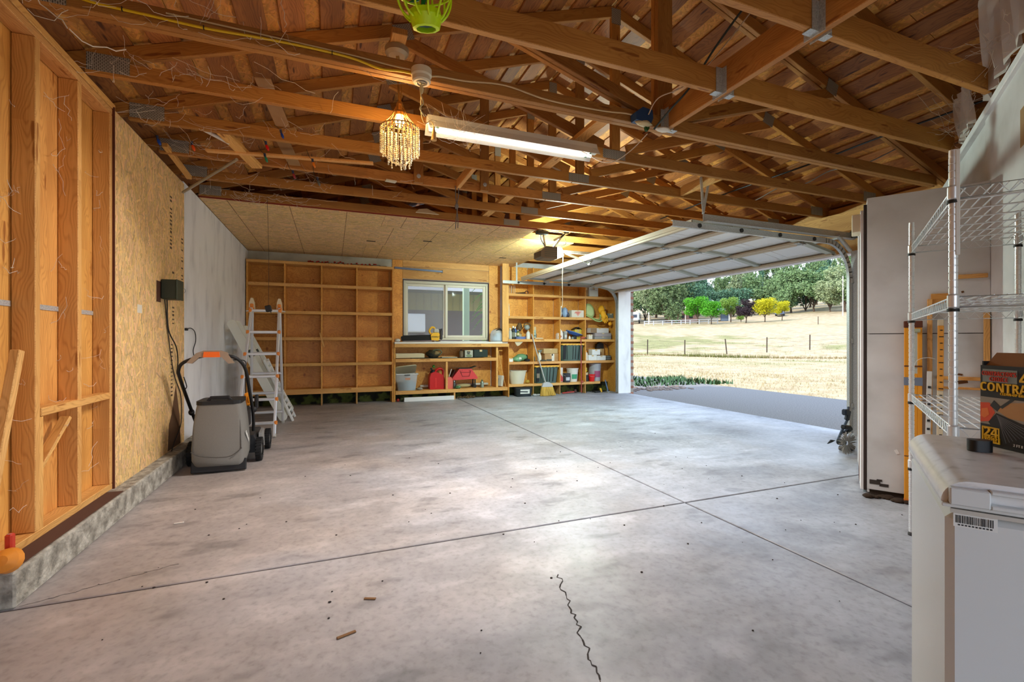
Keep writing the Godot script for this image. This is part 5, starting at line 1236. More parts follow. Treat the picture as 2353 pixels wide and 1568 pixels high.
	bottle("small silver canister at the right foot of the red tool case", 2.72, 0.196, 8.58, 0.15, 0.035, pm(0.55, 0.60, 0.55, 0.35, 0.5), pm(0.2, 0.35, 0.22, 0.5), "canister")
	b = mb(); b.tube([W(1.55, 8.76, 0.245), W(2.9, 8.77, 0.245)], 0.024, 12); lone("plastic_pipe", b, pm(0.76, 0.74, 0.70, 0.5), "grey-white plastic pipe along the back of the low bench shelf", "pipe")
	pouch("grey_cloth", "small grey cloth right of the clear bin", "cloth", 1.50, 0.196, 8.53, Vector3(0.05, 0.025, 0.04), pm(0.60, 0.58, 0.52, 0.9), pm(0.66, 0.64, 0.58, 0.9), 0.3)
	# the narrow bay
	b = mb(); b.bar(W(3.20, 8.56, 0.197), W(3.05, 8.62, 0.98), 0.012, 0.012); lone("thin_stick", b, M.wood, "thin stick leaning in the narrow bay of the bench", "stick")
	t = thing("white_book", "white hardback standing slanted in the narrow bench bay", "book", W(3.09, 8.58, 0.20), 0.25)
	b = mb(); b.box(Vector3(0.01, 0.115, 0), Vector3(0.045, 0.21, 0.15), Basis(Vector3.BACK, -0.15), 0.003); part("cover", b, white, t)
	b = mb(); b.box(Vector3(0.008, 0.115, 0.002), Vector3(0.035, 0.2, 0.151), Basis(Vector3.BACK, -0.15)); part("pages", b, pm(0.7, 0.68, 0.62, 0.9), t)
	b = mb(); b.box(W(3.045, 8.66, 0.282), Vector3(0.03, 0.165, 0.14), Basis(Vector3.BACK, -0.12), 0.004); lone("grey_case", b, pm(0.42, 0.41, 0.40, 0.6), "thin grey case behind the white hardback", "case")
	# on the floor below
	b = mb(); b.span(W(1.21, 8.44, 0.001), W(2.13, 8.47, 0.078), 0.003); lone("white_plank", b, pm(0.93, 0.93, 0.93, 0.5), "long white plank lying on the floor under the bench", "plank")
	t = thing("debris", "red and green scraps on the floor by the left end of the white plank", "debris", W(1.13, 8.52, 0.0))
	b = mb(); b.ball(Vector3(-0.02, 0.03, 0), Vector3(0.03, 0.03, 0.03), 8, 6); part("red_scrap", b, pm(0.62, 0.15, 0.10, 0.6), t)
	b = mb(); b.ball(Vector3(0.05, 0.035, 0.0), Vector3(0.04, 0.035, 0.03), 8, 6, Basis.IDENTITY, 0.3); part("green_scrap", b, pm(0.24, 0.26, 0.14, 0.8), t)
	b = mb()
	for k in 60:
		b.box(W(2.45 + rng.randfn(0, 0.12), 8.58 + rng.randf_range(-0.04, 0.06), 0.012 + rng.randf() * 0.025), Vector3(rng.randf_range(0.02, 0.07), 0.003, 0.012), Basis(Vector3(rng.randf(), rng.randf(), rng.randf()).normalized(), rng.randf() * 3.0))
	var lv := lone("dry_leaves", b, pm(0.42, 0.33, 0.20, 0.9), "dry leaves blown under the right half of the bench", "leaves"); lv.set_meta("kind", "stuff")
	# strip light fixture lying over the window
	t = thing("metal_strip", "blue-grey metal strip fixed above the left half of the window", "metal strip", W(1.53, 8.775, 2.45))
	b = mb(); b.box(Vector3.ZERO, Vector3(0.90, 0.035, 0.04), Basis(Vector3.BACK, -0.03), 0.004); part("channel", b, pm(0.46, 0.51, 0.62, 0.4, 0.4), t)
	b = mb(); b.box(Vector3(0, 0.0, 0.021), Vector3(0.9, 0.008, 0.004), Basis(Vector3.BACK, -0.03)); b.box(Vector3(0.45, -0.012, 0), Vector3(0.012, 0.055, 0.045), Basis.IDENTITY, 0.003); part("trim_line", b, pm(0.30, 0.33, 0.42, 0.4), t)

func build_shelf_things() -> void:
	var y1: float = TOPS[4]; var y2: float = TOPS[3]; var y3: float = TOPS[2]; var y4: float = TOPS[1]; var y5: float = TOPS[0]
	var black := pm(0.07, 0.07, 0.075, 0.6); var white := pm(0.90, 0.90, 0.88, 0.5); var yellow := pm(0.92, 0.70, 0.10, 0.5)
	var b: Mb; var t: Node3D
	# top shelf
	t = carton("white carton with grey print on the top shelf, under the bend of the track", 5.08, 5.30, y1, 0.20, 8.62, 0.2, pm(0.82, 0.82, 0.78, 0.8))
	b = mb(); b.box(Vector3(-0.03, 0.155, 0.101), Vector3(0.12, 0.008, 0.001)); b.box(Vector3(0.0, 0.13, 0.101), Vector3(0.16, 0.004, 0.001)); part("print", b, pm(0.35, 0.36, 0.36, 0.8), t)
	carton("brown carton edge-on beside the white carton on the top shelf", 5.005, 5.07, y1, 0.19, 8.66, 0.2, M.carton)
	t = thing("garden_stakes", "bundle of white plastic stakes at the left end of the top shelf", "stakes", W(3.34, 8.62, y1))
	for k in 6:
		b = mb(); b.tube([Vector3(-0.07 + k * 0.027, 0.002, 0.03 * (k % 3)), Vector3(-0.06 + k * 0.025, 0.15, 0.02 * (k % 3))], 0.004, 6); b.ball(Vector3(-0.06 + k * 0.025, 0.155, 0.02 * (k % 3)), Vector3(0.012, 0.006, 0.012), 6, 4); part("stake", b, pm(0.84, 0.76, 0.70, 0.6), t)
	t = thing("hand_saw", "rusty hand saw lying on the top shelf", "saw", W(3.56, 8.6, y1))
	b = mb(); b.prism(PackedVector2Array([Vector2(-0.14, 0), Vector2(0.08, 0), Vector2(0.08, 0.05), Vector2(-0.14, 0.02)]), 0.004, Transform3D(Basis(Vector3.RIGHT, -0.5), Vector3(0, 0.002, 0))); part("blade", b, pm(0.25, 0.17, 0.13, 0.7), t)
	b = mb(); b.tube(arc(Vector3(0.11, 0.035, 0), Vector3(0.035, 0, 0), Vector3(0, 0.032, 0), 0, TAU, 12), 0.010, 6); part("handle", b, pm(0.32, 0.14, 0.07, 0.6), t)
	# second shelf
	pouch("patterned_bag", "slim bag with blue and white print on the second shelf", "bag", 4.425, y2, 8.58, Vector3(0.032, 0.12, 0.06), pm(0.75, 0.74, 0.72, 0.6), pm(0.20, 0.22, 0.34, 0.6), 0.15)
	pouch("blue_bag", "light blue plastic bag on the second shelf, beside the patterned bag", "bag", 4.52, y2, 8.57, Vector3(0.055, 0.105, 0.07), pm(0.58, 0.67, 0.80, 0.5), pm(0.45, 0.52, 0.68, 0.5), 0.15)
	pouch("small_dark_bag", "small dark grey bag tucked behind the tan carton on the second shelf", "bag", 4.60, y2, 8.60, Vector3(0.03, 0.055, 0.05), pm(0.28, 0.29, 0.36, 0.6), pm(0.36, 0.36, 0.42, 0.6), 0.2)
	t = carton("white carton with a pink triangle, on the second shelf", 4.66, 4.95, y2, 0.15, 8.60, 0.16, pm(0.84, 0.80, 0.74, 0.8))
	b = mb(); b.prism(PackedVector2Array([Vector2(-0.07, 0.125), Vector2(0.09, 0.125), Vector2(0.0, 0.02)]), 0.001, Transform3D(Basis.IDENTITY, Vector3(0, 0, 0.081))); part("triangle_print", b, pm(0.86, 0.62, 0.56, 0.8), t)
	b = mb(); b.box(Vector3(-0.02, 0.10, 0.082), Vector3(0.12, 0.012, 0.001), Basis(Vector3.BACK, 0.15)); b.box(Vector3(0.0, 0.075, 0.082), Vector3(0.06, 0.01, 0.001), Basis(Vector3.BACK, 0.15)); part("lettering", b, pm(0.78, 0.30, 0.25, 0.8), t)
	b = mb(); b.box(Vector3(0.04, 0.155, 0.0), Vector3(0.10, 0.004, 0.02), Basis(Vector3.BACK, 0.25)); part("ribbon", b, pm(0.82, 0.36, 0.30, 0.6), t)
	t = thing("oval_platter", "pale green oval platter standing on edge on the second shelf", "platter", W(5.135, 8.62, y2))
	b = mb(); b.lathe([Vector2(0, 0.02), Vector2(0.08, 0.018), Vector2(0.115, 0.0), Vector2(0.118, 0.004), Vector2(0.08, 0.026), Vector2(0, 0.028)], 28, Transform3D(Basis(Vector3.RIGHT, PI / 2 - 0.2) * Basis(Vector3.UP, 0.35), Vector3(0, 0.155, 0)), Vector2(1.0, 1.36)); part("dish", b, pm(0.70, 0.76, 0.52, 0.4), t)
	b = mb(); b.tube(arc(Vector3(0, 0.158, 0.012), Vector3(0.108, 0, 0), Vector3(0.0, 0.145, -0.03), 0, TAU, 24), 0.006, 6); part("rim", b, pm(0.55, 0.64, 0.38, 0.4), t)
	t = thing("garden_hose", "green hose looped over the edge of the second shelf", "hose", W(5.2, 8.49, 1.50))
	b = mb(); b.tube(curve([Vector3(-0.2, 0.14, -0.02), Vector3(-0.1, 0.09, 0.02), Vector3(0.0, 0.03, 0.03), Vector3(0.12, 0.02, 0.03), Vector3(0.18, 0.08, 0.02), Vector3(0.13, 0.17, -0.02)]), 0.012, 8); part("loop", b, pm(0.60, 0.70, 0.42, 0.5), t)
	b = mb(); b.tube(curve([Vector3(-0.18, 0.15, -0.04), Vector3(-0.02, 0.07, 0.018), Vector3(0.1, 0.06, 0.02), Vector3(0.15, 0.16, -0.03)]), 0.011, 8); part("loop", b, pm(0.50, 0.62, 0.36, 0.5), t)
	t = thing("work_gloves", "yellow work gloves hanging by the end of the second shelf", "gloves", W(5.38, 8.47, 1.50))
	b = mb()
	b.ball(Vector3(0.0, 0.27, -0.05), Vector3(0.075, 0.09, 0.05), 12, 8, Basis.IDENTITY, 0.15); b.ball(Vector3(0.02, 0.16, 0.0), Vector3(0.065, 0.10, 0.035), 12, 8, Basis(Vector3.BACK, 0.3), 0.12)
	for f in [[-0.01, 0.05, 0.05], [0.03, 0.03, 0.06], [0.07, 0.03, 0.055], [0.105, 0.05, 0.05], [0.10, 0.12, 0.04]]: b.ball(Vector3(f[0], f[1], 0.01), Vector3(0.016, f[2], 0.015), 8, 6, Basis(Vector3.BACK, 0.3))
	part("glove", b, pm(0.88, 0.62, 0.06, 0.7), t)
	b = mb(); b.ball(Vector3(0.06, 0.20, -0.02), Vector3(0.03, 0.05, 0.03), 8, 6); part("cuff", b, pm(0.70, 0.60, 0.42, 0.8), t)
	b = mb(); b.tube(arc(Vector3(0.05, 0.28, -0.06), Vector3(0.05, 0, 0), Vector3(0, 0.06, 0), 0, PI, 10), 0.006, 6); part("loop", b, pm(0.6, 0.55, 0.45, 0.6), t)
	t = carton("grey box at the far right end of the second shelf", 5.555, 5.685, y2, 0.10, 8.60, 0.14, pm(0.45, 0.46, 0.42, 0.7))
	b = mb(); b.ball(W(5.56, 8.47, 1.47), Vector3(0.042, 0.042, 0.035), 12, 8, Basis.IDENTITY, 0.08); b.tube([W(5.575, 8.47, 1.50), W(5.59, 8.48, 1.555)], 0.004, 5); lone("yellow_float", b, pm(0.92, 0.62, 0.10, 0.5), "small yellow float dangling below the end of the second shelf", "float")
	b = mb(); b.tube([W(3.265, 8.56, y2 + 0.002), W(3.268, 8.60, y2 + 0.25)], 0.022, 12); lone("white_tube", b, pm(0.80, 0.80, 0.78, 0.5), "white tube standing at the left end of the second shelf", "tube")
	# third shelf, crowded left bay
	b = mb(); b.tube([W(3.285, 8.70, y3 + 0.20), W(3.31, 8.72, y3 + 0.40)], 0.024, 12); b.tube([W(3.283, 8.70, y3 + 0.002), W(3.285, 8.70, y3 + 0.2)], 0.012, 10); lone("blue_tube", b, pm(0.28, 0.36, 0.52, 0.5), "tall blue tube at the back left of the third shelf", "tube")
	bottle("pale bottle first on the left of the third shelf", 3.295, y3, 8.55, 0.22, 0.035, pm(0.74, 0.74, 0.70, 0.4), white)
	bottle("dark green bottle second from the left on the third shelf", 3.365, y3, 8.57, 0.26, 0.038, pm(0.12, 0.16, 0.14, 0.35), white, "bottle", pm(0.45, 0.46, 0.38, 0.6))
	bottle("bottle with blue shoulder behind the dark green one on the third shelf", 3.445, y3, 8.66, 0.25, 0.040, pm(0.26, 0.40, 0.62, 0.4), white, "bottle", white)
	pouch("work_glove", "dark beige glove heaped high in the left bay of the third shelf", "glove", 3.555, y3 + 0.165, 8.70, Vector3(0.05, 0.085, 0.05), pm(0.46, 0.36, 0.24, 0.9), pm(0.25, 0.2, 0.16, 0.9), 0.25)
	bottle("amber bottle below the beige glove on the third shelf", 3.54, y3, 8.66, 0.19, 0.045, pm(0.62, 0.45, 0.24, 0.4), black, "bottle", pm(0.72, 0.68, 0.52, 0.6))
	bottle("small green and cream bottle in the left bay of the third shelf", 3.47, y3 + 0.055, 8.575, 0.13, 0.028, pm(0.40, 0.46, 0.24, 0.4), white, "bottle", pm(0.85, 0.80, 0.6, 0.6))
	b = mb(); frustum(b, W(3.52, 8.57, y3 + 0.001), 0.19, 0.10, 0.21, 0.12, 0.05, false); lone("blue_tray", b, pm(0.38, 0.46, 0.66, 0.5), "low blue tray at the front of the third shelf", "tray")
	t = thing("face_mask", "grey respirator mask perched on bottles behind the broom handle", "mask", W(3.69, 8.62, y3 + 0.19))
	b = mb(); b.ball(Vector3(0, 0.05, 0), Vector3(0.06, 0.055, 0.05), 14, 8, Basis.IDENTITY, 0.15); part("shell", b, pm(0.60, 0.63, 0.62, 0.4), t)
	b = mb(); b.tube(arc(Vector3(0, 0.06, 0.0), Vector3(0.075, 0, 0), Vector3(0, 0.08, 0), 0.2, PI - 0.2, 12), 0.010, 6); part("strap", b, pm(0.36, 0.31, 0.22, 0.8), t)
	bottle("white bottle below the respirator on the third shelf", 3.705, y3, 8.60, 0.19, 0.042, white, pm(0.75, 0.62, 0.42, 0.5))
	t = carton("narrow pale teal carton upright on the third shelf", 3.80, 3.865, y3, 0.25, 8.60, 0.07, pm(0.60, 0.68, 0.64, 0.7))
	b = mb(); b.box(Vector3(0, 0.13, 0.0355), Vector3(0.05, 0.006, 0.001)); b.box(Vector3(0, 0.07, 0.0355), Vector3(0.04, 0.03, 0.001)); part("print", b, pm(0.34, 0.42, 0.42, 0.7), t)
	bottle("small brown bottle right of the teal carton on the third shelf", 3.89, y3, 8.66, 0.16, 0.028, pm(0.40, 0.30, 0.22, 0.4), white)
	b = mb(); b.box(W(3.91, 8.545, y3 + 0.016), Vector3(0.18, 0.028, 0.07), Basis.IDENTITY, 0.006); lone("cream_block", b, pm(0.84, 0.74, 0.58, 0.7), "flat cream block at the edge of the third shelf beside the teal carton", "block")
	# third shelf, right
	t = thing("detergent_jug", "white jug with a red flowered label on the third shelf", "jug", W(4.41, 8.59, y3 + 0.001))
	b = mb(); b.prism(PackedVector2Array([Vector2(-0.065, 0), Vector2(0.055, 0), Vector2(0.06, 0.11), Vector2(0.045, 0.15), Vector2(0.03, 0.185), Vector2(0.0, 0.185), Vector2(-0.03, 0.14), Vector2(-0.065, 0.10)]), 0.09); part("body", b, pm(0.88, 0.85, 0.82, 0.45), t)
	b = mb(); b.ball(Vector3(-0.01, 0.055, 0.0455), Vector3(0.035, 0.03, 0.002), 8, 6); part("label_print", b, pm(0.68, 0.30, 0.24, 0.6), t)
	b = mb(); b.lathe([Vector2(0.018, 0), Vector2(0.018, 0.025), Vector2(0, 0.025)], 12, Transform3D(Basis.IDENTITY, Vector3(0.015, 0.185, 0))); part("cap", b, white, t)
	bucket("grey paint can beside the white jug on the third shelf", 4.545, y3, 8.60, 0.155, 0.045, 0.046, pm(0.58, 0.58, 0.56, 0.35, 0.5), pm(0.8, 0.8, 0.77, 0.6), "paint can", pm(0.7, 0.7, 0.7, 0.35, 0.6))
	bottle("tiny white bottle under the blue basin", 4.625, y3, 8.55, 0.07, 0.022, white, white)
	bottle("tiny grey-green bottle under the blue basin", 4.70, y3, 8.56, 0.06, 0.025, pm(0.5, 0.56, 0.55, 0.4), black)
	bucket("dark jar holding up the blue basin on the third shelf", 4.80, y3, 8.66, 0.10, 0.05, 0.05, pm(0.12, 0.12, 0.13, 0.5), null, "jar")
	t = thing("blue_basin", "blue plastic basin tilted on the third shelf", "basin", W(4.765, 8.60, y3 + 0.135))
	b = mb(); b.lathe([Vector2(0, -0.055), Vector2(0.12, -0.05), Vector2(0.185, -0.005), Vector2(0.20, 0.0), Vector2(0.20, 0.008), Vector2(0.18, 0.004), Vector2(0.11, -0.044), Vector2(0, -0.048)], 28, Transform3D(Basis(Vector3.BACK, -0.27), Vector3.ZERO), Vector2(1.0, 0.42)); part("bowl", b, pm(0.22, 0.38, 0.66, 0.4), t)
	b = mb(); b.tube(arc(Vector3.ZERO, Basis(Vector3.BACK, -0.27) * Vector3(0.2, 0.004, 0), Vector3(0, 0, 0.084), 0, TAU, 28), 0.006, 6); part("rim", b, pm(0.30, 0.46, 0.72, 0.4), t)
	t = carton("yellow box with dark gabled lid above the blue basin", 4.80, 4.965, y3, 0.21, 8.70, 0.12, pm(0.86, 0.76, 0.28, 0.6))
	b = mb(); b.prism(PackedVector2Array([Vector2(-0.10, 0.205), Vector2(0.0, 0.25), Vector2(0.085, 0.20), Vector2(0.085, 0.212), Vector2(0.0, 0.262), Vector2(-0.105, 0.215)]), 0.14); part("lid", b, pm(0.12, 0.12, 0.10, 0.6), t)
	carton("small white carton before the grey stack on the third shelf", 5.07, 5.165, y3, 0.10, 8.57, 0.09, pm(0.84, 0.81, 0.75, 0.8))
	t = carton("flat grey carton, bottom of the stack at the right of the third shelf", 5.21, 5.62, y3, 0.055, 8.61, 0.2, pm(0.56, 0.55, 0.54, 0.8), "box", "")
	t = carton("flat lilac-grey carton in the middle of the third-shelf stack", 5.22, 5.62, y3 + 0.057, 0.075, 8.61, 0.2, pm(0.62, 0.57, 0.57, 0.8), "box", "")
	t = carton("pale carton with brown end, top of the third-shelf stack", 5.12, 5.57, y3 + 0.134, 0.105, 8.63, 0.2, pm(0.78, 0.75, 0.74, 0.8), "box", "")
	b = mb(); b.box(Vector3(-0.15, 0.053, 0.1005), Vector3(0.15, 0.10, 0.001)); part("brown_panel", b, pm(0.52, 0.42, 0.31, 0.8), t)
	# hanging clear bag
	b = mb(); b.prism(PackedVector2Array([Vector2(-0.09, 0.085), Vector2(0.09, 0.085), Vector2(0.02, 0.02), Vector2(-0.03, 0.0), Vector2(-0.06, 0.03)]), 0.02, Transform3D(Basis.IDENTITY, W(3.47, 8.53, 0.998)), true); lone("plastic_scrap", b, pm(0.80, 0.74, 0.62, 0.5), "torn plastic scrap hanging under the third shelf", "plastic")
	# fourth shelf
	carton("tiny white carton at the left end of the fourth shelf", 3.265, 3.345, y4, 0.07, 8.56, 0.08, white)
	t = pouch("seed_bag", "green and white seed bag slumped on the fourth shelf", "bag", 3.45, y4, 8.56, Vector3(0.095, 0.055, 0.07), pm(0.46, 0.66, 0.50, 0.5), pm(0.84, 0.86, 0.80, 0.5), 0.2)
	t = thing("green_roll", "rolled green garden bag lying behind the seed bag", "bag", W(3.57, 8.64, y4 + 0.062))
	b = mb(); b.ball(Vector3(0, 0.02, 0), Vector3(0.13, 0.075, 0.075), 16, 10, Basis.IDENTITY, 0.06); part("roll", b, pm(0.40, 0.58, 0.42, 0.6), t)
	b = mb(); b.lathe([Vector2(0, 0.0), Vector2(0.06, 0.0), Vector2(0.06, 0.004), Vector2(0, 0.004)], 14, Transform3D(Basis(Vector3.BACK, -PI / 2), Vector3(0.115, 0.02, 0))); part("end_print", b, pm(0.16, 0.30, 0.24, 0.6), t)
	pouch("black_bundle", "black bundle at the foot of the green roll", "bundle", 3.66, y4, 8.55, Vector3(0.06, 0.03, 0.05), black, pm(0.15, 0.15, 0.15, 0.6), 0.2)
	t = thing("spray_bottle", "white spray bottle with grey trigger on the fourth shelf behind the broom", "spray bottle", W(3.945, 8.58, y4 + 0.001))
	b = mb(); b.lathe([Vector2(0, 0), Vector2(0.04, 0), Vector2(0.043, 0.01), Vector2(0.043, 0.10), Vector2(0.018, 0.165), Vector2(0.014, 0.19)], 16); part("body", b, pm(0.88, 0.85, 0.76, 0.4), t)
	b = mb(); b.box(Vector3(0.01, 0.215, 0), Vector3(0.09, 0.025, 0.025), Basis.IDENTITY, 0.006); b.box(Vector3(0.03, 0.19, 0), Vector3(0.012, 0.04, 0.015), Basis(Vector3.BACK, 0.4), 0.003); b.lathe([Vector2(0.018, 0.18), Vector2(0.018, 0.205)], 12); part("trigger", b, pm(0.45, 0.50, 0.48, 0.5), t)
	bottle("small dark bottle left of the spray bottle", 3.835, y4, 8.60, 0.11, 0.025, pm(0.25, 0.26, 0.22, 0.4), black)
	b = mb(); b.lathe([Vector2(0, 0), Vector2(0.075, 0), Vector2(0.08, 0.012), Vector2(0.06, 0.03), Vector2(0, 0.034)], 20, Transform3D(Basis.IDENTITY, W(4.01, 8.56, y4 + 0.001)), Vector2(1.0, 0.7)); lone("grey_puck", b, pm(0.28, 0.29, 0.26, 0.6), "flat dark grey disc on the fourth shelf before the brown carton", "disc")
	t = carton("brown carton with a white label on the fourth shelf", 4.055, 4.365, y4, 0.155, 8.65, 0.2, M.carton)
	b = mb(); b.box(Vector3(0.03, 0.075, 0.1006), Vector3(0.06, 0.145, 0.001)); part("shipping_label", b, pm(0.85, 0.83, 0.78, 0.8), t)
	b = mb(); b.box(Vector3(-0.06, 0.02, 0.103), Vector3(0.12, 0.04, 0.004), Basis.IDENTITY, 0.001); part("dark_strip", b, pm(0.30, 0.30, 0.27, 0.7), t)
	carton("paler carton on top of the labelled brown carton", 4.03, 4.35, y4 + 0.157, 0.10, 8.65, 0.2, pm(0.76, 0.64, 0.44, 0.8))
	tote("green tote with yellow lid on the fourth shelf", 4.405, 4.955, y4, 8.64, 0.36)
	t = bottle("white tube with orange top on the fourth shelf", 5.03, y4, 8.55, 0.21, 0.028, pm(0.88, 0.84, 0.78, 0.5), pm(0.92, 0.58, 0.15, 0.5), "tube")
	carton("white carton at the front left of three on the fourth shelf", 5.065, 5.265, y4, 0.115, 8.60, 0.16, pm(0.86, 0.86, 0.84, 0.8), "box", "")
	carton("white carton at the front right of three on the fourth shelf", 5.27, 5.49, y4, 0.10, 8.60, 0.16, pm(0.84, 0.84, 0.83, 0.8), "box", "")
	carton("white carton stacked on top of two on the fourth shelf", 5.16, 5.36, y4 + 0.117, 0.115, 8.61, 0.15, pm(0.88, 0.88, 0.87, 0.8), "box", "")
	t = carton("brown carton behind the white ones on the fourth shelf, black lid", 5.37, 5.55, y4, 0.245, 8.725, 0.10, M.carton)
	b = mb(); b.prism(PackedVector2Array([Vector2(-0.09, 0.246), Vector2(0.09, 0.246), Vector2(0.08, 0.36), Vector2(0.0, 0.385), Vector2(-0.08, 0.34)]), 0.08, Transform3D(Basis.IDENTITY, Vector3(0, 0, -0.005))); part("black_lid", b, black, t)
	t = thing("wire_coil", "grey coil of cord at the right end of the fourth shelf", "coil", W(5.585, 8.58, y4 + 0.012))
	for k in 5:
		b = mb(); b.tube(arc(Vector3(0, k * 0.02, 0), Vector3(0.06, 0, 0), Vector3(0, 0, 0.05), 0, TAU, 18), 0.010, 6, -1.0, true); part("turn", b, pm(0.52 if k % 2 else 0.3, 0.52 if k % 2 else 0.3, 0.5 if k % 2 else 0.3, 0.6), t)
	b = mb(); b.tube(curve([W(5.56, 8.70, y4 + 0.36), W(5.625, 8.66, y4 + 0.30), W(5.64, 8.64, y4 + 0.12), W(5.62, 8.63, y4 + 0.08)]), 0.006, 6); lone("extension_cord", b, black, "black cord hanging onto the grey coil on the fourth shelf", "cord")
	# lowest shelf
	t = thing("waste_bin", "cream rectangular waste bin on the lowest shelf", "bin", W(3.46, 8.63, y5 + 0.001))
	b = mb(); frustum(b, Vector3.ZERO, 0.24, 0.20, 0.34, 0.26, 0.265, true, 0.12); part("tub", b, pm(0.80, 0.77, 0.68, 0.55), t)
	b = mb()
	for e in [[Vector3(0, 0.262, 0.13), Vector3(0.34, 0.012, 0.012)], [Vector3(0, 0.262, -0.13), Vector3(0.34, 0.012, 0.012)], [Vector3(0.168, 0.262, 0), Vector3(0.012, 0.012, 0.26)], [Vector3(-0.168, 0.262, 0), Vector3(0.012, 0.012, 0.26)]]: b.box(e[0], e[1], Basis.IDENTITY, 0.003)
	part("rim", b, pm(0.84, 0.81, 0.72, 0.5), t)
	b = mb(); b.ball(W(3.68, 8.58, y5 + 0.038), Vector3(0.05, 0.04, 0.045), 12, 8, Basis.IDENTITY, 0.1); lone("yellow_ball", b, pm(0.70, 0.56, 0.20, 0.8), "worn yellow ball beside the cream bin", "ball")
	tote("green tote with yellow lid on the lowest shelf", 3.80, 4.365, y5, 8.64, 0.36)
	b = mb(); b.box(W(3.88, 8.495, y5 + 0.18), Vector3(0.06, 0.14, 0.001)); lone("paper_label", b, pm(0.52, 0.47, 0.40, 0.8), "paper label on the dark end of the lower tote", "label")
	t = thing("caulk_bag", "upright white pouch with red print on the lowest shelf", "pouch", W(4.435, 8.57, y5))
	b = mb(); b.box(Vector3(0, 0.155, 0), Vector3(0.075, 0.305, 0.05), Basis.IDENTITY, 0.016); part("body", b, pm(0.82, 0.80, 0.77, 0.5), t)
	b = mb(); b.prism(PackedVector2Array([Vector2(-0.035, 0.02), Vector2(0.035, 0.02), Vector2(0.035, 0.10), Vector2(-0.035, 0.19)]), 0.001, Transform3D(Basis.IDENTITY, Vector3(0, 0, 0.0256))); part("red_print", b, pm(0.76, 0.30, 0.27, 0.6), t)
	bucket("small grey-black pail before the white bucket", 4.555, y5, 8.56, 0.185, 0.074, 0.084, pm(0.20, 0.21, 0.24, 0.5), pm(0.72, 0.74, 0.76, 0.5), "pail")
	bucket("white bucket with a green label on the lowest shelf", 4.755, y5, 8.668, 0.275, 0.10, 0.122, pm(0.88, 0.87, 0.84, 0.45), pm(0.24, 0.60, 0.44, 0.6), "bucket", pm(0.9, 0.89, 0.86, 0.4))
	t = thing("bar_clamp", "long red bar clamp leaning upright against the shelves", "clamp", W(4.86, 8.475, 0.0))
	b = mb(); b.bar(Vector3(0.005, 0.02, 0.0), Vector3(-0.005, 1.19, -0.003), 0.022, 0.008, Vector3.BACK); part("bar", b, pm(0.58, 0.20, 0.14, 0.5), t)
	b = mb(); b.box(Vector3(0.04, 1.17, 0), Vector3(0.10, 0.035, 0.03), Basis.IDENTITY, 0.006); b.box(Vector3(0.02, 0.25, 0), Vector3(0.06, 0.04, 0.03), Basis.IDENTITY, 0.006); part("jaw", b, pm(0.66, 0.26, 0.16, 0.5), t)
	b = mb(); b.tube([Vector3(0.08, 1.18, 0.0), Vector3(0.13, 1.15, 0.0)], 0.012, 8); part("screw_handle", b, pm(0.25, 0.2, 0.18, 0.5), t)
	t = pouch("yellow_bag", "yellow bag on top of the black box on the lowest shelf", "bag", 5.035, y5 + 0.192, 8.60, Vector3(0.034, 0.06, 0.045), pm(0.88, 0.76, 0.16, 0.5), pm(0.3, 0.3, 0.15, 0.5), 0.15)
	carton("narrow black carton at the left of the red cup", 4.998, 5.08, y5, 0.19, 8.60, 0.10, pm(0.13, 0.13, 0.14, 0.6))
	bucket("small bright red pail on the lowest shelf", 5.15, y5, 8.535, 0.15, 0.05, 0.07, pm(0.84, 0.07, 0.06, 0.4), null, "pail")
	bucket("large grey ribbed bucket with a magenta label on the lowest shelf", 5.31, y5, 8.68, 0.375, 0.12, 0.135, pm(0.66, 0.66, 0.68, 0.5), pm(0.62, 0.28, 0.42, 0.6), "bucket", null, 4)
	t = thing("blue_tool", "tool with slim blue handle standing by the end of the lowest shelf", "tool", W(5.46, 8.44, 0.0))
	b = mb(); b.tube([Vector3(0.03, 0.03, 0.0), Vector3(-0.02, 0.27, -0.03)], 0.016, 10, 0.010); part("handle", b, pm(0.36, 0.46, 0.60, 0.5), t)
	b = mb(); b.box(Vector3(0.04, 0.012, 0.0), Vector3(0.06, 0.022, 0.04), Basis.IDENTITY, 0.005); part("head", b, M.galv, t)
	# floor under the shelves
	t = thing("black_crate", "black plastic crate with a white label on the floor under the shelves", "crate", W(3.54, 8.49, 0.0))
	b = mb(); frustum(b, Vector3.ZERO, 0.30, 0.17, 0.34, 0.20, 0.175, false, 0.1); part("body", b, pm(0.10, 0.14, 0.16, 0.6), t)
	b = mb(); b.box(Vector3(0.01, 0.10, 0.095), Vector3(0.20, 0.085, 0.002), Basis(Vector3.RIGHT, 0.08)); part("sticker", b, pm(0.84, 0.85, 0.82, 0.6), t)
	b = mb(); b.box(Vector3(-0.01, 0.098, 0.0975), Vector3(0.16, 0.02, 0.002), Basis(Vector3.BACK, -0.06)); part("sticker_print", b, pm(0.14, 0.18, 0.20, 0.6), t)
	t = thing("broom", "corn broom with silver handle leaning against the shelves", "broom", W(4.02, 8.33, 0.0))
	b = mb(); b.tube([Vector3(-0.06, 0.28, 0.0), Vector3(-0.15, 0.62, -0.04), Vector3(-0.23, 0.93, -0.08), Vector3(-0.30, 1.24, -0.13)], 0.012, 10); part("handle", b, pm(0.70, 0.69, 0.67, 0.35, 0.4), t)
	b = mb(); b.prism(PackedVector2Array([Vector2(-0.14, 0.185), Vector2(0.10, 0.185), Vector2(0.085, 0.235), Vector2(0.02, 0.275), Vector2(-0.05, 0.285), Vector2(-0.11, 0.26)]), 0.05); part("ferrule", b, pm(0.72, 0.72, 0.72, 0.4), t)
	b = mb()
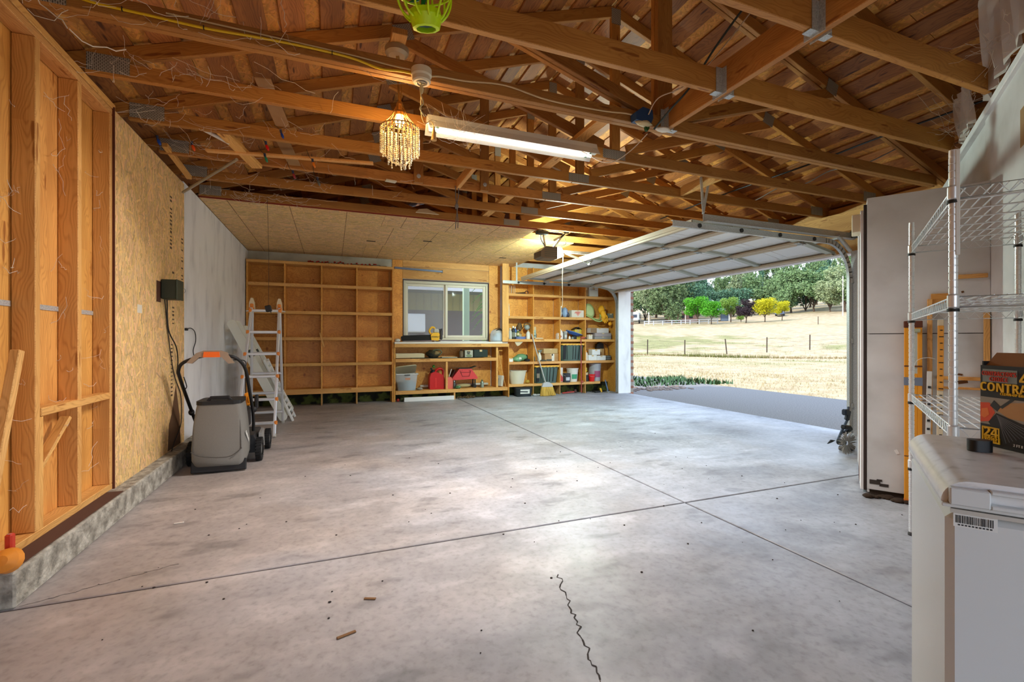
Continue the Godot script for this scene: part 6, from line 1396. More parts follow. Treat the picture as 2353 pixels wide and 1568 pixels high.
	for k in 120:
		var u := (k % 30) / 29.0; var z := (k / 30) * 0.011 - 0.018
		b.col = Color(1, 1, 1) * rng.randf_range(0.7, 1.0)
		b.bar(Vector3(lerpf(-0.135, 0.095, u), 0.19, z), Vector3(lerpf(-0.155, 0.165, u) + rng.randfn(0, 0.006), 0.004 + rng.randf() * 0.012, z * 1.5), 0.009, 0.009, Vector3.BACK, 0.0)
	var br: StandardMaterial3D = pm(0.86, 0.69, 0.30, 0.8).duplicate(); br.vertex_color_use_as_albedo = true
	var bs := part("bristles", b, br, t); bs.set_meta("kind", "stuff")
	for e in [[3.78, 8.42], [3.86, 8.44], [3.80, 8.50]]:
		b = mb(); b.ball(W(e[0], e[1], 0.018), Vector3(0.04, 0.018, 0.025), 8, 5, Basis.IDENTITY, 0.3); lone("white_scrap", b, pm(0.78, 0.79, 0.80, 0.7), ["white scrap nearest the crate corner, left of the broom head", "white scrap touching the broom bristles", "white scrap behind the other scraps left of the broom"][[3.78, 3.86, 3.80].find(e[0])], "scrap")
	t = thing("pipe_wrench", "red pipe wrench on the floor under the shelves, right of the broom", "wrench", W(4.62, 8.56, 0.0))
	b = mb(); b.bar(Vector3(-0.17, 0.02, 0.02), Vector3(0.12, 0.035, 0), 0.03, 0.025); part("handle", b, pm(0.66, 0.20, 0.15, 0.5), t)
	b = mb(); b.box(Vector3(0.15, 0.05, 0), Vector3(0.05, 0.07, 0.03), Basis(Vector3.BACK, 0.3), 0.006); b.box(Vector3(0.0, 0.05, 0.0), Vector3(0.12, 0.015, 0.02), Basis(Vector3.BACK, 0.1), 0.003); part("jaw", b, pm(0.30, 0.2, 0.18, 0.5, 0.5), t)
	t = thing("dust_brush", "black dust brush with a yellow handle on the floor near the far jamb", "brush", W(5.36, 8.52, 0.0))
	b = mb(); b.prism(PackedVector2Array([Vector2(0, 0), Vector2(0.04, 0), Vector2(0.03, 0.085), Vector2(-0.01, 0.09)]), 0.02, Transform3D(Basis(Vector3.BACK, 0.2), Vector3(0.0, 0.002, 0.0))); part("handle", b, yellow, t)
	b = mb(); b.box(Vector3(-0.09, 0.02, 0.02), Vector3(0.17, 0.035, 0.05), Basis(Vector3.UP, 0.3), 0.008); part("head", b, pm(0.12, 0.12, 0.12, 0.7), t)
	b = mb()
	for k in 24: b.ball(W(5.2 + rng.randf() * 0.44, 8.58 + rng.randf() * 0.14, 0.008), Vector3(0.03, 0.014, 0.025) * rng.randf_range(0.5, 1.2), 6, 4)
	var db := lone("dirt_crumbs", b, pm(0.16, 0.13, 0.11, 1.0), "dark dirt crumbs swept into the corner by the far jamb", "dirt"); db.set_meta("kind", "stuff")

# ---------------------------------------------------------------- the corner on the right
func build_right_things() -> void:
	var b: Mb
	var chrome: Material = M.chrome
	# ---- wire rack (turned frame: x = p, z = -q)
	var t := thing("wire_rack", "tall chrome wire shelving rack standing behind the freezer", "wire rack", R(0.52, 2.83, 0.0), RT)
	var px := 0.2075; var pz := 0.61
	var pm_ := mb()
	var prof := [Vector2(0, 0.0), Vector2(0.013, 0.0)]
	var y := 0.02
	while y < 1.74:
		prof.append_array([Vector2(0.0127, y), Vector2(0.0127, y + 0.021), Vector2(0.0108, y + 0.0222), Vector2(0.0108, y + 0.0243)]); y += 0.0254
	prof.append_array([Vector2(0.0127, 1.745), Vector2(0.012, 1.77), Vector2(0, 1.772)])
	pm_.lathe(prof, 14)
	var pmesh := pm_.done()
	for sx: int in [-1, 1]:
		for sz: int in [-1, 1]:
			var o := MeshInstance3D.new(); o.mesh = pmesh; o.material_override = chrome; o.name = "post"
			t.add_child(o, true); o.position = Vector3(px * sx, 0.0, pz * sz)
			var f := mb(); f.lathe([Vector2(0, 0), Vector2(0.017, 0), Vector2(0.017, 0.012), Vector2(0.0135, 0.02)], 12); part("foot", f, pm(0.25, 0.25, 0.25, 0.7), o)
	b = mb(); b.span(Vector3(-px + 0.004, 1.40, pz + 0.006), Vector3(-px + 0.016, 1.768, pz + 0.015), 0.002); part("price_strip", b, pm(0.86, 0.86, 0.84, 0.5), t)
	var wl := mb(); wl.tube([Vector3(0, 0, -pz + 0.01), Vector3(0, 0, pz - 0.01)], 0.0027, 6); var wlm := wl.done()
	var wc := mb(); wc.tube([Vector3(-px + 0.01, 0, 0), Vector3(px - 0.01, 0, 0)], 0.0034, 6); var wcm := wc.done()
	for sy: float in [1.635, 1.255, 0.796, 0.42]:
		b = mb()
		for e in [0.0, -0.036]:
			b.tube([Vector3(-px, sy + e, -pz), Vector3(px, sy + e, -pz), Vector3(px, sy + e, pz), Vector3(-px, sy + e, pz)], 0.0032, 8, -1.0, true)
		for s: int in [-1, 1]:
			var zz := []
			for k in 49: zz.append(Vector3(px * s, sy - (0.034 if k % 2 else 0.002), lerpf(-pz + 0.02, pz - 0.02, k / 48.0)))
			b.tube(zz, 0.0018, 5)
			zz = []
			for k in 17: zz.append(Vector3(lerpf(-px + 0.02, px - 0.02, k / 16.0), sy - (0.034 if k % 2 else 0.002), pz * s))
			b.tube(zz, 0.0018, 5)
		var fr := part("shelf", b, chrome, t)
		for k in 11:
			var o := MeshInstance3D.new(); o.mesh = wlm; o.material_override = chrome; o.name = "wire"; fr.add_child(o, true)
			o.position = Vector3(lerpf(-px, px, (k + 1) / 12.0), sy + 0.002, 0)
		for k in 6:
			var o := MeshInstance3D.new(); o.mesh = wcm; o.material_override = chrome; o.name = "cross_wire"; fr.add_child(o, true)
			o.position = Vector3(0, sy - 0.004, lerpf(-pz, pz, (k + 1) / 7.0))
		for sx: int in [-1, 1]:
			for sz: int in [-1, 1]:
				b = mb(); b.lathe([Vector2(0.0132, sy - 0.04), Vector2(0.0165, sy - 0.036), Vector2(0.0165, sy + 0.004), Vector2(0.0132, sy + 0.008)], 12, Transform3D(Basis.IDENTITY, Vector3(px * sx, 0, pz * sz)))
				var co := part("collar", b, chrome, fr)
		b = mb()
		for sx: int in [-1, 1]:
			for sz: int in [-1, 1]:
				b.lathe([Vector2(0.013, sy - 0.052), Vector2(0.0172, sy - 0.052), Vector2(0.0165, sy - 0.04), Vector2(0.013, sy - 0.04)], 12, Transform3D(Basis.IDENTITY, Vector3(px * sx, 0, pz * sz)))
		for sx: int in [-1, 1]:
			for sz: int in [-1, 1]:
				var c2 := mb(); c2.lathe([Vector2(0.013, sy - 0.052), Vector2(0.0174, sy - 0.052), Vector2(0.0168, sy - 0.041), Vector2(0.013, sy - 0.041)], 12, Transform3D(Basis.IDENTITY, Vector3(px * sx, 0, pz * sz)))
				part("clip", c2, pm(0.06, 0.06, 0.06, 0.6), fr)
	# ---- chest freezer
	t = thing("chest_freezer", "small white chest freezer with a bar-code sticker, in the right corner", "freezer", R(0.425, 1.425, 0.0), RT)
	var white := pm(0.80, 0.81, 0.80, 0.32)
	b = mb(); b.span(Vector3(-0.272, 0.025, -0.265), Vector3(0.272, 0.785, 0.268), 0.012); part("cabinet", b, white, t)
	b = mb(); b.span(Vector3(-0.262, 0.786, -0.258), Vector3(0.262, 0.800, 0.260), 0.003); part("gasket", b, pm(0.28, 0.27, 0.25, 0.7), t)
	# lid: rounded along its long edges
	var pl := PackedVector2Array()
	for k in 9:
		var a := PI / 2 * k / 8.0
		pl.append(Vector2(0.278 - 0.042 + sin(a) * 0.042 if k > 0 else 0.236, 0.803 + cos(a) * 0.042) if false else Vector2(-0.236 - cos(a) * 0.042, 0.803 + sin(a) * 0.042))
	for k in 9:
		var a := PI / 2 * k / 8.0
		pl.append(Vector2(0.236 + sin(a) * 0.042, 0.803 + cos(a) * 0.042))
	b = mb(); b.prism(pl, 0.528, Transform3D(Basis.IDENTITY, Vector3(0, 0, -0.002)), true); var lid := part("lid", b, M.lid, t)
	b = mb()
	# front lip in pieces round the recessed grip
	for r in [[-0.268, 0.803, -0.215, 0.834], [0.215, 0.803, 0.268, 0.834], [-0.215, 0.803, 0.215, 0.811], [-0.215, 0.829, 0.215, 0.836]]:
		b.span(Vector3(r[0], r[1], 0.262), Vector3(r[2], r[3], 0.280), 0.002)
	part("front_lip", b, white, lid)
	b = mb(); b.span(Vector3(-0.278, 0.796, -0.268), Vector3(0.278, 0.803, 0.272), 0.002); part("lid_skirt", b, white, lid)
	b = mb(); b.span(Vector3(-0.266, 0.787, 0.2655), Vector3(0.266, 0.794, 0.272)); part("door_trim", b, pm(0.72, 0.70, 0.66, 0.4), t)
	b = mb(); b.span(Vector3(-0.262, 0.762, 0.268), Vector3(-0.205, 0.786, 0.2686)); var st := part("barcode_sticker", b, pm(0.84, 0.84, 0.82, 0.6), t)
	b = mb()
	var x := -0.259
	while x < -0.21:
		var w := rng.randf_range(0.0005, 0.0018)
		b.span(Vector3(x, 0.769, 0.2687), Vector3(x + w, 0.783, 0.2689)); x += w + rng.randf_range(0.0005, 0.0014)
	part("bars", b, pm(0.10, 0.10, 0.10, 0.7), st)
	b = mb()
	for k in 10: b.span(Vector3(-0.256 + k * 0.0046, 0.7645, 0.2687), Vector3(-0.253 + k * 0.0046, 0.767, 0.2689))
	part("digits", b, pm(0.15, 0.15, 0.15, 0.7), st)
	for sx: int in [-1, 1]:
		for sz: int in [-1, 1]:
			b = mb(); b.lathe([Vector2(0, 0), Vector2(0.02, 0), Vector2(0.02, 0.026), Vector2(0, 0.026)], 10, Transform3D(Basis.IDENTITY, Vector3(0.23 * sx, 0, 0.22 * sz))); part("foot", b, pm(0.2, 0.2, 0.2, 0.7), t)
	# black cap
	b = mb(); b.prism(rrect(0.042, 0.03, 0.012), 0.026, Transform3D(Basis(Vector3.RIGHT, PI / 2), Vector3(0, 0.0135, 0)), true); lone("plastic_puck", b, pm(0.04, 0.04, 0.04, 0.45), "small black plastic cap on the freezer lid before the bag box", "cap", R(0.255, 1.495, 0.8455), RT + 0.3)
	# ---- box of contractor bags
	t = thing("bag_box", "open black and yellow box of contractor bags on the freezer", "box", W(1.4997, 0.6447, 0.8455), deg_to_rad(-115.7))
	var bk := pm(0.045, 0.04, 0.04, 0.5); var ye := pm(0.95, 0.76, 0.05, 0.5); var kraft := pm(0.56, 0.38, 0.20, 0.85)
	b = mb(); b.span(Vector3(0, 0, -0.14), Vector3(0.27, 0.008, 0.0)); b.span(Vector3(0, 0.008, -0.004), Vector3(0.27, 0.195, 0.0)); b.span(Vector3(0, 0.008, -0.14), Vector3(0.27, 0.205, -0.136)); b.span(Vector3(0, 0.008, -0.136), Vector3(0.004, 0.205, -0.004)); b.span(Vector3(0.266, 0.008, -0.136), Vector3(0.27, 0.205, -0.004)); part("carton_body", b, bk, t)
	b = mb(); b.box(Vector3(0.135, 0.205, -0.02), Vector3(0.262, 0.004, 0.05), Basis(Vector3.RIGHT, 0.9)); b.box(Vector3(0.135, 0.225, -0.132), Vector3(0.266, 0.05, 0.003), Basis(Vector3.RIGHT, 0.15)); part("torn_flap", b, kraft, t)
	b = mb(); b.ball(Vector3(0.13, 0.14, -0.07), Vector3(0.12, 0.05, 0.055), 14, 8, Basis.IDENTITY, 0.1); part("bag_roll", b, bk, t)
	b = mb(); b.span(Vector3(0.006, 0.155, 0.0), Vector3(0.09, 0.186, 0.0006)); var pa := part("grey_panel", b, pm(0.52, 0.57, 0.57, 0.5), t)
	var redm := pm(0.80, 0.22, 0.13, 0.5); var wh := pm(0.92, 0.92, 0.9, 0.5)
	lettering("lettering", "CONTRACTOR'S", 0.0105, redm, t, Vector3(0.047, 0.1758, 0.0012), Basis.IDENTITY, 0.80)
	lettering("lettering", "CHOICE", 0.0105, redm, t, Vector3(0.047, 0.1627, 0.0012), Basis.IDENTITY, 0.85)
	lettering("lettering", "42", 0.030, ye, t, Vector3(0.118, 0.168, 0.0008))
	lettering("lettering", "CONTRACTOR", 0.021, ye, t, Vector3(0.094, 0.143, 0.0008), Basis.IDENTITY, 1.0)
	lettering("lettering", "CLEAN-UP BAGS", 0.0062, ye, t, Vector3(0.083, 0.129, 0.0008))
	# printed picture: a gloved hand pulling a black bag
	b = mb(); b.span(Vector3(0.0, 0.052, 0.0), Vector3(0.27, 0.118, 0.0005)); var ph := part("picture", b, pm(0.62, 0.60, 0.56, 0.5), t)
	b = mb(); b.prism(PackedVector2Array([Vector2(0.001, 0.103), Vector2(0.024, 0.105), Vector2(0.038, 0.083), Vector2(0.024, 0.060), Vector2(0.001, 0.055)]), 0.0004, Transform3D(Basis.IDENTITY, Vector3(0, 0, 0.0008))); part("orange_print", b, pm(0.88, 0.30, 0.10, 0.5), ph)
	b = mb(); b.prism(PackedVector2Array([Vector2(0.004, 0.088), Vector2(0.020, 0.092), Vector2(0.024, 0.076), Vector2(0.012, 0.066), Vector2(0.003, 0.070)]), 0.0004, Transform3D(Basis.IDENTITY, Vector3(0, 0, 0.0011))); part("orange_print", b, pm(0.94, 0.50, 0.20, 0.5), ph)
	b = mb(); b.prism(PackedVector2Array([Vector2(0.045, 0.088), Vector2(0.062, 0.108), Vector2(0.11, 0.115), Vector2(0.27, 0.112), Vector2(0.27, 0.060), Vector2(0.11, 0.072), Vector2(0.07, 0.074)]), 0.0004, Transform3D(Basis.IDENTITY, Vector3(0, 0, 0.0008))); part("hand_print", b, pm(0.74, 0.56, 0.34, 0.5), ph)
	b = mb(); b.prism(PackedVector2Array([Vector2(0.026, 0.098), Vector2(0.036, 0.112), Vector2(0.052, 0.098), Vector2(0.044, 0.086)]), 0.0004, Transform3D(Basis.IDENTITY, Vector3(0, 0, 0.0012))); b.prism(PackedVector2Array([Vector2(0.05, 0.098), Vector2(0.075, 0.118), Vector2(0.085, 0.118), Vector2(0.056, 0.094)]), 0.0004, Transform3D(Basis.IDENTITY, Vector3(0, 0, 0.0012))); part("clip_print", b, pm(0.16, 0.18, 0.18, 0.5), ph)
	b = mb(); b.prism(PackedVector2Array([Vector2(0.022, 0.058), Vector2(0.042, 0.082), Vector2(0.10, 0.066), Vector2(0.27, 0.045), Vector2(0.27, 0.008), Vector2(0.06, 0.012)]), 0.0004, Transform3D(Basis.IDENTITY, Vector3(0, 0, 0.0013))); part("bag_print", b, pm(0.05, 0.05, 0.06, 0.4), ph)
	b = mb()
	for k in 9: b.bar(Vector3(0.042 + k * 0.001, 0.078 - k * 0.002, 0.0017), Vector3(0.13 - k * 0.008, 0.048 - k * 0.0042, 0.0017), 0.0003, 0.0011, Vector3.UP, 0.0)
	part("bag_sheen", b, pm(0.45, 0.46, 0.50, 0.4), ph)
	b = mb()
	for r in [[0.006, 0.043, 0.050, 0.046], [0.006, 0.008, 0.050, 0.011], [0.006, 0.011, 0.009, 0.043], [0.047, 0.011, 0.050, 0.043]]: b.span(Vector3(r[0], r[1], 0.0), Vector3(r[2], r[3], 0.0022))
	part("yellow_frame", b, ye, t)
	lettering("lettering", "24", 0.0225, ye, t, Vector3(0.028, 0.0335, 0.0012), Basis.IDENTITY, 1.1)
	lettering("lettering", "BAGS", 0.0085, ye, t, Vector3(0.028, 0.0205, 0.0012), Basis.IDENTITY, 1.15)
	lettering("lettering", "BOLSAS", 0.0055, ye, t, Vector3(0.028, 0.0140, 0.0012), Basis.IDENTITY, 1.15)
	lettering("lettering", "2 FT 8 IN", 0.006, pm(0.8, 0.8, 0.78, 0.5), t, Vector3(0.100, 0.014, 0.0018))
	# ---- level and sticks leaning on the wing
	t = thing("spirit_level", "long orange-yellow spirit level standing on end against the wing", "level", R(0.385, 4.11, 0.0), RT)
	var oy := pm(0.90, 0.60, 0.13, 0.5)
	b = mb()
	for r in [[-0.050, 0.03, -0.026, 1.19], [0.018, 0.03, 0.042, 1.19], [-0.026, 0.32, 0.018, 0.88], [-0.026, 0.03, 0.018, 0.06], [-0.026, 1.16, 0.018, 1.19]]: b.span(Vector3(r[0], r[1], -0.012), Vector3(r[2], r[3], 0.012), 0.002)
	part("body", b, oy, t)
	b = mb(); b.span(Vector3(-0.026, 0.06, -0.006), Vector3(0.018, 0.319, 0.006)); b.span(Vector3(-0.026, 0.881, -0.006), Vector3(0.018, 1.159, 0.006)); part("web_plate", b, pm(0.72, 0.75, 0.72, 0.4), t)
	b = mb(); b.span(Vector3(-0.052, 1.19, -0.015), Vector3(0.044, 1.235, 0.015), 0.003); part("end_cap", b, pm(0.36, 0.16, 0.06, 0.6), t)
	b = mb(); b.span(Vector3(-0.052, 0.0, -0.015), Vector3(0.044, 0.03, 0.015), 0.003); part("end_cap", b, pm(0.82, 0.46, 0.10, 0.6), t)
	b = mb(); b.span(Vector3(-0.0515, 0.80, -0.0135), Vector3(0.0435, 0.855, 0.0135)); part("tape", b, pm(0.46, 0.50, 0.58, 0.5), t)
	b = mb(); b.span(Vector3(-0.0505, 0.925, 0.0121), Vector3(0.0425, 0.935, 0.0128)); b.span(Vector3(-0.0505, 0.318, 0.0121), Vector3(0.0425, 0.324, 0.0128)); part("joint_line", b, pm(0.42, 0.22, 0.06, 0.6), t)
	b = mb(); b.tube([Vector3(0.0, 1.17, 0.02), Vector3(0.03, 1.17, 0.02)], 0.013, 8); part("vial", b, pm(0.7, 0.72, 0.6, 0.2), t)
	b = mb()
	for k in 7: b.box(Vector3(-0.012 + 0.004 * (k % 2), 0.50 + k * 0.042, 0.0125), Vector3(0.014, 0.022 if k % 3 else 0.012, 0.001))
	part("print", b, pm(0.36, 0.22, 0.06, 0.6), t)
	b = tone(mb(), 0.95, 1.0); b.span(Vector3(-0.0125, 0, -0.01), Vector3(0.0125, 1.38, 0.01), 0.002); lone("wood_lath", b, M.wood, "bare lath standing against the wing right of the spirit level", "lath", R(0.468, 4.135, 0.0), RT)
	t = thing("printed_stick", "white and orange measuring stick with black marks, propped against the wing behind the rack post", "measuring stick", R(0.495, 4.02, 0.0), RT)
	b = mb(); b.bar(Vector3(0, 0.0, 0.04), Vector3(0.02, 1.24, -0.06), 0.03, 0.008, Vector3.BACK); part("stick", b, pm(0.84, 0.78, 0.66, 0.6), t)
	b = mb(); b.bar(Vector3(0.0125, 0.78, -0.0175), Vector3(0.0192, 1.20, -0.0515), 0.031, 0.009, Vector3.BACK); part("orange_sleeve", b, pm(0.88, 0.60, 0.22, 0.6), t)
	b = mb()
	for k in 26: b.box(Vector3(0.002 + 0.0165 * (0.12 + k * 0.042), 0.12 + k * 0.042, 0.0445 - 0.0036 * k), Vector3(0.022 if k % 4 == 0 else 0.013, 0.006, 0.004))
	part("marks", b, pm(0.14, 0.12, 0.10, 0.7), t)
	t = thing("yardstick", "short white yardstick with black figures low beside the spirit level", "yardstick", R(0.452, 4.06, 0.0), RT)
	b = mb(); b.bar(Vector3(-0.01, 0.0, 0.0), Vector3(0.01, 0.90, -0.03), 0.026, 0.006, Vector3.BACK); part("stick", b, pm(0.86, 0.86, 0.84, 0.6), t)
	b = mb()
	for k in 14: b.box(Vector3(-0.008 + 0.0006 * k * 2.0, 0.08 + k * 0.055, 0.0015 - 0.0018 * k), Vector3(0.014, 0.014, 0.005))
	part("figures", b, pm(0.12, 0.12, 0.12, 0.7), t)
	b = tone(mb(), 0.9, 1.0); b.span(Vector3(-0.10, 1.505, -0.008), Vector3(0.085, 1.532, 0.008), 0.002); lone("wood_lath", b, M.wood, "short horizontal lath nailed across the wing below the top rack shelf", "lath", R(0.66, 4.147, 0.0), RT)
	b = tone(mb(), 0.9, 1.0); b.span(Vector3(-0.014, 0.0, -0.01), Vector3(0.014, 1.28, 0.01), 0.002); lone("wood_lath", b, M.wood, "bare lath standing in the corner of wing and house wall", "lath", R(0.738, 4.135, 0.0), RT)
	b = tone(mb(), 0.85, 0.95); b.span(Vector3(-0.05, 1.335, -0.008), Vector3(0.05, 1.415, 0.008), 0.002); lone("wood_scrap", b, M.wood_light, "small pale board fixed to the wing above the spirit level", "board", R(0.525, 4.147, 0.0), RT)
	for k in 2:
		b = tone(mb(), 0.9, 1.0); b.span(Vector3(-0.115, 0.0, -0.014), Vector3(0.115, 0.022 - 0.008 * k, 0.012), 0.002); lone("wood_batten", b, M.wood_light, ["upper pale batten across the wing behind the rack", "lower thin batten across the wing behind the rack"][k], "batten", R(0.62, 4.143, 0.845 - 0.06 * k), RT)
	b = mb(); b.tube(curve([Vector3(-0.05, -0.05, 0), Vector3(-0.03, 0.01, 0), Vector3(0.02, 0.03, 0), Vector3(0.06, 0.02, 0)]), 0.002, 5); lone("white_string", b, pm(0.85, 0.85, 0.82, 0.7), "thin white string looped across the spirit level", "string", R(0.43, 4.085, 0.96), RT)
	# ---- weed brush at the near jamb
	t = thing("weed_brush", "black weed brush machine with a wire wheel on the floor by the near jamb", "weed brush", W(4.70, 3.02, 0.0))
	var black := pm(0.05, 0.06, 0.07, 0.5)
	b = mb()
	for k in 150:
		var a := TAU * k / 150.0; var r := rng.randf_range(0.09, 0.112)
		b.tube([Vector3(-0.08, 0.115, 0.05) + Vector3(cos(a), sin(a), 0) * 0.022, Vector3(-0.08, 0.115, 0.05 + rng.randf_range(-0.02, 0.03)) + Vector3(cos(a), sin(a), 0) * r], 0.003, 4, 0.0022)
	var wb := part("wire_wheel", b, pm(0.66, 0.63, 0.60, 0.6), t); wb.set_meta("kind", "stuff")
	b = mb(); b.lathe([Vector2(0, -0.03), Vector2(0.03, -0.03), Vector2(0.03, 0.03), Vector2(0, 0.03)], 14, Transform3D(Basis(Vector3.RIGHT, PI / 2), Vector3(-0.08, 0.115, 0))); part("hub", b, black, t)
	b = mb(); b.tube([Vector3(-0.06, 0.115, -0.05), Vector3(0.03, 0.20, -0.07), Vector3(0.16, 0.30, -0.10), Vector3(0.24, 0.42, -0.14)], 0.013, 8); part("shaft", b, pm(0.25, 0.30, 0.36, 0.4), t)
	b = mb(); b.box(Vector3(0.05, 0.245, -0.04), Vector3(0.10, 0.04, 0.05), Basis(Vector3.BACK, -0.12), 0.012); b.box(Vector3(0.10, 0.20, -0.06), Vector3(0.12, 0.035, 0.04), Basis(Vector3.BACK, 0.45), 0.008); part("guard", b, black, t)
	b = mb(); b.box(Vector3(0.105, 0.385, -0.08), Vector3(0.065, 0.06, 0.05), Basis.IDENTITY, 0.012); b.box(Vector3(0.15, 0.35, -0.09), Vector3(0.05, 0.10, 0.03), Basis(Vector3.BACK, -0.3), 0.008); part("grip", b, pm(0.10, 0.14, 0.20, 0.5), t)
	b = mb(); b.prism(PackedVector2Array([Vector2(-0.28, 0.115), Vector2(-0.23, 0.15), Vector2(-0.17, 0.14), Vector2(-0.22, 0.125)]), 0.01); part("blade_tip", b, black, t)
	b = mb(); b.tube([Vector3(-0.06, 0.10, -0.05), Vector3(0.16, 0.10, -0.10)], 0.012, 8); b.box(Vector3(0.12, 0.025, -0.08), Vector3(0.16, 0.045, 0.07), Basis.IDENTITY, 0.01); part("foot_frame", b, pm(0.20, 0.20, 0.22, 0.6), t)
	# ---- plastic sheeting stapled above the house wall
	for e in [[3.30, 4.15, 3.22, "dusty plastic sheet hanging above the house wall, the nearer and wider piece"], [4.50, 4.92, 2.92, "narrow dusty plastic sheet hanging above the house wall near the wing"]]:
		b = mb()
		var n := 14
		for k in n:
			for j in 5:
				var P := func(a: int, c: int) -> Vector3:
					var q := lerpf(e[0], e[1], float(a) / n); var yy := lerpf(e[2], 2.62, float(c) / 5)
					return Vector3(0.70 + 0.025 * sin(a * 1.9 + c * 0.4) + 0.03 * (c / 5.0), yy + 0.02 * sin(a * 2.3) * (1 if c == 5 else 0), -q)
				b.quad(P.call(k, j), P.call(k + 1, j), P.call(k + 1, j + 1), P.call(k, j + 1))
		lone("plastic_sheet", b, M.sheet, e[3], "plastic sheet", Vector3.ZERO, RT)

# ---------------------------------------------------------------- lamps, cables and scraps overhead
func build_overhead() -> void:
	var b: Mb
	var gold := pm(0.78, 0.62, 0.34, 0.35, 0.7)
	# ---- crystal pendant
	var nb := tone(mb(), 0.8, 0.9); nb.bar(W(0.377, 2.80, 2.945), W(0.377, 3.31, 2.945), 0.09, 0.038)
	lone("nailer_block", nb, M.wood, "short board that the pendant canopy is screwed to", "block")
	var t := thing("crystal_pendant", "lit brass pendant lamp with a shade of hanging glass beads", "pendant lamp", W(0.395, 2.95, 2.18))
	b = mb(); b.lathe([Vector2(0, 0.70), Vector2(0.05, 0.70), Vector2(0.07, 0.715), Vector2(0.074, 0.735), Vector2(0.074, 0.745), Vector2(0, 0.745)], 24, Transform3D(Basis.IDENTITY, Vector3(-0.018, 0, 0))); part("canopy", b, pm(0.66, 0.60, 0.48, 0.35, 0.2), t)
	b = mb(); b.tube(curve([Vector3(-0.018, 0.71, 0), Vector3(-0.012, 0.55, 0), Vector3(0, 0.40, 0)]), 0.006, 8); b.tube(curve([Vector3(-0.01, 0.71, 0.01), Vector3(0.012, 0.56, 0.005), Vector3(0.002, 0.40, 0)]), 0.004, 6); part("stem", b, gold, t)
	b = mb(); b.lathe([Vector2(0, 0.42), Vector2(0.014, 0.42), Vector2(0.022, 0.40), Vector2(0.024, 0.36), Vector2(0.03, 0.35), Vector2(0.03, 0.33), Vector2(0, 0.33)], 16); part("socket", b, gold, t)
	b = mb(); b.ball(Vector3(0, 0.295, 0), Vector3(0.028, 0.036, 0.028), 14, 10); part("bulb", b, M.bulb, t)
	var o := OmniLight3D.new(); o.name = "bulb_light"; t.add_child(o); o.position = Vector3(0, 0.292, 0)
	o.light_energy = BULB; o.light_color = Color(1.0, 0.80, 0.50); o.light_size = 0.02; o.omni_range = 14.0; o.omni_attenuation = 2.0; o.shadow_enabled = true
	b = mb(); b.tube(arc(Vector3(0, 0.25, 0), Vector3(0.118, 0, 0), Vector3(0, 0, 0.118), 0, TAU, 32), 0.004, 6, -1.0, true); b.tube(arc(Vector3(0, 0.25, 0), Vector3(0.07, 0, 0), Vector3(0, 0, 0.07), 0, TAU, 24), 0.003, 6, -1.0, true)
	for k in 4: b.tube([Vector3(cos(PI / 2 * k), 0, sin(PI / 2 * k)) * 0.118 + Vector3(0, 0.25, 0), Vector3(0, 0.25, 0)], 0.003, 6)
	part("ring", b, gold, t)
	for k in 12:
		var a := TAU * k / 12
		b = mb(); b.tube(curve([Vector3(cos(a) * 0.024, 0.385, sin(a) * 0.024), Vector3(cos(a) * 0.055, 0.32, sin(a) * 0.055), Vector3(cos(a) * 0.118, 0.25, sin(a) * 0.118)], 4), 0.0022, 5); part("frame_wire", b, gold, t)
	var bead := func(n: int, drop: float) -> ArrayMesh:
		var q := mb()
		for i in n: q.ball(Vector3(0.0008 * sin(i * 2.0), -0.008 - i * drop / n, 0), Vector3(0.0058, drop / n * 0.48, 0.0058), 7, 5)
		return q.done()
	var lens := [bead.call(11, 0.150), bead.call(12, 0.165), bead.call(11, 0.155), bead.call(16, 0.21), bead.call(17, 0.235)]
	for k in 46:
		var inner := k >= 32
		var a := TAU * (k if not inner else k - 32) / (32.0 if not inner else 14.0) + 0.03
		var r := 0.118 if not inner else 0.07
		var s := MeshInstance3D.new(); s.mesh = lens[k % 3] if not inner else lens[3 + k % 2]; s.material_override = M.bead; s.name = "bead_strand"
		t.add_child(s, true); s.position = Vector3(cos(a) * r, 0.25, sin(a) * r)
	b = mb()
	for k in 8:
		var a := TAU * k / 8
		b.tube(curve([Vector3(cos(a) * 0.10, 0.085, sin(a) * 0.10), Vector3(cos(a) * 0.05, 0.045, sin(a) * 0.05), Vector3(0.03, 0.012, 0)], 4), 0.003, 5)
	b.ball(Vector3(0.03, 0.008, 0), Vector3(0.010, 0.012, 0.010), 8, 6)
	part("swag", b, M.bead, t)
	# ---- lamp holder on the girder
	t = thing("lamp_holder", "empty white porcelain lamp holder on the girder with cobwebs hanging from it", "lamp holder", W(0.476, 2.645, 2.575))
	b = mb(); b.lathe([Vector2(0, 0.0), Vector2(0.045, 0.0), Vector2(0.052, 0.008), Vector2(0.052, 0.03), Vector2(0.058, 0.04), Vector2(0.058, 0.075), Vector2(0.0, 0.075)], 24); part("base", b, pm(0.88, 0.83, 0.72, 0.4), t)
	b = mb(); b.lathe([Vector2(0.022, -0.002), Vector2(0.026, -0.004), Vector2(0.032, -0.002), Vector2(0.032, 0.0)], 16); b.box(Vector3(0.01, -0.003, 0.0), Vector3(0.03, 0.003, 0.006)); b.box(Vector3(-0.008, -0.003, 0.008), Vector3(0.012, 0.003, 0.006)); part("socket", b, pm(0.45, 0.38, 0.30, 0.5), t)
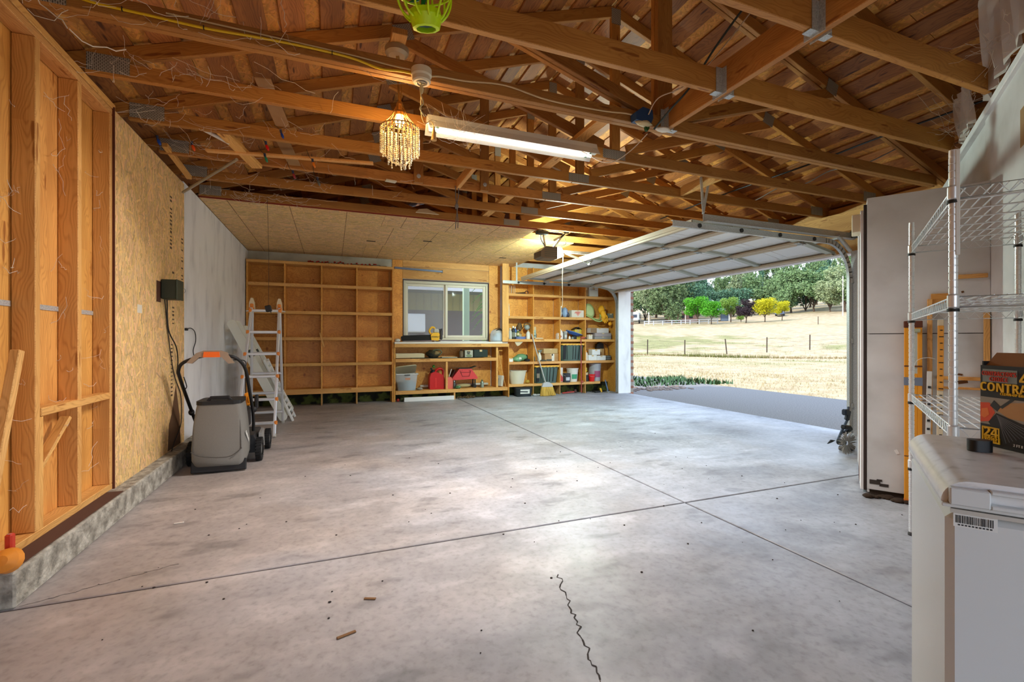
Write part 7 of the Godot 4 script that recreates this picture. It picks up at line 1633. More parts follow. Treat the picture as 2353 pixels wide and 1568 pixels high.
	b = mb(); b.tube(curve([Vector3(0, 0, 0), Vector3(-0.005, -0.06, 0.0), Vector3(0.01, -0.11, 0), Vector3(-0.01, -0.15, 0.01), Vector3(0.02, -0.19, 0)]), 0.004, 6); b.ball(Vector3(0.0, -0.035, 0), Vector3(0.012, 0.03, 0.008), 8, 6); part("pull_cord", b, pm(0.86, 0.78, 0.58, 0.6), t)
	t = thing("string_tassel", "yellowed tassel on a string looping right of the pendant", "tassel", W(0.60, 2.90, 2.37))
	b = mb(); b.lathe([Vector2(0, 0), Vector2(0.018, 0.0), Vector2(0.012, 0.05), Vector2(0.007, 0.085), Vector2(0, 0.09)], 12); part("tassel", b, pm(0.80, 0.64, 0.40, 0.7), t)
	b = mb(); b.tube(curve([Vector3(0, 0.088, 0), Vector3(-0.02, 0.12, 0), Vector3(-0.06, 0.10, 0.0), Vector3(-0.09, 0.15, 0.05), Vector3(-0.115, 0.24, 0.2), Vector3(-0.12, 0.30, 0.235)]), 0.003, 5); part("string", b, pm(0.80, 0.70, 0.50, 0.7), t)
	# ---- tube light
	t = thing("tube_light", "long white two-tube fluorescent fixture fixed to the first truss", "light fixture", W(1.30, 3.235, 2.58))
	b = mb(); b.prism(PackedVector2Array([Vector2(-0.085, 0.0), Vector2(-0.083, 0.0), Vector2(-0.04, 0.055), Vector2(0.04, 0.055), Vector2(0.083, 0.0), Vector2(0.085, 0.0), Vector2(0.045, 0.06), Vector2(0.03, 0.10), Vector2(-0.03, 0.10), Vector2(-0.045, 0.06)]), 1.36, Transform3D(Basis(Vector3.UP, PI / 2), Vector3.ZERO)); part("reflector", b, pm(0.93, 0.92, 0.89, 0.35), t)
	for s: int in [-1, 1]:
		b = mb(); b.tube([Vector3(-0.62, 0.025, 0.038 * s), Vector3(0.62, 0.025, 0.038 * s)], 0.0165, 14); part("tube", b, M.tube, t)
		for e: int in [-1, 1]:
			b = mb(); b.box(Vector3(0.645 * e, 0.032, 0.038 * s), Vector3(0.045, 0.045, 0.036), Basis.IDENTITY, 0.006); part("lamp_socket", b, pm(0.86, 0.87, 0.83, 0.4), t)
			b = mb(); b.lathe([Vector2(0, -0.008), Vector2(0.0172, -0.008), Vector2(0.0172, 0.008), Vector2(0, 0.008)], 12, Transform3D(Basis(Vector3.BACK, PI / 2), Vector3(0.612 * e, 0.025, 0.038 * s))); part("end_band", b, pm(0.55, 0.66, 0.56, 0.4), t)
	var l := AreaLight3D.new(); l.name = "tube_fill"; t.add_child(l)  # fill light added inside the fixture; its tubes look unlit
	l.area_size = Vector2(1.24, 0.07); l.light_energy = TUBE; l.light_color = Color(1.0, 0.97, 0.95); l.area_range = 16.0; l.shadow_enabled = true
	l.position = Vector3(0, 0.050, 0); l.rotation = Vector3(-PI / 2, 0, 0)
	# ---- lime work-light cage
	t = thing("cage_lamp", "lime green plastic caged work lamp hanging overhead with a leafy scrap inside", "work lamp", W(0.335, 1.76, 2.29))
	var tl := Basis(Vector3.BACK, 0.12) * Basis(Vector3.RIGHT, 0.25)
	b = mb(); b.lathe([Vector2(0.038, 0.0), Vector2(0.052, 0.002), Vector2(0.064, 0.04), Vector2(0.06, 0.06), Vector2(0.055, 0.06), Vector2(0.056, 0.04), Vector2(0.040, 0.006), Vector2(0.038, 0.0)], 10, Transform3D(tl, Vector3.ZERO)); part("collar", b, M.lime, t)
	b = mb(); b.lathe([Vector2(0, 0.03), Vector2(0.040, 0.03), Vector2(0.046, 0.02)], 16, Transform3D(tl, Vector3.ZERO)); part("lens", b, pm(0.50, 0.60, 0.62, 0.3), t)
	for k in 12:
		var a := TAU * k / 12
		b = mb(); b.tube(curve([tl * Vector3(cos(a) * 0.060, 0.03, sin(a) * 0.060), tl * Vector3(cos(a + 0.1) * 0.088, 0.06, sin(a + 0.1) * 0.088), tl * Vector3(cos(a) * 0.104, 0.12, sin(a) * 0.104), tl * Vector3(cos(a) * 0.098, 0.26, sin(a) * 0.098), tl * Vector3(cos(a) * 0.03, 0.34, sin(a) * 0.03)], 4), 0.0042, 6); part("cage_wire", b, M.lime, t)
	for yy: float in [0.115, 0.20]:
		b = mb(); b.tube(arc(tl * Vector3(0, yy, 0), tl * Vector3(0.103 if yy > 0.15 else 0.1, 0, 0), tl * Vector3(0, 0, 0.103 if yy > 0.15 else 0.1), 0, TAU, 24), 0.004, 6, -1.0, true); part("hoop", b, M.lime, t)
	b = mb(); b.lathe([Vector2(0, 0.33), Vector2(0.04, 0.33), Vector2(0.03, 0.43), Vector2(0, 0.44)], 14, Transform3D(tl, Vector3.ZERO)); b.tube([tl * Vector3(0, 0.43, 0), Vector3(0.0, 0.62, 0.1), Vector3(0.02, 0.98, 0.18)], 0.005, 6); part("handle", b, M.lime, t)
	b = mb()
	for k in 16: b.ball(tl * Vector3(rng.randf_range(-0.045, 0.045), rng.randf_range(0.08, 0.15), rng.randf_range(-0.045, 0.045)), Vector3(0.022, 0.004, 0.010), 6, 4, Basis(Vector3(rng.randf(), rng.randf(), rng.randf()).normalized(), rng.randf() * 3))
	part("leaf_scrap", b, pm(0.10, 0.45, 0.14, 0.5), t)
	# ---- cables and the blue box
	t = thing("yellow_cable", "yellow electrical cable stapled along the doubled girder", "cable", W(0, 2.69, 0))
	b = mb(); b.tube(curve([Vector3(-1.29, 2.725, 0), Vector3(-1.134, 2.685, 0), Vector3(-1.02, 2.665, 0), Vector3(-0.8, 2.66, 0), Vector3(-0.593, 2.655, 0), Vector3(-0.343, 2.665, 0), Vector3(-0.094, 2.668, 0), Vector3(0.10, 2.66, 0), Vector3(0.25, 2.635, 0.0), Vector3(0.36, 2.637, 0.012), Vector3(0.425, 2.63, 0.025)], 6), 0.0065, 8); part("sheath", b, pm(0.90, 0.74, 0.06, 0.45), t)
	for e in [[-0.92, 2.662], [-0.593, 2.655], [0.0, 2.665]]:
		b = mb(); b.box(Vector3(e[0], e[1], 0.003), Vector3(0.004, 0.018, 0.012)); part("staple", b, pm(0.2, 0.2, 0.2, 0.5, 0.6), t)
	b = mb(); b.tube(curve([W(-0.75, 2.692, 2.69), W(-0.4, 2.69, 2.685), W(0.1, 2.688, 2.675), W(0.30, 2.68, 2.66), W(0.415, 2.655, 2.645)], 6), 0.0045, 6); lone("white_cable", b, pm(0.80, 0.70, 0.52, 0.6), "old cream cable beside the yellow one, left of the lamp holder", "cable")
	b = mb(); b.tube(curve([W(0.535, 2.652, 2.63), W(0.60, 2.688, 2.66), W(0.75, 2.688, 2.665), W(1.0, 2.688, 2.69), W(1.3, 2.688, 2.655), W(1.7, 2.688, 2.66), W(1.88, 2.688, 2.675), W(1.95, 2.672, 2.665)], 6), 0.0055, 6); lone("white_cable", b, pm(0.82, 0.70, 0.52, 0.6), "cream cable running along the girder from the lamp holder to the blue box", "cable")
	t = thing("blue_junction_box", "blue plastic junction box hanging open on the girder by the center beam", "junction box", W(2.01, 2.655, 2.615))
	b = mb(); b.prism(PackedVector2Array([Vector2(-0.075, 0.0), Vector2(0.05, -0.005), Vector2(0.065, 0.03), Vector2(0.06, 0.085), Vector2(-0.02, 0.095), Vector2(-0.08, 0.05)]), 0.06); part("box", b, pm(0.10, 0.24, 0.40, 0.5), t)
	b = mb(); b.ball(Vector3(0.0, -0.008, 0.01), Vector3(0.06, 0.018, 0.03), 10, 6, Basis.IDENTITY, 0.3); part("wire_ends", b, pm(0.80, 0.72, 0.55, 0.7), t)
	b = mb(); b.prism(PackedVector2Array([Vector2(0.02, -0.045), Vector2(0.035, -0.055), Vector2(0.05, -0.03), Vector2(0.04, -0.005), Vector2(0.015, -0.01)]), 0.02); part("wire_nut", b, pm(0.05, 0.28, 0.10, 0.5), t)
	b = mb(); b.tube(curve([W(2.06, 2.60, 2.555), W(2.12, 2.50, 2.66), W(2.20, 2.40, 2.78), W(2.30, 2.28, 3.0), W(2.52, 2.15, 3.34), W(2.75, 2.12, 3.60)], 6), 0.007, 8); lone("grey_wire", b, pm(0.22, 0.26, 0.25, 0.5), "dark wire rising from the blue box up to the right rafters", "wire")
	b = mb(); b.tube(curve([W(2.03, 2.62, 2.66), W(2.05, 2.54, 2.74), W(2.16, 2.42, 2.78), W(2.3, 2.3, 2.93), W(2.56, 2.16, 3.3), W(2.78, 2.12, 3.59)], 6), 0.004, 6); lone("white_wire", b, pm(0.82, 0.72, 0.62, 0.6), "pale wire twisting beside the dark one above the blue box", "wire")
	b = mb(); b.tube(curve([W(2.16, 2.80, 2.625), W(2.13, 2.95, 2.56), W(2.05, 3.05, 2.50), W(1.95, 3.1, 2.50), W(1.80, 3.2, 2.62)], 6), 0.0035, 6); lone("string_loop", b, pm(0.80, 0.72, 0.64, 0.7), "cobwebbed string sagging below the girder right of the tube light", "string")
	b = mb(); b.ball(W(2.185, 2.66, 2.60), Vector3(0.06, 0.012, 0.035), 10, 6, Basis.IDENTITY, 0.3); lone("web_clump", b, M.web, "grey cobweb clump between the blue box and the hanger", "cobweb")
	# cables along the right slope
	b = mb(); b.tube(curve([W(4.75, 0.8, 2.985), W(4.74, 1.6, 2.975), W(4.75, 2.2, 2.985), W(4.72, 2.75, 2.985), W(4.74, 3.34, 2.985), W(4.72, 3.93, 2.985), W(4.70, 4.6, 2.99), W(4.72, 5.8, 2.985)], 5), 0.009, 8); lone("black_cable", b, pm(0.07, 0.08, 0.10, 0.4), "thick black cable along the undersides of the right rafters", "cable")
	b = mb(); b.tube(curve([W(4.95, 2.74, 2.91), W(4.9, 3.0, 2.85), W(4.93, 3.34, 2.91), W(4.9, 3.6, 2.85), W(4.92, 3.93, 2.91), W(4.9, 4.25, 2.85), W(4.93, 4.53, 2.91)], 5), 0.006, 6); lone("grey_cable", b, pm(0.46, 0.42, 0.40, 0.6), "thin grey cable swagged between the right rafters", "cable")
	# ropes on the block
	t = thing("hanging_rope", "grey knotted rope hanging from the short block over the OSB edge", "rope", W(1.16, 4.50, 2.22))
	b = mb(); b.tube(curve([Vector3(-0.012, 0.43, 0), Vector3(-0.008, 0.3, 0), Vector3(0.005, 0.22, 0.01), Vector3(-0.004, 0.1, 0), Vector3(-0.012, 0.0, 0)]), 0.0045, 6); b.tube(curve([Vector3(0.02, 0.47, 0), Vector3(0.018, 0.34, 0.004), Vector3(0.0, 0.23, 0.0), Vector3(0.01, 0.1, 0.01), Vector3(0.012, 0.01, 0)]), 0.0045, 6); part("strand", b, pm(0.42, 0.41, 0.42, 0.7), t)
	b = mb(); b.ball(Vector3(0.0, 0.23, 0.0), Vector3(0.018, 0.03, 0.015), 10, 6, Basis.IDENTITY, 0.3); part("knot", b, pm(0.46, 0.45, 0.46, 0.7), t)
	# scraps among the left trusses
	b = tone(mb(), 0.95, 1.0); b.bar(W(-0.93, 4.285, 2.61), W(0.327, 4.09, 2.612), 0.045, 0.02); lone("pale_lath", b, M.wood, "long pale lath slung under the trusses left of the pendant", "lath")
	b = tone(mb(), 0.95, 1.0); b.bar(W(-0.76, 3.965, 2.655), W(-0.60, 4.495, 2.60), 0.085, 0.035); lone("short_board", b, M.wood, "short pale board wedged slantwise under the chords near the left wall", "board")
	b = tone(mb(), 0.7, 0.75); b.bar(W(-0.38, 3.955, 2.70), W(-0.31, 4.515, 2.66), 0.10, 0.008); lone("cardboard_slat", b, M.carton, "flat brown slat between chords left of the pendant, crossing the pale lath", "slat")
	b = tone(mb(), 0.75, 0.8); b.bar(W(-0.42, 3.36, 2.80), W(-0.35, 3.92, 2.74), 0.10, 0.008); lone("cardboard_slat", b, M.carton, "flat brown slat nearer than the pale lath, beside a red bulb", "slat")
	b = mb(); b.tube([W(-1.28, 5.06, 2.47), W(-0.72, 4.30, 2.575)], 0.012, 10); lone("metal_rod", b, pm(0.70, 0.68, 0.62, 0.35, 0.6), "grey metal rod slanting down to the top corner of the OSB sheet", "rod")
	b = mb(); b.tube([W(-0.98, 3.98, 2.70), W(-0.74, 4.12, 2.632)], 0.014, 10); lone("white_rod_end", b, pm(0.88, 0.86, 0.82, 0.5), "short white rod poking toward the slanted pale board", "rod")
	b = tone(mb(), 0.9, 1.0); b.bar(W(-1.24, 4.42, 2.66), W(-1.22, 5.02, 2.60), 0.04, 0.035); lone("wood_offcut", b, M.wood, "offcut lying along the plate above the OSB sheet corner", "offcut")
	for e in [[-1.22, 2.61, 4.2, "blue", Color(0.12, 0.30, 0.72)], [-1.0, 2.60, 4.2, "orange", Color(0.95, 0.35, 0.12)], [-0.36, 2.68, 3.92, "deep blue", Color(0.10, 0.25, 0.62)], [-0.47, 2.60, 3.99, "red", Color(0.80, 0.06, 0.10)], [-0.50, 2.575, 4.18, "green", Color(0.14, 0.52, 0.40)], [-0.315, 2.555, 4.45, "blue and red", Color(0.60, 0.20, 0.25)], [-0.145, 2.56, 4.12, "amber", Color(0.90, 0.50, 0.15)], [-0.11, 2.44, 4.2, "grey", Color(0.35, 0.36, 0.36)]]:
		t = thing("holiday_bulb", e[3] + " holiday bulb dangling under the left trusses", "bulb", W(e[0], e[2], e[1]), 0.0, "holiday bulbs")
		var c: Color = e[4]
		b = mb(); b.ball(Vector3(0.006, -0.012, 0), Vector3(0.011, 0.026, 0.011), 8, 6, Basis(Vector3.BACK, 0.35)); part("bulb", b, pm(c.r, c.g, c.b, 0.25), t)
		b = mb(); b.tube([Vector3(-0.002, 0.008, 0), Vector3(-0.006, 0.034, 0)], 0.009, 8); part("socket", b, pm(0.18, 0.22, 0.34, 0.5), t)
		b = mb(); b.tube(curve([Vector3(-0.006, 0.03, 0), Vector3(-0.03, 0.05, 0.0), Vector3(-0.05, maxf(0.06, 2.665 - e[1]), 0.0)]), 0.002, 5); part("wire", b, pm(0.16, 0.18, 0.14, 0.6), t)
	b = mb(); b.box(W(0.52, 4.51, 2.622), Vector3(0.10, 0.012, 0.05), Basis(Vector3.UP, 0.2)); lone("paper_tag", b, pm(0.84, 0.80, 0.70, 0.8), "small white tag stuck under the third truss", "tag")
	b = mb(); b.prism(PackedVector2Array([Vector2(-0.12, 0), Vector2(0.16, -0.0), Vector2(0.02, 0.07), Vector2(-0.08, 0.05)]), 0.01, Transform3D(Basis(Vector3.RIGHT, -0.4), W(1.05, 5.55, 2.637))); lone("paper_scrap", b, pm(0.84, 0.76, 0.62, 0.8), "cream scrap lying over the edge of the OSB ceiling", "scrap")
	# cobwebs: too fine and too many to count, one object for each corner they hang in
	var cr := RandomNumberGenerator.new(); cr.seed = 77
	var hold := [mb()]
	var strand := func(p: Vector3, q: Vector3, sag: float, r: float) -> void:
		var pts := []
		for i in 6:
			var f := i / 5.0
			pts.append(p.lerp(q, f) + Vector3(cr.randfn(0, 0.006), -sag * 4.0 * f * (1.0 - f) + cr.randfn(0, 0.006), cr.randfn(0, 0.006)))
		hold[0].tube(pts, r, 4)
	var hang := func(label: String) -> void:
		var cw := lone("cobwebs", hold[0], M.web, label, "cobweb"); cw.set_meta("kind", "stuff")
		hold[0] = mb()
	for g in 5:
		for k in 32:
			var d: float = [2.70, 3.3, 3.9, 4.5, 5.1][g] - cr.randf_range(0.0, 0.05)
			var p := W(-1.28 + absf(cr.randfn(0, 0.7)), d, 2.62 + cr.randf_range(-0.01, 0.14))
			strand.call(p, p + Vector3(cr.randfn(0, 0.13), cr.randf_range(-0.12, 0.12), cr.randf_range(0, 0.12)), cr.randf_range(0, 0.05), cr.randf_range(0.0006, 0.0014))
		if g == 0:
			strand.call(W(-1.2, 2.6, 2.60), W(-1.1, 2.65, 2.50), 0.01, 0.003); strand.call(W(-1.1, 2.65, 2.50), W(-0.98, 2.9, 2.58), 0.03, 0.003)
		hang.call("cobweb strands on the left end of the " + ["girder", "first truss behind the girder", "second truss behind the girder", "third truss behind the girder", "fourth truss behind the girder"][g])
	for g in 4:
		for k in 16:
			var p := W(-1.34 + cr.randf_range(-0.05, 0.02), [2.5, 2.88, 3.28, 3.66][g] - cr.randf_range(0.0, 0.06), cr.randf_range(0.3, 2.5))
			strand.call(p, p + Vector3(cr.randfn(0, 0.03), cr.randfn(0, 0.08), cr.randf_range(0.03, 0.2)), 0.02, cr.randf_range(0.0005, 0.0012))
		hang.call("cobweb strands in the " + ["stud bay at the left edge", "stud bay with the slanting scrap", "stud bay left of the OSB sheet", "narrow bay against the OSB sheet"][g])
	for k in 34:
		var p := W(0.62 + cr.randf_range(-0.1, 0.35), 2.80 + cr.randf_range(0, 0.3), 2.61 + cr.randf_range(-0.12, 0.0))
		strand.call(p, W(0.55 + cr.randf_range(-0.05, 0.4), 2.80 + cr.randf_range(0, 0.3), 2.5 + cr.randf_range(-0.12, 0.1)), 0.04, cr.randf_range(0.0004, 0.0007))
	hang.call("cobweb veil between the pendant and the near end of the tube light")
	for k in 60:
		var p := R(0.70, cr.randf_range(3.4, 5.2), 2.64 + cr.randf_range(0, 0.2))
		strand.call(p, p + Vector3(cr.randfn(-0.1, 0.08), cr.randfn(0.02, 0.08), cr.randfn(0, 0.10)), 0.02, cr.randf_range(0.0006, 0.0013))
	hang.call("cobweb strands above the house wall by the plastic sheets")
	for k in 40:
		var p := W(-0.75 + cr.randfn(0, 0.25), 5.35 + cr.randf_range(0, 0.3), 2.63)
		strand.call(p, p + Vector3(cr.randfn(0.05, 0.12), cr.randf_range(-0.10, 0.0), cr.randf_range(0, 0.12)), 0.02, cr.randf_range(0.0008, 0.0016))
	hang.call("cobweb strands at the red edge of the OSB ceiling")
	# crumbs and chips over the floor
	b = mb()
	for k in 90:
		var x := cr.randf_range(-0.9, 3.6); var d := cr.randf_range(1.25, 4.5)
		b.ball(W(x, d, 0.002), Vector3(0.006, 0.003, 0.005) * cr.randf_range(0.4, 1.3), 5, 3)
	var cb := lone("floor_crumbs", b, pm(0.22, 0.19, 0.17, 1.0), "dark crumbs and specks scattered over the near slabs", "crumbs"); cb.set_meta("kind", "stuff")
	for e in [[0.05, 1.83, 0.07, 0.3, "splinter of wood on the near slab, lowest in the middle"], [0.15, 2.05, 0.05, -0.4, "bark chip on the near slab beyond the splinter"], [-0.86, 3.32, 0.05, 0.1, "white paint flake on the floor near the stem wall"]]:
		b = mb(); b.box(W(e[0], e[1], 0.003), Vector3(e[2], 0.005, 0.012), Basis(Vector3.UP, e[3]), 0.001)
		lone("wood_chip", b, pm(0.84, 0.82, 0.78, 0.8) if e[0] < -0.5 else pm(0.50, 0.36, 0.22, 0.9), e[4], "chip")

# ---------------------------------------------------------------- outdoors
func land(x: float, d: float) -> float:
	var s := 0.738 * x + 0.674 * d; var l := 0.674 * x - 0.738 * d
	var h := -0.17
	h += 0.085 * maxf(0.0, s - 46.0) + maxf(0.0, s - 108.0) * 0.02
	h += clampf(l / 60.0, 0, 1.4) * clampf(s - 60.0, 0.0, 50.0) * 0.06
	h += 0.12 * sin(x * 0.21 + 1.0) * sin(d * 0.17) * smoothstep(14.0, 40.0, s)
	return h
func build_yard() -> void:
	var b := mb()
	b.span(W(5.84, -8, -0.30), W(9.2, 12.5, -0.035)); part("asphalt_apron", b, M.asphalt, setting("driveway", "grey asphalt apron outside the garage door, in the shade of the house"))
	# land: straw with green patches, real colour of the grass
	var pn := noise(0.045, 71, 3); var pn2 := noise(0.16, 72, 3)
	var cell := func(x0: float, x1: float, d0: float, d1: float, step: float, m: Mb) -> void:
		var C := func(x: float, d: float) -> Color:
			var s := 0.738 * x + 0.674 * d
			var g := smoothstep(0.0, 0.45, pn2.get_noise_2d(x, d) * 0.7 + pn.get_noise_2d(x * 0.5, d * 0.5) + 0.55 * exp(-pow((s - 50.0) / 12.0, 2)) - 0.16)
			g *= smoothstep(22.0, 40.0, s) * (1.0 - 0.75 * smoothstep(64.0, 82.0, s)) + 0.12
			return Color(1.0, 0.98, 0.92).lerp(Color(0.50, 0.62, 0.28), clampf(g, 0, 0.9))
		var x := x0
		while x < x1 - 0.01:
			var d := d0
			while d < d1 - 0.01:
				var P := [W(x, d, land(x, d)), W(x + step, d, land(x + step, d)), W(x + step, d + step, land(x + step, d + step)), W(x, d + step, land(x, d + step))]
				m.col = C.call(x + step / 2, d + step / 2)
				m.quad(P[0], P[1], P[2], P[3], Vector3.UP)
				d += step
			x += step
	var g := setting("ground", "dry straw-coloured field rising to a wooded hillside")
	b = mb(); cell.call(4.0, 64.0, -14.0, 66.0, 0.8, b); part("field", b, M.ground, g)
	b = mb(); cell.call(64.0, 204.0, -74.0, 206.0, 4.0, b); cell.call(4.0, 64.0, 66.0, 206.0, 4.0, b); part("hillside", b, M.ground, g)
	b = mb(); b.span(W(-80, -80, -0.32), W(4.0, 66, -0.30)); b.span(W(4.0, -80, -0.32), W(120, -14, -0.2)); part("yard", b, M.ground, g)
	b = mb()
	for k in 110: b.ball(W(6.1 + rng.randf() * 1.9, 8.6 + rng.randf() * 0.7, -0.03), Vector3(0.05, 0.025, 0.05) * rng.randf_range(0.5, 1.3), 5, 4)
	var gr := lone("gravel", b, pm(0.50, 0.44, 0.40, 0.95), "pinkish gravel at the corner of the driveway outside the brick", "gravel"); gr.set_meta("kind", "stuff")
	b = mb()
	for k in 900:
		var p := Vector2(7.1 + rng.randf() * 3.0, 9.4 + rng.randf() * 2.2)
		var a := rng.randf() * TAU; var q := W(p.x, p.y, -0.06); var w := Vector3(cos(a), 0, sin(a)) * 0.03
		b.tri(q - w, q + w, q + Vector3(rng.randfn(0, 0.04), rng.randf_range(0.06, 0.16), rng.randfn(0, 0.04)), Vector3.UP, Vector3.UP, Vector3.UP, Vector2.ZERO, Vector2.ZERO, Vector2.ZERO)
	var we := lone("shade_tufts", b, leaf_mat("shade_grass", Color(0.22, 0.36, 0.20)), "grass tufts painted dark as tree shade beside the brick at the driveway edge", "shade_grass"); we.set_meta("kind", "stuff")  # tufts coloured dark to stand in for a tree shadow on grass
	# dry grass
	b = mb()
	var yr := RandomNumberGenerator.new(); yr.seed = 5
	for k in 20000:
		var s := 11.0 + pow(yr.randf(), 1.3) * 62.0
		var l := yr.randf_range(-0.62, 0.5) * s
		if k < 3000: s = 42.6 + yr.randfn(0, 0.5); l = yr.randf_range(-24, 22)
		var x := 0.738 * s + 0.674 * l; var d := 0.674 * s - 0.738 * l
		if x < 9.6: x = 9.6 + yr.randf() * 6
		var gv := pn2.get_noise_2d(x, d) + 0.5 * exp(-pow((s - 50.0) / 12.0, 2))
		var h := yr.randf_range(0.04, 0.10) * (1.0 + 1.6 * float(k < 3000)) * (1.0 + clampf(gv, 0, 1))
		var gc := Color(0.74, 0.65, 0.44).lerp(Color(0.42, 0.52, 0.16), clampf(gv * 1.3, 0, 0.9) if s > 24 else 0.05)
		if k < 3000: gc = gc.lerp(Color(0.46, 0.36, 0.18), 0.4)
		b.col = (gc * yr.randf_range(0.8, 1.1)).srgb_to_linear()
		var o := W(x, d, land(x, d) - 0.01); var a0 := yr.randf() * TAU
		for q in 4:
			var a := a0 + q * 1.57; var r := Vector3(cos(a), 0, sin(a)) * h * 1.6; var w := Vector3(-sin(a), 0, cos(a)) * h * 0.04
			b.tri(o + r * 0.02 - w, o + r * 0.02 + w, o + r * 0.20 + Vector3(0, h * (1.0 - 0.12 * q), 0), Vector3.UP, Vector3.UP, Vector3.UP, Vector2.ZERO, Vector2.ZERO, Vector2.ZERO)
	var gi := lone("dry_grass", b, leaf_mat("straw", Color(1, 1, 1)), "dry grass tufts across the field and along the wire fence", "grass"); gi.set_meta("kind", "stuff")
	# fence
	var t := thing("wire_fence", "thin post and wire fence crossing the field before the greener grass", "fence", W(34.3, 32.8, 0))
	var fp := [Vector2(24.2, 36.8), Vector2(27.4, 35.5), Vector2(30.6, 34.2), Vector2(34.3, 32.8), Vector2(37.7, 31.4), Vector2(41.5, 30.0), Vector2(45.2, 28.6)]
	for k in fp.size():
		var p: Vector2 = fp[k]
		var o := W(p.x, p.y, land(p.x, p.y)) - W(34.3, 32.8)
		b = mb(); b.bar(o - Vector3(0, 0.1, 0), o + Vector3(-0.22 if k == 3 else 0.02, 1.42, 0), 0.07, 0.07, Vector3.RIGHT, 0.0); part("post", b, pm(0.25, 0.21, 0.16, 0.9), t)
	for h: float in [0.45, 0.85, 1.25]:
		b = mb(); var pts := []
		for p: Vector2 in fp: pts.append(W(p.x, p.y, land(p.x, p.y) + h) - W(34.3, 32.8))
		b.tube(pts, 0.006, 4); part("wire", b, pm(0.35, 0.33, 0.30, 0.6, 0.4), t)
	build_trees()
	build_far_things()
	build_neighbour()

var crowns := {}
func crown_mesh(kind: int) -> ArrayMesh:
	# a unit-high crown: leaf clumps over a handful of lobes
	if crowns.has(kind): return crowns[kind]
	var r := RandomNumberGenerator.new(); r.seed = 100 + kind
	var mm := mb()
	var N := 1700
	var lobes := []
	var n := 9 + kind % 3 * 3
	for k in n:
		var a := TAU * k / n + r.randf() * 0.5
		var tt := r.randf()
		var c: Vector3; var q: float
		match kind:
			2:  # weeping, wide skirts
				c = Vector3(cos(a) * 0.26 * (1.1 - tt * 0.6), 0.12 + tt * 0.72, sin(a) * 0.26 * (1.1 - tt * 0.6)); q = 0.20
			3:  # slim cone
				c = Vector3(cos(a) * 0.14 * (1.05 - tt), 0.08 + tt * 0.84, sin(a) * 0.14 * (1.05 - tt)); q = 0.15 * (1.15 - tt * 0.7)
			_:
				c = Vector3(cos(a) * r.randf_range(0.12, 0.30), 0.25 + tt * 0.5, sin(a) * r.randf_range(0.12, 0.30)); q = r.randf_range(0.16, 0.26)
		lobes.append([c, q])
	for k in N:
		var L: Array = lobes[k % n]
		var w := Vector3(r.randfn(), r.randfn(), r.randfn()).normalized()
		var q: float = L[1] * pow(r.randf(), 0.33)
		var p: Vector3 = L[0] + w * q * Vector3(1, 0.85, 1)
		var cc := r.randf_range(0.62, 1.0)
		mm.col = Color(cc, cc * r.randf_range(0.95, 1.05), cc * 0.92)
		for i in 4:
			var bs := Basis(Vector3(r.randfn(), r.randfn(), r.randfn()).normalized(), r.randf() * TAU).scaled(Vector3.ONE * r.randf_range(0.025, 0.046))
			var c := p + Vector3(r.randfn(), r.randfn(), r.randfn()) * 0.014
			mm.quad(c + bs * Vector3(-0.5, -0.28, 0), c + bs * Vector3(0.5, -0.12, 0), c + bs * Vector3(0.6, 0.22, 0), c + bs * Vector3(-0.3, 0.3, 0))
	crowns[kind] = mm.done()
	return crowns[kind]
func tree(called: String, label: String, x: float, d: float, h: float, w: float, kind: int, m: String, trunk: float, group := "", bark: Material = null) -> void:
	var t := thing(called, label, "tree", W(x, d, land(x, d) - 0.1), rng.randf() * TAU, group)
	var c := MeshInstance3D.new(); c.mesh = crown_mesh(kind); c.material_override = M[m]; c.name = "crown"
	t.add_child(c, true)
	c.position = Vector3(0, trunk * 0.75, 0); c.scale = Vector3(w, h - trunk * 0.75, w)
	var b := mb()
	var tr := maxf(0.08, h * 0.022)
	b.tube([Vector3.ZERO, Vector3(0.05 * h * 0.3, trunk * 0.7, 0), Vector3(0, trunk + (h - trunk) * 0.45, 0)], tr, 8, tr * 0.4)
	for k in 4:
		var a := k * 1.7; b.tube([Vector3(0, trunk * (0.7 + 0.1 * k), 0), Vector3(cos(a) * w * 0.2, trunk + (h - trunk) * 0.4, sin(a) * w * 0.2)], tr * 0.5, 6, tr * 0.2)
	part("trunk", b, bark if bark else M.bark, t)
func bearing(u: float, z: float) -> Vector2:      # a spot outdoors by its bearing off the driveway axis and its distance
	return Vector2(z * (u * 0.9317 + 0.3633), z * (0.9317 - u * 0.3633))
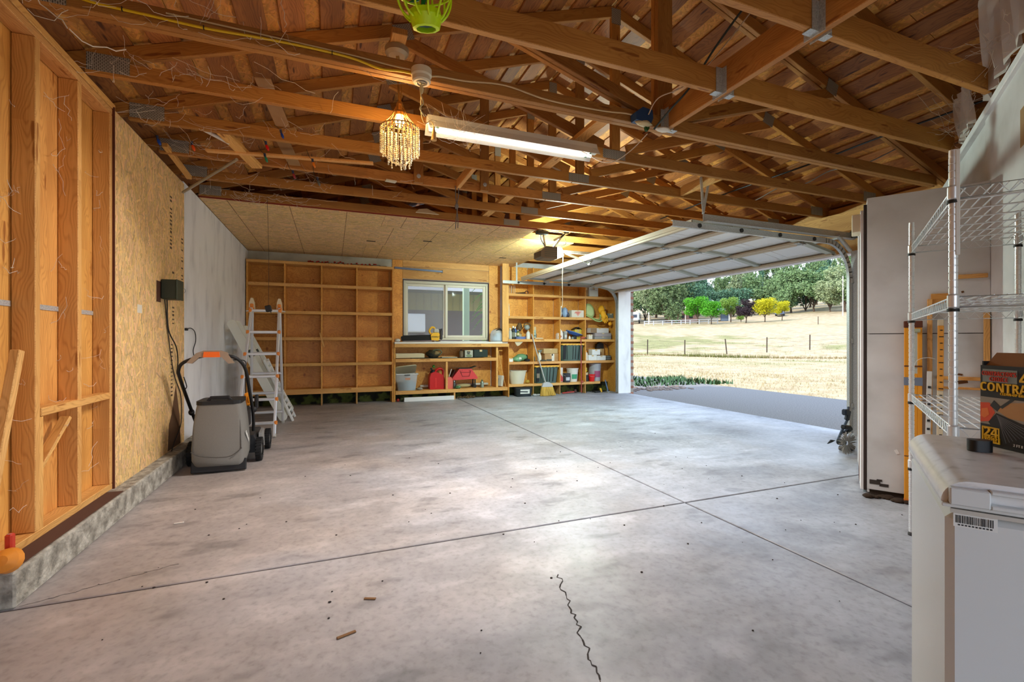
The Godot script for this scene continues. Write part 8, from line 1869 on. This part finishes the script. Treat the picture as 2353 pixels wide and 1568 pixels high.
func build_trees() -> void:
	leaf_mat("oak", Color(0.46, 0.57, 0.38)); leaf_mat("oak_pale", Color(0.60, 0.66, 0.50)); leaf_mat("pine", Color(0.34, 0.50, 0.40)); leaf_mat("willow", Color(0.38, 0.46, 0.29))
	leaf_mat("lime_leaf", Color(0.34, 0.66, 0.08)); leaf_mat("plum", Color(0.17, 0.08, 0.13)); leaf_mat("gold_leaf", Color(0.80, 0.78, 0.05)); leaf_mat("spring", Color(0.52, 0.66, 0.26))
	var pale := pm(0.72, 0.68, 0.60, 0.9)
	# small ornamental trees in the middle distance: [bearing, distance, height, width, kind, leaf, trunk, label]
	var small := [
		[0.402, 96, 6.2, 6.4, 0, "lime_leaf", 1.5, "bright green round tree, first of the ornamental row from the jamb"],
		[0.432, 92, 5.4, 5.6, 1, "lime_leaf", 1.3, "bright green tree second in the ornamental row, lower than the first"],
		[0.474, 97, 5.8, 4.8, 0, "spring", 1.4, "pale yellow-green tree between the bright green and the purple one"],
		[0.507, 90, 5.2, 4.8, 4, "plum", 1.2, "dark purple plum tree in the field row"],
		[0.548, 88, 5.2, 5.4, 1, "gold_leaf", 1.2, "golden yellow tree right of the purple plum"],
		[0.585, 90, 4.2, 3.2, 0, "gold_leaf", 1.1, "small golden tree at the end of the ornamental row"],
		[0.496, 94, 2.2, 2.2, 1, "spring", 0.5, "low pale green bush under the purple plum"]]
	for e in small:
		var p := bearing(e[0], e[1])
		tree("ornamental_tree", e[7], p.x, p.y, e[2], e[3], e[4], e[5], e[6])
	# left: a dark weeping clump and pale trunks
	for e in [[0.258, 111, 11.5, 9.0, 0, "oak", 2.0, "mid green tree nearest the brick jamb", null], [0.298, 106, 12.5, 8.0, 1, "oak_pale", 3.2, "tree with pale trunk near the white camper", pale], [0.335, 103, 13.0, 10.5, 2, "willow", 0.8, "dark weeping tree with hanging skirts, left of the carport", null], [0.372, 112, 12.0, 9.0, 2, "willow", 0.8, "second dark weeping tree, behind the white pole", null], [0.355, 122, 17, 10, 0, "pine", 3.0, "tall blue-green tree rising behind the weeping pair", null], [0.312, 124, 16, 11, 1, "pine", 3.0, "blue-green tree behind the pale trunk", null]]:
		var p := bearing(e[0], e[1])
		tree("field_tree", e[7], p.x, p.y, e[2], e[3], e[4], e[5], e[6], "", e[8])
	# right: oaks that stand clear on the slope
	for e in [[0.655, 108, 11.5, 12.0, 0, "oak", 1.6, "broad grey-green oak on the slope, right of the golden trees"], [0.605, 112, 12.0, 9.0, 1, "oak", 2.2, "upright grey-green oak behind the golden trees"], [0.690, 102, 8.0, 8.0, 1, "oak_pale", 1.0, "pale rounded oak low on the slope"], [0.722, 98, 11.0, 9.0, 0, "oak_pale", 1.8, "pale oak with twin dark trunks close to the near jamb"], [0.752, 96, 9.0, 9.0, 4, "oak", 1.6, "dark green oak half hidden by the near jamb"], [0.792, 100, 12.0, 10.0, 1, "oak", 1.6, "oak behind the near jamb"]]:
		var p := bearing(e[0], e[1])
		tree("oak_tree", e[7], p.x, p.y, e[2], e[3], e[4], e[5], e[6])
	# the wood on the hill behind, in three ranks
	var hr := RandomNumberGenerator.new(); hr.seed = 8
	for rank in 3:
		var k := 0
		var u := 0.235 + rank * 0.012
		while u < 0.84:
			var z: float = [115.0, 126.0, 140.0][rank] + hr.randf_range(-3.5, 3.5)
			var p := bearing(u, z)
			var gap: bool = u > 0.43 and u < 0.53
			var h: float = [hr.randf_range(11, 13.5), hr.randf_range(14, 17), hr.randf_range(17, 21)][rank] * (0.72 if gap else 1.0) * (0.85 if u < 0.4 else 1.0)
			if gap and rank == 1 and k % 2: h = 16.0
			var kind: int = [0, 1, 4, 3, 0][hr.randi() % 5]
			var ord: String = ["first", "second", "third", "fourth", "fifth", "sixth", "seventh", "eighth", "ninth", "tenth", "eleventh", "twelfth", "thirteenth", "fourteenth", "fifteenth", "sixteenth", "seventeenth", "eighteenth"][k]
			tree("hill_tree", ord + [" tree", " slim tree"][int(kind == 3)] + " from the brick jamb, " + ["front", "middle", "farthest"][rank] + " rank of the hill wood", p.x, p.y, h, 5.5 if kind == 3 else hr.randf_range(8.5, 10.5), kind, ["oak", "pine", "oak_pale", "pine", "oak"][hr.randi() % 5], 0.3 if rank == 0 else 1.2, ["front rank of the hill wood", "middle rank of the hill wood", "farthest rank of the hill wood"][rank])
			u += hr.randf_range(0.044, 0.056); k += 1
func build_far_things() -> void:
	var b: Mb
	var y := land(64.2, 87.6)
	var t := thing("camper_trailer", "white camper trailer with dark windows parked by the trees near the brick jamb", "trailer", W(64.2, 87.6, y), 0.8)
	b = mb(); b.box(Vector3(0, 1.55, 0), Vector3(4.5, 1.9, 2.2), Basis.IDENTITY, 0.25); part("body", b, pm(0.86, 0.88, 0.9, 0.4), t)
	b = mb(); b.box(Vector3(0.3, 1.6, 1.11), Vector3(2.6, 0.7, 0.04)); b.box(Vector3(2.26, 1.6, 0), Vector3(0.04, 0.7, 1.5)); b.box(Vector3(-2.26, 1.6, 0), Vector3(0.04, 0.7, 1.5)); b.box(Vector3(0.3, 1.6, -1.11), Vector3(2.6, 0.7, 0.04)); part("windows", b, pm(0.12, 0.16, 0.22, 0.2), t)
	for s: int in [-1, 1]:
		b = mb(); b.lathe([Vector2(0, -0.12), Vector2(0.36, -0.12), Vector2(0.36, 0.12), Vector2(0, 0.12)], 16, Transform3D(Basis(Vector3.RIGHT, PI / 2), Vector3(-0.5, 0.36, 1.0 * s))); part("wheel", b, pm(0.05, 0.05, 0.05, 0.8), t)
	y = land(79.6, 80.6)
	t = thing("carport", "open grey-blue carport with pale posts under the bright green tree", "carport", W(79.6, 80.6, y), -0.75)
	for e in [[-3.6, 1.4], [0.0, 1.4], [3.6, 1.4], [-3.6, -1.4], [3.6, -1.4]]:
		b = mb(); b.box(Vector3(e[0], 1.1, e[1]), Vector3(0.22, 2.2, 0.22)); part("post", b, pm(0.80, 0.80, 0.78, 0.7), t)
	b = mb(); b.prism(PackedVector2Array([Vector2(-2.2, 2.2), Vector2(2.2, 2.2), Vector2(0.0, 2.9)]), 8.2, Transform3D(Basis(Vector3.UP, PI / 2), Vector3.ZERO)); part("roof", b, pm(0.46, 0.50, 0.56, 0.6), t)
	b = mb(); b.box(Vector3(2.9, 1.1, -0.2), Vector3(1.8, 2.2, 2.6)); part("side_room", b, pm(0.36, 0.42, 0.50, 0.7), t)
	y = land(75.1, 84.6)
	t = thing("farm_house", "low pinkish house behind the trees left of the carport", "house", W(75.1, 84.6, y), -0.75)
	b = mb(); b.box(Vector3(0, 0.9, 0), Vector3(6.5, 1.8, 4.0)); part("wall", b, pm(0.62, 0.48, 0.41, 0.8), t)
	b = mb(); b.prism(PackedVector2Array([Vector2(-2.4, 1.8), Vector2(2.4, 1.8), Vector2(0, 2.6)]), 7.0, Transform3D(Basis(Vector3.UP, PI / 2), Vector3.ZERO)); part("roof", b, pm(0.55, 0.40, 0.34, 0.8), t)
	for e: float in [-1.8, 0.0, 1.8]:
		b = mb(); b.box(Vector3(e, 1.1, 2.01), Vector3(0.8, 0.7, 0.05)); part("window", b, pm(0.12, 0.14, 0.16, 0.3), t)
	for e in [[69.9, 77.9, 3.6, "white pole standing before the weeping trees"], [63.6, 82.0, 2.6, "short white pole among the trunks left of the weeping trees"], [92.8, 60.4, 7.8, "tall white utility pole beside the oak near the near jamb"]]:
		b = mb(); b.tube([Vector3(0, -0.2, 0), Vector3(0, e[2], 0)], 0.09, 8, 0.07); b.box(Vector3(0, e[2] - 0.3, 0), Vector3(0.5, 0.08, 0.08))
		lone("utility_pole", b, pm(0.86, 0.84, 0.80, 0.7), e[3], "pole", W(e[0], e[1], land(e[0], e[1])))
	t = thing("parked_car", "small blue and white car under the oaks right of the golden trees", "car", W(93.5, 74.5, land(93.5, 74.5)), 0.6)
	b = mb(); b.prism(PackedVector2Array([Vector2(-2.0, 0.35), Vector2(2.0, 0.35), Vector2(2.05, 0.8), Vector2(1.1, 0.9), Vector2(0.6, 1.4), Vector2(-0.9, 1.4), Vector2(-1.5, 0.95), Vector2(-2.05, 0.85)]), 1.6); part("body", b, pm(0.42, 0.52, 0.68, 0.3), t)
	b = mb(); b.prism(PackedVector2Array([Vector2(-1.2, 0.95), Vector2(0.9, 0.92), Vector2(0.5, 1.33), Vector2(-0.8, 1.33)]), 1.62); part("windows", b, pm(0.75, 0.78, 0.82, 0.2), t)
	for s: int in [-1, 1]:
		for e: int in [-1, 1]:
			b = mb(); b.lathe([Vector2(0, -0.1), Vector2(0.33, -0.1), Vector2(0.33, 0.1), Vector2(0, 0.1)], 14, Transform3D(Basis(Vector3.RIGHT, PI / 2), Vector3(1.3 * e, 0.33, 0.75 * s))); part("wheel", b, pm(0.05, 0.05, 0.05, 0.8), t)
	t = thing("rail_fence", "pale low rail fence in front of the trees along the lane", "fence", W(66.5, 75.8, land(66.5, 75.8)))
	for k in 9:
		var x := 59.9 + k * 1.75; var d := 78.6 - k * 0.69
		b = mb(); b.box(W(x, d, land(x, d) + 0.45) - t.position, Vector3(0.12, 1.0, 0.12)); part("post", b, pm(0.72, 0.73, 0.74, 0.8), t)
	for h: float in [0.45, 0.85]:
		b = mb(); b.bar(W(59.9, 78.6, land(59.9, 78.6) + h) - t.position, W(73.9, 73.1, land(73.9, 73.1) + h) - t.position, 0.06, 0.12); part("rail", b, pm(0.76, 0.77, 0.78, 0.8), t)
	for k in 3:
		var x: float = [73.6, 78.2, 83.5][k]; var d: float = [51.8, 50.1, 48.2][k]
		b = mb(); b.box(Vector3(0, 0.6, 0), Vector3(0.09, 1.4, 0.09)); lone("field_post", b, pm(0.38, 0.33, 0.27, 0.9), ["lone post high in the pale field below the oaks", "lone post nearest the door track in the pale field", "field post hidden toward the near jamb"][k], "post", W(x, d, land(x, d)))
func build_neighbour() -> void:
	# what the window looks on: the side of a house, its downpipe post and a fern branch
	var b: Mb
	var t := thing("neighbour_house", "house side with olive ribbed upper wall and plum-brown lower wall outside the window", "house", W(2.5, 12.5, -0.3))
	b = mb(); b.span(Vector3(-7, 0, -3.0), Vector3(3.2, 2.24, 0.0)); part("lower_wall", b, pm(0.36, 0.29, 0.30, 0.85), t)
	b = mb(); b.span(Vector3(-7, 2.24, -3.0), Vector3(3.2, 2.9, 0.012)); part("upper_wall", b, pm(0.58, 0.54, 0.30, 0.8), t)
	b = mb()
	for k in 51: b.span(Vector3(-7 + k * 0.2, 2.25, 0.013), Vector3(-6.97 + k * 0.2, 2.88, 0.028))
	part("siding_rib", b, pm(0.52, 0.48, 0.27, 0.8), t)
	b = mb(); b.span(Vector3(-7.2, 2.70, 0.0), Vector3(3.4, 2.74, 0.75)); part("soffit", b, pm(0.34, 0.31, 0.30, 0.8), t)
	b = mb(); b.span(Vector3(-7.2, 2.70, 0.752), Vector3(3.4, 2.86, 0.80)); part("fascia", b, pm(0.80, 0.80, 0.80, 0.6), t)
	b = mb(); b.quad(Vector3(-7.2, 2.87, 0.80), Vector3(3.4, 2.87, 0.80), Vector3(3.4, 3.9, -3.0), Vector3(-7.2, 3.9, -3.0)); part("roof", b, pm(0.74, 0.74, 0.76, 0.5), t)
	b = mb(); b.span(Vector3(-0.66, 1.63, 0.002), Vector3(-0.20, 2.12, 0.30), 0.02); b.span(Vector3(-0.62, 1.67, 0.301), Vector3(-0.27, 2.06, 0.31)); part("window_unit", b, pm(0.88, 0.90, 0.92, 0.5), t)
	b = mb(); b.box(W(2.935, 10.5, 1.0), Vector3(0.13, 2.7, 0.13), Basis.IDENTITY, 0.01); b.box(W(2.87, 10.47, 1.0), Vector3(0.03, 2.7, 0.10)); lone("porch_post", b, pm(0.62, 0.72, 0.62, 0.6), "pale green post outside the window", "post")
	t = thing("fern_tree", "feathery green branch hanging outside the open window pane", "shrub", W(3.45, 10.3, -0.3))
	b = mb(); b.tube(curve([Vector3(0.15, 0, 0), Vector3(0.1, 1.4, 0), Vector3(-0.05, 2.4, 0), Vector3(-0.15, 2.75, 0.1)]), 0.03, 6, 0.012); part("stem", b, M.bark, t)
	leaf_mat("fern", Color(0.42, 0.66, 0.20))
	var fr := RandomNumberGenerator.new(); fr.seed = 3
	for k in 12:
		b = mb()
		var base := Vector3(0.05, 1.35 + k * 0.115, 0.02)
		var tip := base + Vector3(-0.42 + fr.randf_range(-0.1, 0.15), -0.18 + fr.randf_range(-0.12, 0.12), fr.randf_range(-0.15, 0.2))
		var prev := base
		for i in 18:
			var f := i / 17.0
			var p := base.lerp(tip, f) + Vector3(0, 0.12 * sin(f * PI), 0)
			for s: int in [-1, 1]:
				var e := p + Vector3(-0.03, -0.05 * (1 if s < 0 else -0.6), 0.06 * s) * (1.15 - f)
				b.tri(p, p + Vector3(-0.02, 0.004, 0), e, Vector3(0, 1, 0.4), Vector3(0, 1, 0.4), Vector3(0, 1, 0.4), Vector2.ZERO, Vector2.ZERO, Vector2.ZERO)
				b.tri(p + Vector3(0, 0.014, 0), p + Vector3(-0.03, 0.0, 0.01), e + Vector3(-0.015, 0, 0), Vector3(0.3, 1, 0.4), Vector3(0, 1, 0.4), Vector3(0, 1, 0.4), Vector2.ZERO, Vector2.ZERO, Vector2.ZERO)
			prev = p
		part("frond", b, M.fern, t)
